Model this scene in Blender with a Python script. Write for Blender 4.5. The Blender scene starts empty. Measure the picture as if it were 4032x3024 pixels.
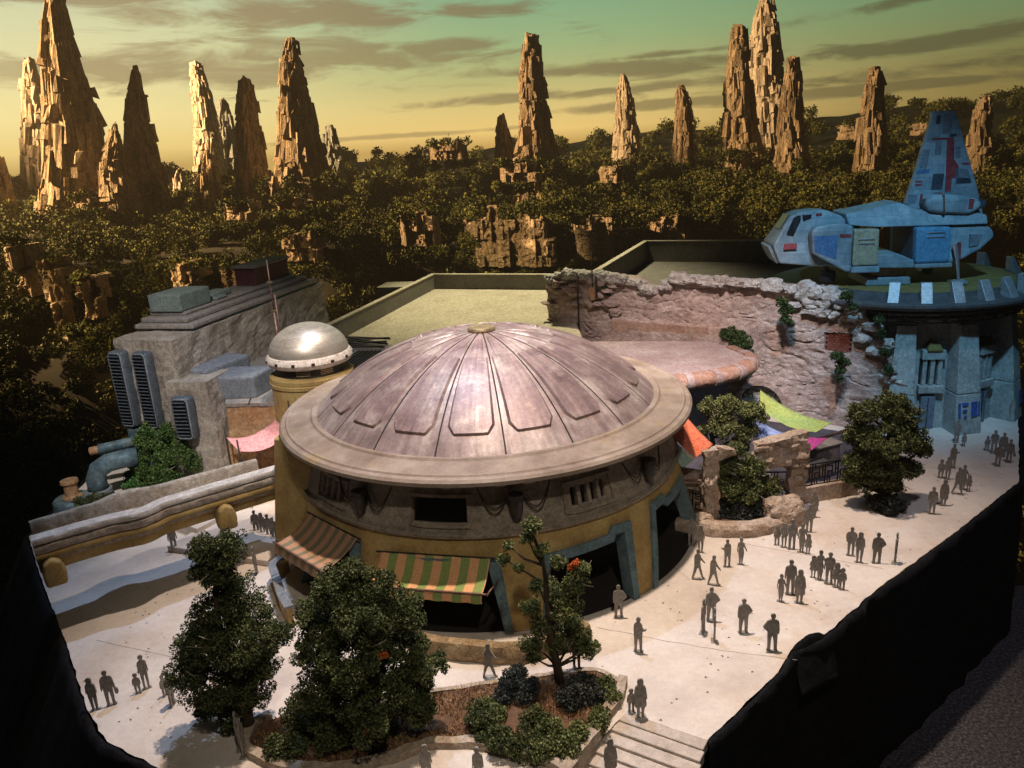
# Museum diorama of a walled desert outpost in front of a sunset canyon, one unit = one metre at figure scale.
import bpy, bmesh, math, random
import numpy as np
from mathutils import Vector, Matrix, noise

SC = bpy.context.scene
COL = SC.collection
PI = math.pi
rad = math.radians

# ------------------------------------------------------------------ camera
cam_d = bpy.data.cameras.new('camera'); cam = bpy.data.objects.new('camera', cam_d); COL.objects.link(cam)
cam_d.sensor_width = 36.0; cam_d.lens = 36.0 * 770.0 / 1024.0
cam_d.clip_start = 0.1; cam_d.clip_end = 4000
_p, _r = rad(17.2), rad(3.4)
_f = Vector((0, math.cos(_p), -math.sin(_p))); _u0 = Vector((0, math.sin(_p), math.cos(_p))); _x0 = Vector((1, 0, 0))
_x = _x0 * math.cos(_r) - _u0 * math.sin(_r); _u = _u0 * math.cos(_r) + _x0 * math.sin(_r)
cam.matrix_world = Matrix(((_x.x, _u.x, -_f.x, 0), (_x.y, _u.y, -_f.y, 0), (_x.z, _u.z, -_f.z, 25), (0, 0, 0, 1)))
SC.camera = cam

# ------------------------------------------------------------------ world: a dark exhibition hall
w = bpy.data.worlds.new('World'); SC.world = w; w.use_nodes = True
w.node_tree.nodes['Background'].inputs[0].default_value = (0.55, 0.6, 0.75, 1)
w.node_tree.nodes['Background'].inputs[1].default_value = 0.012
SC.view_settings.view_transform = 'Standard'; SC.view_settings.look = 'None'
SC.view_settings.exposure = 0.0; SC.view_settings.gamma = 1.0; SC.view_settings.use_curve_mapping = False
SC.cycles.max_bounces = 6; SC.cycles.diffuse_bounces = 3; SC.cycles.sample_clamp_indirect = 3.0

# ------------------------------------------------------------------ exhibition spotlights above the model, a sunset lamp, and added cliff lamps
def spot(name, loc, aim, power, color, angle, blend=0.6, size=1.2):
    d = bpy.data.lights.new(name, 'SPOT'); o = bpy.data.objects.new(name, d); COL.objects.link(o)
    o.location = loc; d.energy = power; d.color = color; d.spot_size = rad(angle); d.spot_blend = blend; d.shadow_soft_size = size
    o.rotation_euler = (Vector(aim) - Vector(loc)).to_track_quat('-Z', 'Y').to_euler()
    return o
spot('spot_key', (4, 45, 92), (4, 37, 0), 420000, (1.0, 0.80, 0.65), 45, 0.95, 1.4)
spot('spot_dome', (0, 52, 70), (-1.8, 49.4, 13), 160000, (1.0, 0.88, 0.80), 15, 1.0, 0.8)
spot('spot_cool', (-12, 66, 84), (-8, 41, 0), 130000, (0.44, 0.64, 1.0), 46, 0.9, 1.0)
spot('spot_tower', (-6, 56, 60), (-16, 57, 8), 90000, (1.0, 0.84, 0.60), 16, 0.9, 0.5)
spot('spot_front', (6, -6, 62), (0, 36, 3), 50000, (1.0, 0.88, 0.72), 40, 0.9, 1.5)
spot('spot_ruin', (4, 18, 62), (16, 66, 4), 290000, (1.0, 0.81, 0.75), 25, 0.9, 1.5)
spot('spot_left', (-14, 12, 62), (-25, 60, 7), 190000, (1.0, 0.92, 0.86), 28, 0.9, 1.5)
spot('spot_shuttle', (18, 26, 58), (34, 66, 9), 110000, (0.28, 0.66, 1.0), 27, 0.8, 1.2)
spot('spot_roof', (0, 104, 66), (2, 92, 8), 260000, (1.0, 0.88, 0.56), 52, 0.9, 2.0)
spot('spot_plaza_right', (28, 30, 70), (29, 50, 0), 40000, (0.86, 0.84, 1.0), 32, 0.9, 1.5)
spot('spot_sunset', (-430, 265, 175), (60, 360, 22), 28000000, (1.0, 0.62, 0.27), 58, 0.3, 4.0)
spot('added_spot_cliff_centre', (-70, 135, 62), (0, 222, -1), 1000000, (1.0, 0.66, 0.28), 17, 0.8, 1.5)  # added lamp over the canyon, brightens the central cliff
spot('added_spot_cliff_left', (-170, 130, 60), (-100, 207, -6), 800000, (1.0, 0.62, 0.24), 30, 0.9, 1.5)  # second added lamp, warms the outcrops left in shade
# ------------------------------------------------------------------ materials
def ramp(nt, stops):
    n = nt.nodes.new('ShaderNodeValToRGB'); e = n.color_ramp.elements
    while len(e) < len(stops): e.new(0.5)
    for i, (p, c) in enumerate(stops):
        e[i].position = p; e[i].color = (*c, 1)
    return n
def mat(name, cols, rough=0.8, metal=0.0, scale=0.6, bump=0.25, bscale=5.0, stain=None, spec=0.3, stretch=(1, 1, 1), island=0.0, bdist=0.08, grit=0.45):
    m = bpy.data.materials.new(name); m.use_nodes = True; nt = m.node_tree; L = nt.links.new
    b = nt.nodes['Principled BSDF']; b.inputs['Roughness'].default_value = rough; b.inputs['Metallic'].default_value = metal
    b.inputs['Specular IOR Level'].default_value = spec
    g = nt.nodes.new('ShaderNodeNewGeometry'); mp = nt.nodes.new('ShaderNodeMapping'); mp.inputs['Scale'].default_value = stretch
    L(g.outputs['Position'], mp.inputs['Vector'])
    n = nt.nodes.new('ShaderNodeTexNoise'); n.inputs['Scale'].default_value = scale; n.inputs['Detail'].default_value = 9; n.inputs['Roughness'].default_value = 0.65
    L(mp.outputs[0], n.inputs['Vector'])
    k = len(cols)
    r = ramp(nt, [(0.28 + 0.44 * i / max(1, k - 1), c) for i, c in enumerate(cols)])
    fac = n.outputs['Fac']
    if island:
        ad = nt.nodes.new('ShaderNodeMath'); ad.operation = 'MULTIPLY_ADD'
        L(g.outputs['Random Per Island'], ad.inputs[0]); ad.inputs[1].default_value = island; L(n.outputs['Fac'], ad.inputs[2])
        sb = nt.nodes.new('ShaderNodeMath'); sb.operation = 'SUBTRACT'; L(ad.outputs[0], sb.inputs[0]); sb.inputs[1].default_value = island / 2
        fac = sb.outputs[0]
    L(fac, r.inputs[0]); c = r.outputs[0]
    if stain:
        for sc_, lo, hi, colr, amt, st in stain:
            mp2 = nt.nodes.new('ShaderNodeMapping'); mp2.inputs['Scale'].default_value = st; mp2.inputs['Location'].default_value = (sc_ * 7.3, 3.1, 5.7)
            L(g.outputs['Position'], mp2.inputs['Vector'])
            n2 = nt.nodes.new('ShaderNodeTexNoise'); n2.inputs['Scale'].default_value = sc_; n2.inputs['Detail'].default_value = 7; n2.inputs['Roughness'].default_value = 0.7
            L(mp2.outputs[0], n2.inputs['Vector'])
            mr = nt.nodes.new('ShaderNodeMapRange'); mr.inputs[1].default_value = lo; mr.inputs[2].default_value = hi; mr.inputs[4].default_value = amt
            L(n2.outputs['Fac'], mr.inputs[0])
            mx = nt.nodes.new('ShaderNodeMix'); mx.data_type = 'RGBA'; L(mr.outputs[0], mx.inputs[0]); L(c, mx.inputs[6]); mx.inputs[7].default_value = (*colr, 1)
            c = mx.outputs[2]
    if grit and bump:
        for gs, ga in ((bscale * 4.5, grit), (bscale * 0.9, grit * 0.7)):
            n4 = nt.nodes.new('ShaderNodeTexNoise'); n4.inputs['Scale'].default_value = gs; n4.inputs['Detail'].default_value = 5; n4.inputs['Roughness'].default_value = 0.75
            L(mp.outputs[0], n4.inputs['Vector'])
            m4 = nt.nodes.new('ShaderNodeMapRange'); m4.inputs[1].default_value = 0.36; m4.inputs[2].default_value = 0.64; m4.inputs[3].default_value = 1 - ga; m4.inputs[4].default_value = 1 + 0.55 * ga; L(n4.outputs['Fac'], m4.inputs[0])
            hs = nt.nodes.new('ShaderNodeVectorMath'); hs.operation = 'SCALE'; L(c, hs.inputs[0]); L(m4.outputs[0], hs.inputs['Scale']); c = hs.outputs[0]
    L(c, b.inputs['Base Color'])
    rr = nt.nodes.new('ShaderNodeMapRange'); rr.inputs[3].default_value = max(0.05, rough - 0.12); rr.inputs[4].default_value = min(1, rough + 0.12)
    L(n.outputs['Fac'], rr.inputs[0]); L(rr.outputs[0], b.inputs['Roughness'])
    if bump:
        n3 = nt.nodes.new('ShaderNodeTexNoise'); n3.inputs['Scale'].default_value = bscale; n3.inputs['Detail'].default_value = 8; n3.inputs['Roughness'].default_value = 0.7
        L(mp.outputs[0], n3.inputs['Vector'])
        bp = nt.nodes.new('ShaderNodeBump'); bp.inputs['Strength'].default_value = bump; bp.inputs['Distance'].default_value = bdist
        L(n3.outputs['Fac'], bp.inputs['Height']); L(bp.outputs[0], b.inputs['Normal'])
    return m
def leafmat(name, cols, island=0.9, scale=0.8):
    m = mat(name, cols, rough=0.75, scale=scale, bump=0, island=island, spec=0.15)
    return m
def stripes(name, ca, cb, axis, width, rough=0.8):
    """woven cloth with stripes running across one local axis"""
    m = bpy.data.materials.new(name); m.use_nodes = True; nt = m.node_tree; L = nt.links.new
    b = nt.nodes['Principled BSDF']; b.inputs['Roughness'].default_value = rough; b.inputs['Specular IOR Level'].default_value = 0.1
    t = nt.nodes.new('ShaderNodeTexCoord'); s = nt.nodes.new('ShaderNodeSeparateXYZ'); L(t.outputs['UV'], s.inputs[0])
    mu = nt.nodes.new('ShaderNodeMath'); mu.operation = 'MULTIPLY'; mu.inputs[1].default_value = 1 / width; L(s.outputs[axis], mu.inputs[0])
    fr = nt.nodes.new('ShaderNodeMath'); fr.operation = 'FRACT'; L(mu.outputs[0], fr.inputs[0])
    gt = nt.nodes.new('ShaderNodeMath'); gt.operation = 'GREATER_THAN'; gt.inputs[1].default_value = 0.5; L(fr.outputs[0], gt.inputs[0])
    n = nt.nodes.new('ShaderNodeTexNoise'); n.inputs['Scale'].default_value = 9; n.inputs['Detail'].default_value = 6; L(t.outputs['Object'], n.inputs['Vector'])
    ra = ramp(nt, [(0.3, tuple(q * 0.75 for q in ca)), (0.7, ca)]); rb = ramp(nt, [(0.3, tuple(q * 0.75 for q in cb)), (0.7, cb)])
    L(n.outputs['Fac'], ra.inputs[0]); L(n.outputs['Fac'], rb.inputs[0])
    mx = nt.nodes.new('ShaderNodeMix'); mx.data_type = 'RGBA'; L(gt.outputs[0], mx.inputs[0]); L(ra.outputs[0], mx.inputs[6]); L(rb.outputs[0], mx.inputs[7])
    L(mx.outputs[2], b.inputs['Base Color'])
    return m

# ------------------------------------------------------------------ objects
def base_of(parent):
    v = Vector((0, 0, 0)); p = parent
    while p is not None: v = v + p.location; p = p.parent
    return v
def tag(o, label, cat=None, group=None, kind=None):
    if label: o['label'] = label
    if cat: o['category'] = cat
    if group: o['group'] = group
    if kind: o['kind'] = kind
    return o
def thing(name, label, cat, loc=(0, 0, 0), group=None):
    o = bpy.data.objects.new(name, None); COL.objects.link(o); o.location = loc; o.empty_display_size = 0.3
    return tag(o, label, cat, group)
def mesh(name, vf, m, parent=None, loc=None, smooth=False, local=False, auto=None):
    v, f = vf[0], vf[1]
    off = Vector((0, 0, 0)) if local else (Vector(loc) if loc is not None else base_of(parent))
    me = bpy.data.meshes.new(name)
    me.from_pydata([(a[0] - off.x, a[1] - off.y, a[2] - off.z) for a in v], [], f); me.update()
    if len(vf) > 2:
        uv = me.uv_layers.new(name='UVMap'); uvs = vf[2]
        idx = np.zeros(len(me.loops), dtype=np.int32); me.loops.foreach_get('vertex_index', idx)
        uv.data.foreach_set('uv', np.asarray(uvs, dtype=np.float32)[idx].ravel())
    if m is not None: me.materials.append(m)
    if smooth: me.polygons.foreach_set('use_smooth', [True] * len(me.polygons))
    o = bpy.data.objects.new(name, me); COL.objects.link(o)
    if parent is not None: o.parent = parent
    elif loc is not None: o.location = loc
    if auto is not None:
        try: me.set_sharp_from_angle(angle=rad(auto))
        except Exception: pass
    return o
def npmesh(name, V, F, m, parent=None, loc=None):
    """large triangle meshes from arrays"""
    V = np.asarray(V, dtype=np.float32).reshape(-1, 3); F = np.asarray(F, dtype=np.int32); k = F.shape[1]
    off = np.array(loc if loc is not None else base_of(parent), dtype=np.float32)
    me = bpy.data.meshes.new(name); me.vertices.add(len(V)); me.vertices.foreach_set('co', (V - off).ravel())
    me.loops.add(F.size); me.loops.foreach_set('vertex_index', F.ravel())
    me.polygons.add(len(F)); me.polygons.foreach_set('loop_start', np.arange(0, F.size, k, dtype=np.int32))
    me.update(calc_edges=True); me.validate()
    me.materials.append(m)
    o = bpy.data.objects.new(name, me); COL.objects.link(o)
    if parent is not None: o.parent = parent
    elif loc is not None: o.location = loc
    return o
def piece(name, src, parent, loc=(0, 0, 0), rot=(0, 0, 0), scale=(1, 1, 1)):
    """another piece that shares the mesh data of src"""
    o = bpy.data.objects.new(name, src.data if hasattr(src, 'data') else src); COL.objects.link(o); o.parent = parent
    o.location = Vector(loc) - base_of(parent); o.rotation_euler = rot; o.scale = scale
    return o

# ------------------------------------------------------------------ shapes: each returns (verts, faces)
def bev(vf, wdt, seg=2):
    bm = bmesh.new(); vs = [bm.verts.new(a) for a in vf[0]]
    for f in vf[1]:
        try: bm.faces.new([vs[i] for i in f])
        except ValueError: pass
    bmesh.ops.recalc_face_normals(bm, faces=bm.faces)
    bmesh.ops.bevel(bm, geom=list(bm.edges), offset=wdt, segments=seg, affect='EDGES', profile=0.5, clamp_overlap=True)
    bm.verts.index_update()
    out = ([tuple(q.co) for q in bm.verts], [[q.index for q in f.verts] for f in bm.faces]); bm.free()
    return out
BOXF = [(0, 3, 2, 1), (4, 5, 6, 7), (0, 1, 5, 4), (1, 2, 6, 5), (2, 3, 7, 6), (3, 0, 4, 7)]
def box(c, s, rz=0.0, b=0.0, seg=1, taper=1.0):
    x, y, z = s[0] / 2, s[1] / 2, s[2] / 2; t = taper
    P = [(-x, -y, -z), (x, -y, -z), (x, y, -z), (-x, y, -z), (-x * t, -y * t, z), (x * t, -y * t, z), (x * t, y * t, z), (-x * t, y * t, z)]
    ca, sa = math.cos(rz), math.sin(rz)
    V = [(c[0] + a * ca - q * sa, c[1] + a * sa + q * ca, c[2] + k) for a, q, k in P]
    vf = (V, BOXF)
    return bev(vf, b, seg) if b else vf
def hexa(bottom, top):
    """eight corner block from two four point loops"""
    return (list(bottom) + list(top), BOXF)
def prism(poly, z0, z1, top=None):
    n = len(poly); top = top or poly
    V = [(p[0], p[1], z0) for p in poly] + [(p[0], p[1], z1) for p in top]
    F = [list(range(n - 1, -1, -1)), list(range(n, 2 * n))] + [(i, (i + 1) % n, n + (i + 1) % n, n + i) for i in range(n)]
    return V, F
def prism_y(poly, y0, y1, inset=None):
    """polygon in the x z plane pushed along y; inset shrinks the two side faces toward the middle"""
    n = len(poly); V = [(p[0], y0, p[1]) for p in poly] + [(p[0], y1, p[1]) for p in poly]
    F = [list(range(n)), list(range(2 * n - 1, n - 1, -1))] + [(i, n + i, n + (i + 1) % n, (i + 1) % n) for i in range(n)]
    return V, F
def lathe(prof, seg=64, c=(0, 0, 0), a0=0.0, a1=360.0, close=True):
    full = abs(a1 - a0) >= 359.9; na = seg if full else seg + 1; V = []; F = []; m = len(prof)
    for i in range(na):
        a = rad(a0 + (a1 - a0) * i / seg)
        for r, z in prof: V.append((c[0] + r * math.cos(a), c[1] + r * math.sin(a), c[2] + z))
    for i in range(seg):
        j = (i + 1) % na
        for k in range(m - 1): F.append((i * m + k, j * m + k, j * m + k + 1, i * m + k + 1))
    return V, F
def tube(pts, r, seg=8, caps=True):
    P = [Vector(p) for p in pts]; n = len(P); rs = r if isinstance(r, (list, tuple)) else [r] * n; V = []; F = []
    t0 = (P[1] - P[0]).normalized(); up = Vector((0, 0, 1)) if abs(t0.z) < 0.9 else Vector((1, 0, 0)); nrm = t0.cross(up).normalized()
    for i in range(n):
        t = ((P[min(i + 1, n - 1)] - P[max(i - 1, 0)])).normalized()
        nrm = (nrm - t * nrm.dot(t)).normalized(); bn = t.cross(nrm)
        for k in range(seg):
            a = 2 * PI * k / seg; V.append(tuple(P[i] + (nrm * math.cos(a) + bn * math.sin(a)) * rs[i]))
    for i in range(n - 1):
        for k in range(seg): F.append((i * seg + k, i * seg + (k + 1) % seg, (i + 1) * seg + (k + 1) % seg, (i + 1) * seg + k))
    if caps: F.append(list(range(seg - 1, -1, -1))); F.append([(n - 1) * seg + k for k in range(seg)])
    return V, F
def grid(fn, nu, nv, uvfn=None):
    V = []; F = []; U = []
    for i in range(nu + 1):
        for j in range(nv + 1):
            V.append(fn(i / nu, j / nv)); U.append((i / nu, j / nv))
    for i in range(nu):
        for j in range(nv):
            a = i * (nv + 1) + j; F.append((a, a + nv + 1, a + nv + 2, a + 1))
    return V, F, U
def join(*vfs):
    V = []; F = []
    for vf in vfs:
        o = len(V); V += list(vf[0]); F += [[i + o for i in f] for f in vf[1]]
    return V, F
def fbm(p, oct=5, s=1.0):
    return noise.fractal(Vector(p) * s, 0.9, 2.1, oct)
def thicken(o, t, off=-1.0):
    md = o.modifiers.new('thickness', 'SOLIDIFY'); md.thickness = t; md.offset = off
    return o
def ico(sub=3):
    bm = bmesh.new(); bmesh.ops.create_icosphere(bm, subdivisions=sub, radius=1.0); bm.verts.index_update()
    out = ([tuple(v.co) for v in bm.verts], [[v.index for v in f.verts] for f in bm.faces]); bm.free(); return out
ICO2, ICO3, ICO4 = ico(2), ico(3), ico(4)
def boulder(c, s, seed, amp=0.28, sub=3, rz=0.0):
    src = {2: ICO2, 3: ICO3, 4: ICO4}[sub]; V = []; ca, sa = math.cos(rz), math.sin(rz)
    for x, y, z in src[0]:
        d = 1 + amp * noise.noise(Vector((x * 1.3 + seed * 7.1, y * 1.3, z * 1.3))) + amp * 0.6 * noise.noise(Vector((x * 3 + seed, y * 3, z * 3))) + amp * 0.25 * noise.noise(Vector((x * 8 + seed, y * 8, z * 8)))
        q = 1.0 / max(abs(x), abs(y), abs(z)) ** 0.55          # pushes the ball toward a block
        X, Y, Z = x * d * q * s[0], y * d * q * s[1], z * d * q * s[2]
        V.append((c[0] + X * ca - Y * sa, c[1] + X * sa + Y * ca, c[2] + Z))
    return V, src[1]
RNG = np.random.default_rng(11)
def foliage(blobs, leaf=0.13, sub=0.32, cover=1.5, squash=0.85, seed=0, fill=0.25):
    """clumped leaf cloud: small triangles on many little clumps that sit on the blobs"""
    rng = np.random.default_rng(seed); cen = []; rr = []
    for x, y, z, r in blobs:
        rs = max(leaf * 1.6, sub * r); k = int(max(6, 3.4 * (r / rs) ** 2))
        d = rng.normal(size=(k, 3)); d /= np.linalg.norm(d, axis=1)[:, None]
        rad_ = r * (1 - fill * rng.random(k) ** 1.5) - rs * 0.5 + r * 0.34 * (rng.random(k) < 0.14) * rng.random(k)
        cen.append(np.array([x, y, z]) + d * rad_[:, None] * np.array([1, 1, squash])); rr.append(rs * (0.6 + 0.8 * rng.random(k)))
    cen = np.concatenate(cen); rr = np.concatenate(rr)
    nl = np.maximum(6, (cover * 4 * PI * rr ** 2 / (0.55 * leaf ** 2))).astype(int)
    idx = np.repeat(np.arange(len(cen)), nl); n = len(idx)
    d = rng.normal(size=(n, 3)); d /= np.linalg.norm(d, axis=1)[:, None]
    P = cen[idx] + d * (rr[idx] * (0.72 + 0.4 * rng.random(n)))[:, None]
    t1 = rng.normal(size=(n, 3)); t1 /= np.linalg.norm(t1, axis=1)[:, None]
    t2 = np.cross(t1, rng.normal(size=(n, 3))); t2 /= np.linalg.norm(t2, axis=1)[:, None]
    s = leaf * (0.6 + 0.8 * rng.random(n))[:, None]
    V = np.stack([P - t1 * s * 0.6 - t2 * s * 0.35, P + t1 * s * 0.7, P - t1 * s * 0.3 + t2 * s * 0.7], axis=1).reshape(-1, 3)
    return V, np.arange(3 * n).reshape(-1, 3)
# ------------------------------------------------------------------ site plan in metres
FIGURES = [((-21.12, 31.41), 'woman', 1.85, -12, 'grey cut-out woman in a jacket, leftmost figure on the plaza'),
 ((-20.46, 31.68), 'bag', 2.0, -10, 'grey cut-out man carrying a bag, second figure from the left edge'),
 ((-19.48, 32.43), 'child', 1.2, 0, 'small grey cut-out child reaching up, left of the conifer'),
 ((-19.2, 32.75), 'slim', 2.0, 8, 'slim grey cut-out adult holding the hand of a child, left of the conifer'),
 ((-18.01, 32.13), 'child', 1.25, 55, 'dark cut-out child half hidden by the left conifer'),
 ((-17.34, 31.38), 'man', 2.0, 70, 'dark cut-out adult seen edge-on against the left conifer'),
 ((-27.12, 48.12), 'man', 1.95, 10, 'cut-out figure under the footbridge of which only the feet show'),
 ((-23.49, 46.93), 'man', 1.95, 20, 'blue grey cut-out figure under the footbridge showing its legs'),
 ((-18.38, 48.57), 'man', 1.95, -5, 'leftmost cut-out figure of the row under the footbridge by the drum'),
 ((-17.83, 48.24), 'woman', 1.9, 5, 'second cut-out figure from the left in the row under the footbridge'),
 ((-17.27, 47.84), 'man', 1.95, -8, 'third cut-out figure from the left in the row under the footbridge'),
 ((-16.83, 47.53), 'slim', 1.85, 4, 'rightmost cut-out figure of the row under the footbridge'),
 ((-16.85, 43.35), 'slim', 1.95, 78, 'dark edge-on cut-out figure standing alone right of the left conifer'),
 ((-13.05, 28.22), 'man', 2.0, 80, 'dark edge-on cut-out figure at the foot of the left conifer'),
 ((-12.73, 27.81), 'slim', 2.0, 78, 'dark edge-on cut-out figure nearest the camera beneath the left conifer'),
 ((-1.98, 32.08), 'walker', 1.95, 0, 'cut-out man striding past the low rock wall below the striped awning'),
 ((2.37, 32.25), 'man', 1.95, 0, 'cut-out figure half hidden behind the thin tree in the planter'),
 ((5.09, 36.45), 'akimbo', 2.0, 6, 'broad cut-out man with elbow out before the large teal doorway'),
 ((5.62, 33.37), 'phone', 2.05, -10, 'cut-out man looking at a phone in the middle of the plaza'),
 ((4.56, 29.12), 'child', 1.25, 10, 'small cut-out child beside the woman in a long coat near the stairs'),
 ((4.92, 28.76), 'coat', 2.05, 10, 'cut-out woman in a long coat at the top of the stairs'),
 ((10.79, 43.65), 'man', 1.95, 0, 'shaded cut-out man right of the domed building, left one of a pair'),
 ((11.15, 42.73), 'woman', 1.9, -5, 'shaded cut-out woman right of the domed building, right one of a pair'),
 ((10.21, 39.76), 'walker', 2.0, 0, 'cut-out walker wearing a cap, left one of two striding figures'),
 ((10.94, 39.03), 'walker', 1.95, 0, 'cut-out bareheaded walker, right one of two striding figures'),
 ((12.32, 40.93), 'phone', 1.85, 180, 'cut-out man holding a phone to the left, in front of the rock planter'),
 ((13.17, 41.05), 'dress', 1.85, 0, 'slim cut-out woman with one arm out in front of the rock planter'),
 ((16.06, 43.08), 'child', 1.35, 5, 'leftmost child of the five figures hand in hand by the boulder'),
 ((16.38, 42.75), 'woman', 1.7, 0, 'second figure from left of the five hand in hand by the boulder'),
 ((16.77, 42.47), 'man', 2.1, 5, 'tallest of the five hand in hand by the boulder'),
 ((17.21, 42.02), 'dress', 2.0, 0, 'slim woman, fourth of the five figures hand in hand by the boulder'),
 ((17.53, 41.81), 'girl', 1.4, 0, 'skirted girl at right end of the five hand in hand by the boulder'),
 ((18.62, 44.47), 'backpack', 2.0, 0, 'cut-out man with straps seen from behind, below the rock arch'),
 ((19.68, 46.41), 'coat', 1.95, 0, 'cut-out woman right of the rock arch pillar'),
 ((19.46, 47.97), 'slim', 1.95, 60, 'dark cut-out figure standing against the rock arch pillar'),
 ((14.15, 36.98), 'dress', 1.75, 0, 'small woman with arm out, left of a trio on the open plaza'),
 ((14.91, 37.64), 'man', 2.2, 0, 'tall man at the back of a trio on the open plaza'),
 ((15.1, 36.75), 'coat', 2.1, 0, 'heavy figure at the right of a trio on the open plaza'),
 ((16.82, 39.18), 'girl', 1.45, 0, 'girl at the left end of the nearer family holding hands'),
 ((17.08, 38.9), 'dress', 1.95, 0, 'slim woman, second from left in the nearer family holding hands'),
 ((17.42, 38.42), 'man', 2.05, 0, 'man in the middle of the nearer family holding hands'),
 ((17.69, 38.05), 'girl', 1.6, 0, 'girl, second from right in the nearer family holding hands'),
 ((17.9, 37.79), 'child', 1.4, 0, 'smallest child at the right end of the nearer family holding hands'),
 ((19.93, 41.31), 'backpack', 1.95, 0, 'cut-out figure with a backpack, left one of a close pair near the black edge'),
 ((20.07, 40.47), 'woman', 2.05, 0, 'cut-out woman, right one of a close pair near the black edge'),
 ((21.04, 40.31), 'akimbo', 2.05, 0, 'wide cut-out man with elbow out, alone near the black edge'),
 ((22.09, 40.19), 'slim', 2.05, 80, 'edge-on cut-out figure nearest the black edge at the right'),
 ((9.93, 35.62), 'akimbo', 2.05, 0, 'cut-out man with elbow out behind two edge-on figures'),
 ((9.25, 34.61), 'man', 2.05, 76, 'edge-on cut-out figure leaning left of the man with elbow out'),
 ((9.65, 33.9), 'slim', 2.0, 86, 'thin edge-on cut-out figure in front of the man with elbow out'),
 ((11.29, 34.41), 'akimbo', 2.05, 12, 'cut-out man turned aside with elbow out in the middle of the open plaza'),
 ((12.26, 32.85), 'akimbo', 2.15, 180, 'stout cut-out man with elbow out on the left, nearest the black torn edge'),
 ((35.56, 57.45), 'woman', 1.95, 10, 'cut-out woman standing before the blue marks on the grey tower'),
 ((35.68, 56.63), 'girl', 1.25, 0, 'small child before the grey tower pier'),
 ((36.88, 55.56), 'child', 1.25, 0, 'small child at the left of the dark cluster by the right edge'),
 ((37.03, 54.96), 'man', 1.95, 0, 'tall figure at the back left of the dark cluster by the right edge'),
 ((37.28, 54.27), 'man', 2.0, 5, 'tall figure at the back right of the dark cluster by the right edge'),
 ((37.05, 53.13), 'bag', 1.9, 0, 'figure with a bag at the right of the dark cluster by the right edge'),
 ((35.89, 52.6), 'backpack', 1.85, 0, 'foremost figure of the dark cluster by the right edge'),
 ((32.57, 52.74), 'phone', 2.0, 0, 'cut-out man holding a phone behind the group right of the round tree'),
 ((30.86, 51.22), 'child', 1.5, 0, 'child at the left of the group right of the round tree'),
 ((31.2, 50.92), 'woman', 1.8, 0, 'woman, second from left in the group right of the round tree'),
 ((31.3, 49.17), 'dress', 1.9, 0, 'slim woman in the group right of the round tree'),
 ((31.5, 48.84), 'girl', 1.3, 0, 'girl at the right end of the group right of the round tree'),
 ((30.51, 48.52), 'walker', 2.05, 0, 'dark striding figure in the group right of the round tree'),
 ((28.7, 46.96), 'coat', 1.95, 0, 'woman in a coat in front of the group right of the round tree'),
 ((27.34, 45.89), 'man', 2.0, 0, 'man standing nearest the round tree at its right'),
 ((42.5, 61.4), 'woman', 1.95, 0, 'dark figure in the far passage right of the grey tower'),
 ((42.6, 62.32), 'child', 1.3, 0, 'small dark figure in the far passage right of the grey tower')]
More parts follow.
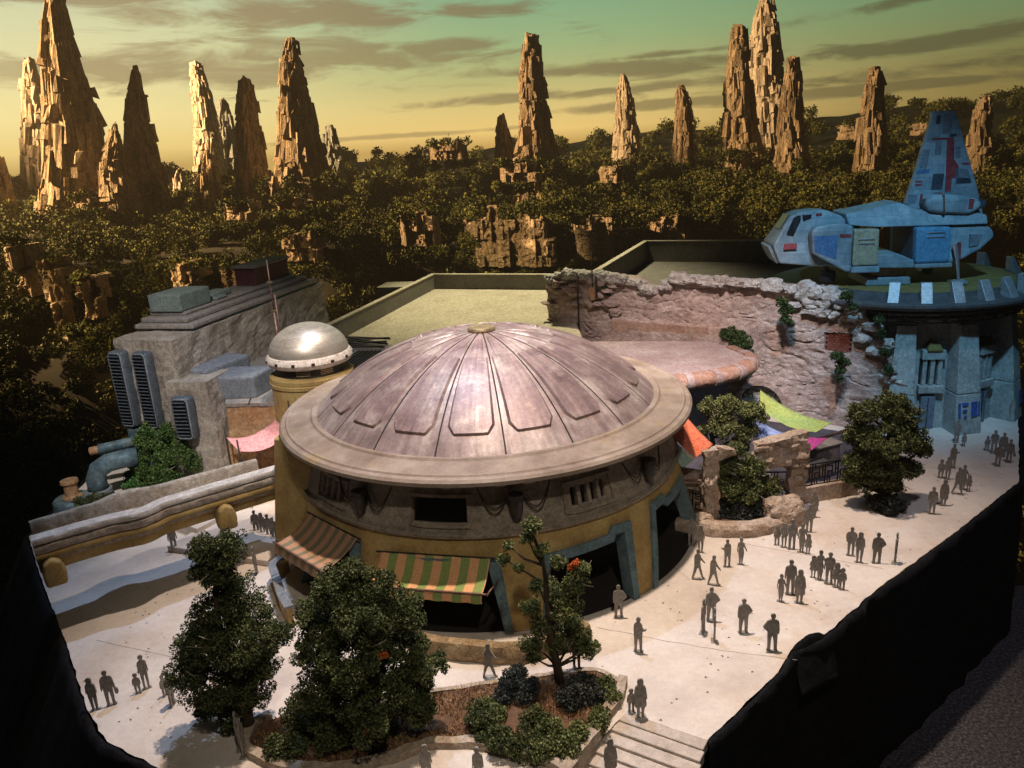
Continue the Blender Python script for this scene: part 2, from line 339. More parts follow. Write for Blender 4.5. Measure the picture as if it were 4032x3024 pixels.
TREES = {'T1': [(-13.57, 29.6, 9.3, 0.75),
 (-12.61, 29.6, 9.17, 0.87),
 (-13.33, 29.6, 8.16, 0.9),
 (-12.94, 30.1, 6.91, 0.86),
 (-13.52, 29.6, 6.1, 1.22),
 (-12.38, 30.2, 5.5, 1.04),
 (-11.27, 29.6, 4.83, 0.86),
 (-14.6, 29.6, 4.62, 1.13),
 (-12.94, 29.0, 4.71, 1.34),
 (-12.26, 30.0, 3.18, 1.16),
 (-15.28, 29.6, 3.16, 1.0),
 (-13.92, 29.1, 2.76, 1.24),
 (-12.74, 29.6, 2.03, 1.05),
 (-15.12, 30.1, 0.89, 0.73),
 (-13.68, 29.6, 0.82, 0.85)], 'T2': [(-7.1, 28.3, 8.42, 0.69),
 (-7.95, 28.3, 7.77, 0.93),
 (-6.17, 28.3, 7.74, 0.85),
 (-8.85, 28.9, 6.32, 1.04),
 (-6.75, 27.5, 6.93, 1.25),
 (-5.22, 28.3, 6.47, 1.02),
 (-9.06, 28.3, 4.95, 1.09),
 (-7.31, 27.3, 5.1, 1.44),
 (-5.67, 28.8, 4.11, 1.34),
 (-4.76, 28.3, 3.59, 0.8),
 (-4.1, 29.1, 3.24, 0.54),
 (-8.82, 27.9, 3.36, 1.19),
 (-6.78, 27.3, 2.99, 1.57),
 (-5.17, 28.3, 2.42, 1.01),
 (-8.82, 28.3, 0.83, 1.36),
 (-6.93, 28.7, -0.17, 1.38),
 (-4.96, 28.3, 1.42, 0.74),
 (-10.26, 28.9, 1.17, 0.96),
 (-8.21, 28.3, -0.99, 1.25)], 'T3': [(0.54, 31.4, 8.53, 0.5),
 (0.3, 31.4, 7.89, 0.36),
 (0.94, 31.4, 7.21, 0.42),
 (1.58, 31.4, 6.62, 0.43),
 (-0.61, 31.4, 7.6, 0.32),
 (-0.86, 31.4, 6.92, 0.36),
 (-0.2, 31.4, 6.45, 0.32),
 (2.67, 31.4, 6.18, 0.56),
 (1.26, 31.9, 4.94, 0.53),
 (0.61, 31.4, 5.49, 0.43),
 (2.32, 31.4, 5.18, 0.71),
 (1.86, 30.9, 4.5, 0.81),
 (0.33, 31.4, 4.27, 0.56),
 (0.76, 31.4, 3.23, 0.72),
 (2.27, 31.8, 2.64, 0.89),
 (0.17, 31.4, 2.25, 0.62),
 (1.34, 31.4, 2.22, 0.66),
 (2.83, 31.4, 1.8, 0.58),
 (0.2, 31.4, 1.52, 0.4),
 (3.14, 31.4, 1.88, 0.4)], 'T4': [(13.97, 47.2, 4.01, 1.05),
 (15.53, 47.2, 3.57, 1.17),
 (13.7, 47.2, 2.61, 1.06),
 (15.11, 46.7, 2.21, 1.36),
 (16.83, 47.2, 2.13, 0.94),
 (14.68, 47.2, 1.07, 1.07),
 (16.25, 47.2, 0.97, 1.07),
 (14.56, 47.2, 4.96, 0.74)], 'T4B': [(13.81, 51.5, 6.6, 0.85),
 (15.13, 51.5, 6.38, 1.12),
 (16.8, 51.5, 5.92, 1.12),
 (14.56, 51.0, 5.19, 1.18),
 (16.58, 51.5, 4.53, 1.0),
 (16.22, 51.5, 3.3, 0.87),
 (17.64, 51.5, 5.52, 0.66),
 (13.52, 51.5, 4.72, 0.66)], 'T5': [(23.23, 47.8, 6.81, 1.17),
 (25.12, 47.8, 7.02, 1.35),
 (26.17, 47.8, 6.3, 1.02),
 (23.11, 47.8, 5.18, 1.36),
 (24.6, 47.0, 5.06, 1.71),
 (26.58, 47.8, 4.62, 1.18),
 (27.34, 47.8, 3.91, 0.75),
 (22.95, 47.8, 3.17, 1.19),
 (24.56, 47.2, 2.99, 1.55),
 (26.47, 47.8, 2.54, 1.04),
 (23.69, 47.8, 1.76, 1.04),
 (25.3, 47.8, 1.48, 1.2),
 (22.65, 47.8, 2.17, 0.76)], 'T6': [(-28.77, 58.4, 4.0, 1.57),
 (-26.52, 58.4, 4.06, 1.86),
 (-25.21, 58.4, 2.97, 1.24),
 (-29.53, 58.4, 2.03, 1.62),
 (-26.92, 57.6, 2.2, 2.08),
 (-25.27, 58.4, 1.55, 1.13),
 (-29.09, 58.4, 0.36, 1.37),
 (-26.76, 58.4, 0.62, 1.51),
 (-30.7, 58.4, 0.88, 0.68)]}
SHRUBS = [('plain', [(-11.18, 27.56, 0.52, 0.57),
 (-10.53, 27.56, 0.52, 0.57)]),
 ('plain', [(-2.25, 28.51, 0.68, 0.75)]),
 ('dark', [(-0.86, 31.04, 0.55, 0.62),
 (-1.32, 30.2, 0.47, 0.52),
 (-0.22, 30.28, 0.59, 0.65),
 (-0.52, 31.93, 0.36, 0.41)]),
 ('dark', [(2.56, 30.43, 0.59, 0.65),
 (2.01, 29.73, 0.62, 0.69),
 (3.09, 29.82, 0.46, 0.52)]),
 ('pale', [(3.47, 30.27, 0.47, 0.52),
 (3.67, 29.67, 0.42, 0.47)]),
 ('plain', [(-1.33, 27.19, 0.59, 0.64),
 (-0.44, 26.76, 0.62, 0.67),
 (-2.05, 27.66, 0.41, 0.45)]),
 ('pale', [(0.77, 27.15, 0.66, 0.72),
 (1.42, 26.64, 0.54, 0.59),
 (0.33, 26.52, 0.54, 0.59),
 (1.99, 27.39, 0.48, 0.52)]),
 ('pale', [(-1.86, 29.52, 0.42, 0.47),
 (-1.44, 29.13, 0.34, 0.38)]),
 ('plain', [(0.02, 28.35, 0.53, 0.58),
 (0.52, 28.24, 0.41, 0.45)]),
 ('pale', [(2.88, 28.1, 0.41, 0.45),
 (3.17, 28.74, 0.34, 0.38)]),
 ('bright', [(-32.09, 59.45, 0.5, 0.62),
 (-30.87, 57.85, 0.52, 0.64),
 (-31.82, 58.16, 0.4, 0.49)]),
 ('plain', [(-31.33, 50.5, 2.51, 0.46),
 (-30.32, 50.5, 2.62, 0.46),
 (-29.3, 50.5, 2.74, 0.46)]),
 ('plain', [(12.65, 50.43, 0.55, 0.67),
 (11.86, 48.79, 0.48, 0.58),
 (12.49, 48.46, 0.43, 0.52)]),
 ('dark', [(13.62, 46.75, 0.68, 0.81),
 (14.66, 46.05, 0.72, 0.86),
 (15.99, 46.35, 0.62, 0.74),
 (17.23, 47.24, 0.37, 0.44)]),
 ('dark', [(24.09, 47.07, 0.52, 0.63),
 (24.71, 46.43, 0.62, 0.74),
 (25.58, 46.56, 0.36, 0.44)])]
VINES = [[(19.61, 66.2, 7.92, 0.82),
 (20.53, 66.2, 7.18, 1.07),
 (20.16, 66.2, 6.05, 0.83),
 (21.08, 66.2, 5.78, 0.66),
 (20.95, 66.2, 4.71, 0.54)], [(23.14, 63.6, 11.13, 0.51),
 (23.56, 63.6, 10.47, 0.63),
 (23.45, 63.6, 9.6, 0.47),
 (23.94, 63.6, 9.17, 0.31)], [(26.95, 61.0, 6.83, 0.54),
 (27.44, 61.0, 6.32, 0.54),
 (27.26, 61.0, 5.61, 0.38),
 (27.2, 61.0, 4.89, 0.23)], [(30.22, 60.4, 8.74, 0.38),
 (30.62, 60.4, 7.16, 0.42),
 (31.06, 60.4, 5.55, 0.38),
 (29.93, 60.4, 9.91, 0.34)], [(27.25, 60.6, 11.92, 0.52),
 (27.76, 60.6, 11.06, 0.37)], [(9.88, 76.0, 11.0, 0.46),
 (10.24, 76.0, 10.41, 0.37)]]
SPIRES = [(330, 'warm', 'rock spire cut by the left edge of the picture', [(-204.12, 2.69, 33.08),
 (-205.88, 4.88, 21.31),
 (-208.97, 7.03, 8.41),
 (-208.97, 8.08, -5.59)]),
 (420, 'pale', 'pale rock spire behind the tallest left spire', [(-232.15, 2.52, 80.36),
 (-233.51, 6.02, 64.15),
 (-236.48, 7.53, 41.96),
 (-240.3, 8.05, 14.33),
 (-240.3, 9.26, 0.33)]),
 (330, 'warm', 'tallest rock spire on the left, cut by the top edge', [(-166.09, 3.15, 95.49),
 (-168.19, 4.61, 81.85),
 (-169.33, 6.55, 70.3),
 (-169.22, 8.35, 58.41),
 (-169.96, 10.49, 44.53),
 (-173.02, 12.35, 26.77),
 (-177.08, 15.35, 6.55),
 (-177.08, 17.65, -7.45)]),
 (315, 'warm', 'low broken rock spire right of the tallest left spire', [(-146.31, 0.7, 42.41),
 (-147.82, 2.66, 36.05),
 (-149.25, 5.17, 29.25),
 (-150.34, 6.67, 18.82),
 (-150.55, 8.02, 6.31),
 (-150.55, 9.22, -7.69)]),
 (340, 'warm', 'pointed rock spire with a vertical rib, third tall one from left', [(-145.4, 1.31, 64.86),
 (-146.79, 3.2, 56.12),
 (-148.92, 5.13, 43.65),
 (-149.75, 6.93, 30.81),
 (-150.96, 10.35, 13.85),
 (-150.96, 11.9, -0.15)]),
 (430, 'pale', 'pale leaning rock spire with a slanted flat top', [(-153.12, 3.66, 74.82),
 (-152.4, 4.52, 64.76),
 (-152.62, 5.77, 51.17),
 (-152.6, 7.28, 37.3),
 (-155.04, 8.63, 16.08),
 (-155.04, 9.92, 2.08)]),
 (450, 'blue', 'shaded bluish rock peak beside the pale leaning spire', [(-148.96, 1.5, 58.94),
 (-149.3, 4.29, 49.41),
 (-149.91, 6.74, 37.31),
 (-153.21, 7.75, 15.15),
 (-153.21, 8.91, 1.15)]),
 (345, 'warm', 'slender dark topped rock spire right of the pale leaning one', [(-103.12, 2.1, 58.53),
 (-103.64, 3.93, 52.25),
 (-104.98, 4.85, 39.48),
 (-105.57, 5.69, 28.25),
 (-106.58, 8.35, 12.94),
 (-106.58, 9.6, -1.06)]),
 (330, 'warm', 'tall rock spire left of centre with greenery at its foot', [(-77.93, 1.98, 70.66),
 (-79.47, 3.99, 63.68),
 (-80.17, 5.87, 53.47),
 (-80.4, 7.42, 41.27),
 (-80.67, 9.09, 30.57),
 (-81.5, 12.94, 14.15),
 (-81.5, 14.88, 0.15)]),
 (430, 'blue', 'small bluish rock spire behind the left of centre spire', [(-87.93, 2.43, 40.63),
 (-88.08, 4.64, 33.64),
 (-88.83, 5.91, 21.87),
 (-90.08, 7.2, 9.93),
 (-90.08, 8.28, -4.07)]),
 (320, 'warm', 'stubby rock needle below the pale leaning spire', [(-114.95, 1.09, 30.39),
 (-115.56, 3.83, 23.73),
 (-116.85, 5.16, 13.04),
 (-117.55, 6.5, 5.79),
 (-117.55, 7.47, -8.21)]),
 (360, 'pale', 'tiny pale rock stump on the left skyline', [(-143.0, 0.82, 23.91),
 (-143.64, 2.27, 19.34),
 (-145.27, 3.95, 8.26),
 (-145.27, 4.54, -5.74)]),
 (345, 'warm', 'small rock spire just left of the central tall spire', [(2.49, 1.17, 38.07),
 (2.49, 2.75, 31.55),
 (2.63, 4.16, 24.0),
 (2.14, 4.8, 12.52),
 (2.14, 5.52, -1.48)]),
 (340, 'warm', 'tall blunt rock spire near the centre of the sky', [(16.5, 3.19, 68.14),
 (15.98, 4.53, 61.23),
 (15.27, 5.52, 50.69),
 (15.61, 6.55, 38.06),
 (15.66, 7.98, 27.01),
 (15.82, 10.44, 13.82),
 (15.82, 12.01, -0.18)]),
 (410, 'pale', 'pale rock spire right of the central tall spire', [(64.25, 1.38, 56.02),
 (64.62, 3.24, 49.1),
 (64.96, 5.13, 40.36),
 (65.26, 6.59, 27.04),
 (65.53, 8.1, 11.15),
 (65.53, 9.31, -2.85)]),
 (390, 'warm', 'narrow rock spire between the pale spire and the tall pair', [(88.12, 1.54, 48.09),
 (89.72, 3.54, 42.22),
 (90.05, 4.7, 29.61),
 (90.69, 6.59, 10.21),
 (90.69, 7.58, -3.79)]),
 (350, 'warm', 'left rock spire of the tall pair on the right', [(103.7, 2.91, 67.88),
 (103.91, 4.1, 61.1),
 (103.66, 5.13, 50.25),
 (104.7, 6.6, 35.36),
 (106.03, 9.79, 12.28),
 (106.03, 11.26, -1.72)]),
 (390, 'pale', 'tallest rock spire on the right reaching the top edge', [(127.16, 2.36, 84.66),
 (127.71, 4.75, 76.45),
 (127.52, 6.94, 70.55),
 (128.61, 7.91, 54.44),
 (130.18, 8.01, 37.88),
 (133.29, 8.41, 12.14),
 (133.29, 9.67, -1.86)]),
 (330, 'warm', 'shorter rock spire right of the tall pair', [(119.45, 2.6, 52.42),
 (119.5, 3.74, 44.14),
 (119.75, 4.54, 31.81),
 (120.49, 5.54, 20.99),
 (121.63, 8.33, 6.2),
 (121.63, 9.58, -7.8)]),
 (320, 'warm', 'rock spire left of the tail fin of the shuttle', [(148.18, 2.54, 46.47),
 (148.17, 3.83, 40.08),
 (148.28, 4.6, 29.81),
 (149.06, 5.79, 15.75),
 (150.69, 7.8, -4.26),
 (150.69, 8.97, -18.26)]),
 (310, 'warm', 'rock spire right of the tail fin of the shuttle', [(187.07, 1.78, 33.06),
 (186.01, 3.58, 27.28),
 (186.74, 4.53, 17.07),
 (190.16, 5.01, -7.69),
 (190.16, 5.76, -21.69)])]
OUTCROPS = [((1.68, 221.36, -0.3), (26.28, 15.59), 'lit sandstone cliff face below the forest rim, near the centre'),
 ((-90.24, 215.0, -6.4), (12.15, 10.03), 'lit sandstone outcrop behind the long stepped building'),
 ((-78.32, 216.0, -6.5), (8.36, 9.04), 'lit sandstone knob beside the dark red rooftop box'),
 ((-124.07, 212.0, -8.71), (7.57, 22.36), 'lit sandstone cliff strip in the dark canyon on the left'),
 ((-89.05, 268.0, 8.74), (14.01, 5.33), 'pinkish rock slab in the canopy left of centre'),
 ((8.03, 300.0, 15.13), (15.64, 6.71), 'flat rock ledge under the central spire'),
 ((41.42, 290.0, 13.04), (8.44, 6.52), 'small rock block in the canopy right of the central spire'),
 ((-23.68, 380.0, 24.04), (18.51, 7.71), 'layered rock mesa on the skyline left of the central spire'),
 ((-35.74, 340.0, 20.37), (5.86, 4.13), 'small pale rock block on the forest left of centre'),
 ((189.79, 420.0, 22.2), (14.59, 8.78), 'pale rock mesa behind the spire by the tail fin'),
 ((235.38, 430.0, 20.64), (17.48, 10.66), 'terraced pale rock mesa behind the tail fin'),
 ((-72.9, 270.0, 9.97), (12.54, 3.83), 'small rock slab in the canopy below the left of centre spire'),
 ((-23.86, 223.12, 3.54), (11.84, 8.81), 'dim rock face left of the lit central cliff'),
 ((25.4, 224.54, -2.02), (14.05, 11.91), 'dim rock face right of the lit central cliff'),
 ((-59.27, 228.0, -0.1), (13.45, 8.01), 'dim rock band behind the far end of the long building'),
 ((48.69, 228.56, -1.8), (12.27, 8.07), 'dim rock band above the higher rear roof'),
 ((-132.62, 214.0, 0.23), (6.91, 15.09), 'dim rock face at the left edge of the canyon'),
 ((-112.15, 206.0, -7.82), (6.14, 11.18), 'broken rock face in the canyon behind the vents'),
 ((-152.48, 292.0, 13.84), (10.91, 4.09), 'row of pale rocks at the foot of the tallest left spire')]
RIDGE = [(-473.59, 11.35),
 (-400.09, 8.9),
 (-258.39, 12.6),
 (-139.62, 14.37),
 (-116.48, 22.29),
 (-82.91, 26.02),
 (-42.39, 26.53),
 (-5.37, 30.05),
 (45.97, 27.84),
 (68.1, 30.09),
 (101.2, 33.45),
 (126.87, 35.83),
 (152.52, 35.08),
 (178.24, 32.24),
 (207.44, 36.15),
 (243.99, 37.56),
 (302.29, 40.49),
 (338.77, 41.2),
 (415.95, 43.07),
 (484.88, 41.29)]
BR_FRONT = [(-26.6, 37.94),
 (-26.16, 38.21),
 (-24.8, 39.17),
 (-23.28, 40.16),
 (-22.6, 40.38),
 (-21.81, 40.69),
 (-21.34, 41.29),
 (-21.07, 41.94),
 (-18.85, 43.56),
 (-14.61, 46.58)]
BR_REAR = [(-28.04, 40.2),
 (-27.69, 40.51),
 (-26.26, 41.57),
 (-25.2, 42.42),
 (-24.8, 43.31),
 (-24.11, 43.96),
 (-22.98, 44.13),
 (-22.11, 44.6),
 (-20.4, 45.82),
 (-18.94, 46.75),
 (-17.32, 47.85)]
# ------------------------------------------------------------------ shared materials
I3 = (1, 1, 1)
m_ground = mat('plaza_plaster', [(0.44, 0.37, 0.32), (0.60, 0.53, 0.47), (0.70, 0.64, 0.58)], rough=0.9, grit=0.10, scale=0.16, bump=0.35, bscale=3.0, bdist=0.05,
               stain=[(0.10, 0.52, 0.72, (0.50, 0.34, 0.20), 0.6, I3), (1.1, 0.62, 0.80, (0.30, 0.25, 0.21), 0.55, I3), (9.0, 0.70, 0.78, (0.16, 0.13, 0.11), 0.5, I3)])
m_black = mat('black_cloth', [(0.006, 0.006, 0.008), (0.016, 0.016, 0.019)], rough=0.95, spec=0.05, scale=1.0, bump=0.4, bscale=2.0)
m_carpet = mat('speckled_carpet', [(0.012, 0.010, 0.016), (0.06, 0.055, 0.058), (0.16, 0.145, 0.135)], rough=1.0, spec=0.0, scale=5.0, bump=0.5, bscale=9.0)
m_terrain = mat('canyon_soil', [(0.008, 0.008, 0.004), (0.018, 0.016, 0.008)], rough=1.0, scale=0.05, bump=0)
m_sand = mat('sandstone_warm', [(0.20, 0.145, 0.10), (0.40, 0.31, 0.22), (0.56, 0.46, 0.35)], rough=0.95, scale=0.16, bump=1.0, bscale=0.55, bdist=2.0, stretch=(1, 1, 0.35), grit=0.5,
             stain=[(0.07, 0.55, 0.7, (0.10, 0.09, 0.05), 0.7, (1, 1, 0.5))])
m_pale = mat('hazed_pale_rock', [(0.34, 0.29, 0.24), (0.55, 0.48, 0.40), (0.68, 0.62, 0.54)], rough=0.95, scale=0.12, bump=0.7, bscale=0.5, bdist=1.2, stretch=(1, 1, 0.35))  # paler tone paints distance haze into the stone of the far spires
m_bluerock = mat('hazed_blue_rock', [(0.20, 0.22, 0.22), (0.34, 0.36, 0.36)], rough=0.95, scale=0.1, bump=0.6, bscale=0.4, bdist=1.2, stretch=(1, 1, 0.4))  # bluish tone, likewise haze put into the rock colour
m_forest = leafmat('canopy_leaves', [(0.022, 0.030, 0.009), (0.060, 0.074, 0.022), (0.15, 0.155, 0.045)], island=0.55, scale=0.06)
m_ridge = mat('far_ridge_woods', [(0.05, 0.06, 0.035), (0.09, 0.10, 0.06)], rough=1.0, scale=0.05, bump=0.6, bscale=0.12, bdist=4)

# ------------------------------------------------------------------ display base: plaza plate, black skirt, carpet
EDGE = [(-10, 21.5), (-1.3, 21.5), (1.5, 26.0), (4.45, 29.2), (4.9, 28.7), (7.5, 27.1), (9.5, 28.9), (12, 31.2), (13.2, 32.8), (14.9, 33.5), (20, 37.8), (27, 43), (35.8, 49.95),
        (41, 58), (46.6, 67), (49, 74), (40, 103), (18, 103), (-9.5, 105), (-18.5, 88), (-26.5, 87), (-36.5, 62), (-35.5, 50.5), (-31.6, 45), (-25.9, 37.5), (-21.6, 31.5), (-19.5, 29.2), (-16.4, 27.4), (-13, 24.6)]
def rough_edge(poly, step=0.5, amp=0.10, keep=()):
    out = []
    for i, p in enumerate(poly):
        q = poly[(i + 1) % len(poly)]; d = math.hypot(q[0] - p[0], q[1] - p[1]); n = max(1, int(d / step))
        for k in range(n):
            t = k / n; x, y = p[0] + (q[0] - p[0]) * t, p[1] + (q[1] - p[1]) * t; a = amp if k else 0
            out.append((x + a * noise.noise(Vector((x * 1.7, y * 1.7, 1))), y + a * noise.noise(Vector((x * 1.7, y * 1.7, 9)))))
    return out
EDGE_R = rough_edge(EDGE)
bm = bmesh.new(); vs = [bm.verts.new((x, y, 0)) for x, y in EDGE_R]; fc = bm.faces.new(vs); bmesh.ops.triangulate(bm, faces=[fc])
bm.verts.index_update(); gvf = ([tuple(v.co) for v in bm.verts], [[v.index for v in f.verts] for f in bm.faces]); bm.free()
tag(mesh('plaza_ground', gvf, m_ground), 'pale plaster plaza ground of the model', kind='structure')
m_crack = mat('ground_joint', [(0.20, 0.17, 0.14), (0.28, 0.24, 0.20)], rough=0.95, scale=3, bump=0)
gr_ = bpy.data.objects['plaza_ground']
for pts in ([(3.8, 35.6), (7.0, 34.2), (10.0, 33.0), (13.6, 31.9)], [(-24.0, 37.2), (-20.4, 35.8), (-16.5, 34.3), (-14, 33.6)], [(8.6, 42.6), (9.4, 40.8), (9.8, 39.6)], [(27.5, 55.0), (32, 52.6), (35.5, 50.4)], [(14.0, 43.6), (18.0, 41.4), (21.5, 39.5)]):
    V = []; F = []
    P_ = []
    for a_, b_ in zip(pts, pts[1:]):
        for t_ in range(10): P_.append((a_[0] + (b_[0] - a_[0]) * t_ / 10, a_[1] + (b_[1] - a_[1]) * t_ / 10))
    for q_ in P_:
        o_ = 0.06 * noise.noise(Vector((q_[0] * 1.3, q_[1] * 1.3, 4))); w_ = 0.012 + 0.012 * (0.5 + noise.noise(Vector((q_[0], q_[1], 8)))); V += [(q_[0] + o_ - w_ * 0.5, q_[1] + o_ - w_, 0.004), (q_[0] + o_ + w_ * 0.5, q_[1] + o_ + w_, 0.004)]
    for i_ in range(len(P_) - 1): F.append((2 * i_, 2 * i_ + 2, 2 * i_ + 3, 2 * i_ + 1))
    mesh('joint', (V, F), m_crack, gr_)
# the skirt hangs from the plate; on the left it runs out over a wider dark plinth
SK = rough_edge(EDGE, 0.8, 0.16)
n_ = len(SK); V = []; F = []
for j, (z, o) in enumerate(((-0.03, 0.05), (0.05, 0.14), (0.02, 0.30), (-0.5, 0.36), (-5, 0.5), (-12, 0.9))):
    for i, (x, y) in enumerate(SK):
        a, b = SK[i - 1], SK[(i + 1) % n_]; tx, ty = b[0] - a[0], b[1] - a[1]; l = math.hypot(tx, ty) or 1
        wv = o + (0.12 * math.sin(i * 1.9) + 0.25 * noise.noise(Vector((x * 0.8, y * 0.8, z)))) * min(1, max(0, -z))
        left = max(0.0, min(1.0, (-17 - x) / 6.0)) * max(0.0, -z) / 12 * 6.0
        V.append((x + ty / l * (wv + left), y - tx / l * (wv + left), z))
for j in range(5):
    for i in range(n_):
        if -1.2 < SK[i][0] < 7.35 and SK[i][1] < 29.6 and SK[i][1] > 21.8: continue        # mouth of the stairs
        F.append((j * n_ + i, j * n_ + (i + 1) % n_, (j + 1) * n_ + (i + 1) % n_, (j + 1) * n_ + i))
tag(mesh('display_skirt', (V, F), m_black, smooth=True), 'black cloth skirt hanging around the model base', kind='structure')
tag(mesh('carpet_floor', box((0, 20, -12.25), (150, 70, 0.5)), m_carpet), 'grey speckled carpet floor beside the display', kind='structure')
# a fold of torn cloth that stands up on the right edge
tv = grid(lambda u, v: (13.2 + 2.4 * u + 0.3 * v, 32.7 + 1.3 * u - 0.9 * v, 0.10 + 0.42 * math.sin(PI * min(1, u * 1.2)) * (1 - v) ** 1.5 - 2.2 * v + 0.16 * noise.noise(Vector((u * 5, v * 5, 3)))), 14, 10)
o = mesh('cloth_fold', tv[:2], m_black, loc=(13.0, 32.5, 0), smooth=True); thicken(o, 0.06)
tag(o, 'torn raised fold of black cloth on the edge of the plaza', 'cloth')

# ------------------------------------------------------------------ canyon terrain behind the model
def ridge_z(x):
    for (xa, za), (xb, zb) in zip(RIDGE, RIDGE[1:]):
        if xa <= x <= xb: return za + (zb - za) * (x - xa) / (xb - xa)
    return RIDGE[0][1] if x < RIDGE[0][0] else RIDGE[-1][1]
def rim_y(x): return 232 + 16 * noise.noise(Vector((x * 0.018, 3.3, 0))) + 7 * noise.noise(Vector((x * 0.06, 1.3, 0))) - 55 * max(0, min(1, (-205 - x) / 50))  # last term brings the unseen left rim forward to shade the canyon
def terrain_z(x, y):
    r = rim_y(x)
    if y >= r:
        t = min(1, (y - r) / 200.0); z = -3 + 8 * t + 3.2 * fbm((x * 0.02, y * 0.02, 0), 4)
    else:
        d = r - y; z = -3 - min(14, d * 1.9) - 0.75 * max(0, d - 8) + 2.5 * fbm((x * 0.05, y * 0.05, 2), 4); z = max(z, -72)
    if x < -205: z += 9 * min(1, (-205 - x) / 40)  # plateau out of view, raised to block low light from the canyon
    if y > 470: z += (min(1, (y - 470) / 160)) ** 1.4 * (ridge_z(x) - 7 - 4)
    return z
NX, NY = 170, 110; V = []; F = []
for j in range(NY + 1):
    y = 128 + (660 - 128) * (j / NY) ** 1.35
    for i in range(NX + 1):
        x = -520 + 1040 * i / NX; V.append((x, y, terrain_z(x, y)))
for j in range(NY):
    for i in range(NX):
        a = j * (NX + 1) + i; F.append((a, a + 1, a + NX + 2, a + NX + 1))
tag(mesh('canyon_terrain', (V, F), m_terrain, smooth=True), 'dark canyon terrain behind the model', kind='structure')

# forest: leaf clouds over the plateau and down the slope, one mass
rf = random.Random(5); TV = []; TF = []; off = 0; bl = {0.8: [], 1.15: [], 1.8: []}; LEAF = {0.8: 0.60, 1.15: 0.85, 1.8: 1.4}
def crown(x, y, h, s):
    for q in OUTCROPS:
        if abs(x - q[0][0]) < 0.55 * q[1][0] + s * 0.5 and q[0][1] - 18 - 0.3 * q[1][0] < y < q[0][1] + 4:
            if y > q[0][1] - 8 - 0.3 * q[1][0]: return
            h *= 0.3; s *= 0.6
    z = terrain_z(x, y); key = 0.8 if y < 290 else (1.15 if y < 400 else 1.8)
    for _ in range(rf.randint(2, 4)):
        bl[key].append((x + rf.uniform(-1, 1) * s * 0.8, y + rf.uniform(-1, 1) * s * 0.8, z + h * rf.uniform(0.45, 1.0), s * rf.uniform(0.5, 0.95)))
for _ in range(560):
    x = rf.uniform(-215, 225); y = rim_y(x) + rf.uniform(-4, 60); crown(x, y, rf.uniform(3.5, 8), rf.uniform(2.4, 4.8))
for _ in range(420):
    x = rf.uniform(-260, 300); y = rf.uniform(290, 400); crown(x, y, rf.uniform(4, 9), rf.uniform(3.5, 6.5))
for _ in range(360):
    x = rf.uniform(-400, 450); y = rf.uniform(400, 640); crown(x, y, rf.uniform(4, 9), rf.uniform(5, 9))
for _ in range(760):
    x = rf.uniform(-190, 200); y = max(131, rim_y(x) - rf.uniform(2, 105)); crown(x, y, rf.uniform(2, 6), rf.uniform(2.2, 4.6))
for _ in range(420):                             # low scrub that darkens the slopes right behind the model
    x = rf.uniform(-150, -30) if rf.random() < 0.62 else rf.uniform(0, 170); y = rf.uniform(133, 222); crown(x, y, rf.uniform(1.5, 3.5), rf.uniform(1.8, 3.4))
for _ in range(520):                             # thick brush on the shaded slope below the rim
    x = rf.uniform(-155, -38) if rf.random() < 0.7 else rf.uniform(-40, 60); y = rf.uniform(150, 226); z = terrain_z(x, y); s = rf.uniform(1.8, 3.6)
    if not any(abs(x - q[0][0]) < 0.6 * q[1][0] and q[0][1] - 10 - 0.3 * q[1][0] < y < q[0][1] + 3 for q in OUTCROPS): bl[0.8].append((x, y, z + s * 0.2, s))
for _ in range(1500):                            # creepers and bushes clinging to the cliff under the rim
    x = rf.uniform(-205, 190); y = rim_y(x) - rf.uniform(-1, 26) * rf.random() ** 0.6; z = terrain_z(x, y); s = rf.uniform(1.2, 2.7)
    if not any(abs(x - q[0][0]) < 0.56 * q[1][0] and -14 - 0.3 * q[1][0] < y - q[0][1] < 4 for q in OUTCROPS): bl[0.8].append((x, y - 0.5, z + 0.2, s))
for (x, y, z), (wd, h), label in OUTCROPS:      # scrub round the feet and on the shoulders of the outcrops
    for _ in range(int(5 + wd * 0.9)):
        s = rf.uniform(1.0, 2.2); bl[0.8 if y < 300 else 1.15].append((x + rf.uniform(-0.62, 0.62) * wd, y - 0.3 * wd - rf.uniform(2.5, 6), z - h / 2 + rf.uniform(-3.0, -0.6), s))
    for _ in range(int(3 + wd * 0.5)):
        s = rf.uniform(1.0, 2.2); bl[0.8 if y < 300 else 1.15].append((x + rf.uniform(-0.55, 0.55) * wd, y + rf.uniform(-1, 4), z + h / 2 + rf.uniform(-0.4, 0.8), s))
for Y, tone, label, sec in SPIRES:               # greenery climbing the feet of the spires
    c, wdt, zb = sec[-2]
    for _ in range(16): bl[1.15].append((c + rf.uniform(-1.2, 1.2) * wdt, Y - wdt * rf.uniform(0.7, 1.1), zb + rf.uniform(-6, 5), rf.uniform(1.5, 3.4)))
for key, lst in bl.items():
    v, f = foliage(lst, leaf=LEAF[key], sub=0.36, cover=0.16, squash=0.72, seed=int(key * 100), fill=0.3)
    TV.append(v); TF.append(f + off); off += len(v)
o = npmesh('forest', np.concatenate(TV), np.concatenate(TF), m_forest); tag(o, 'dark broadleaf forest covering the canyon rim', kind='stuff')

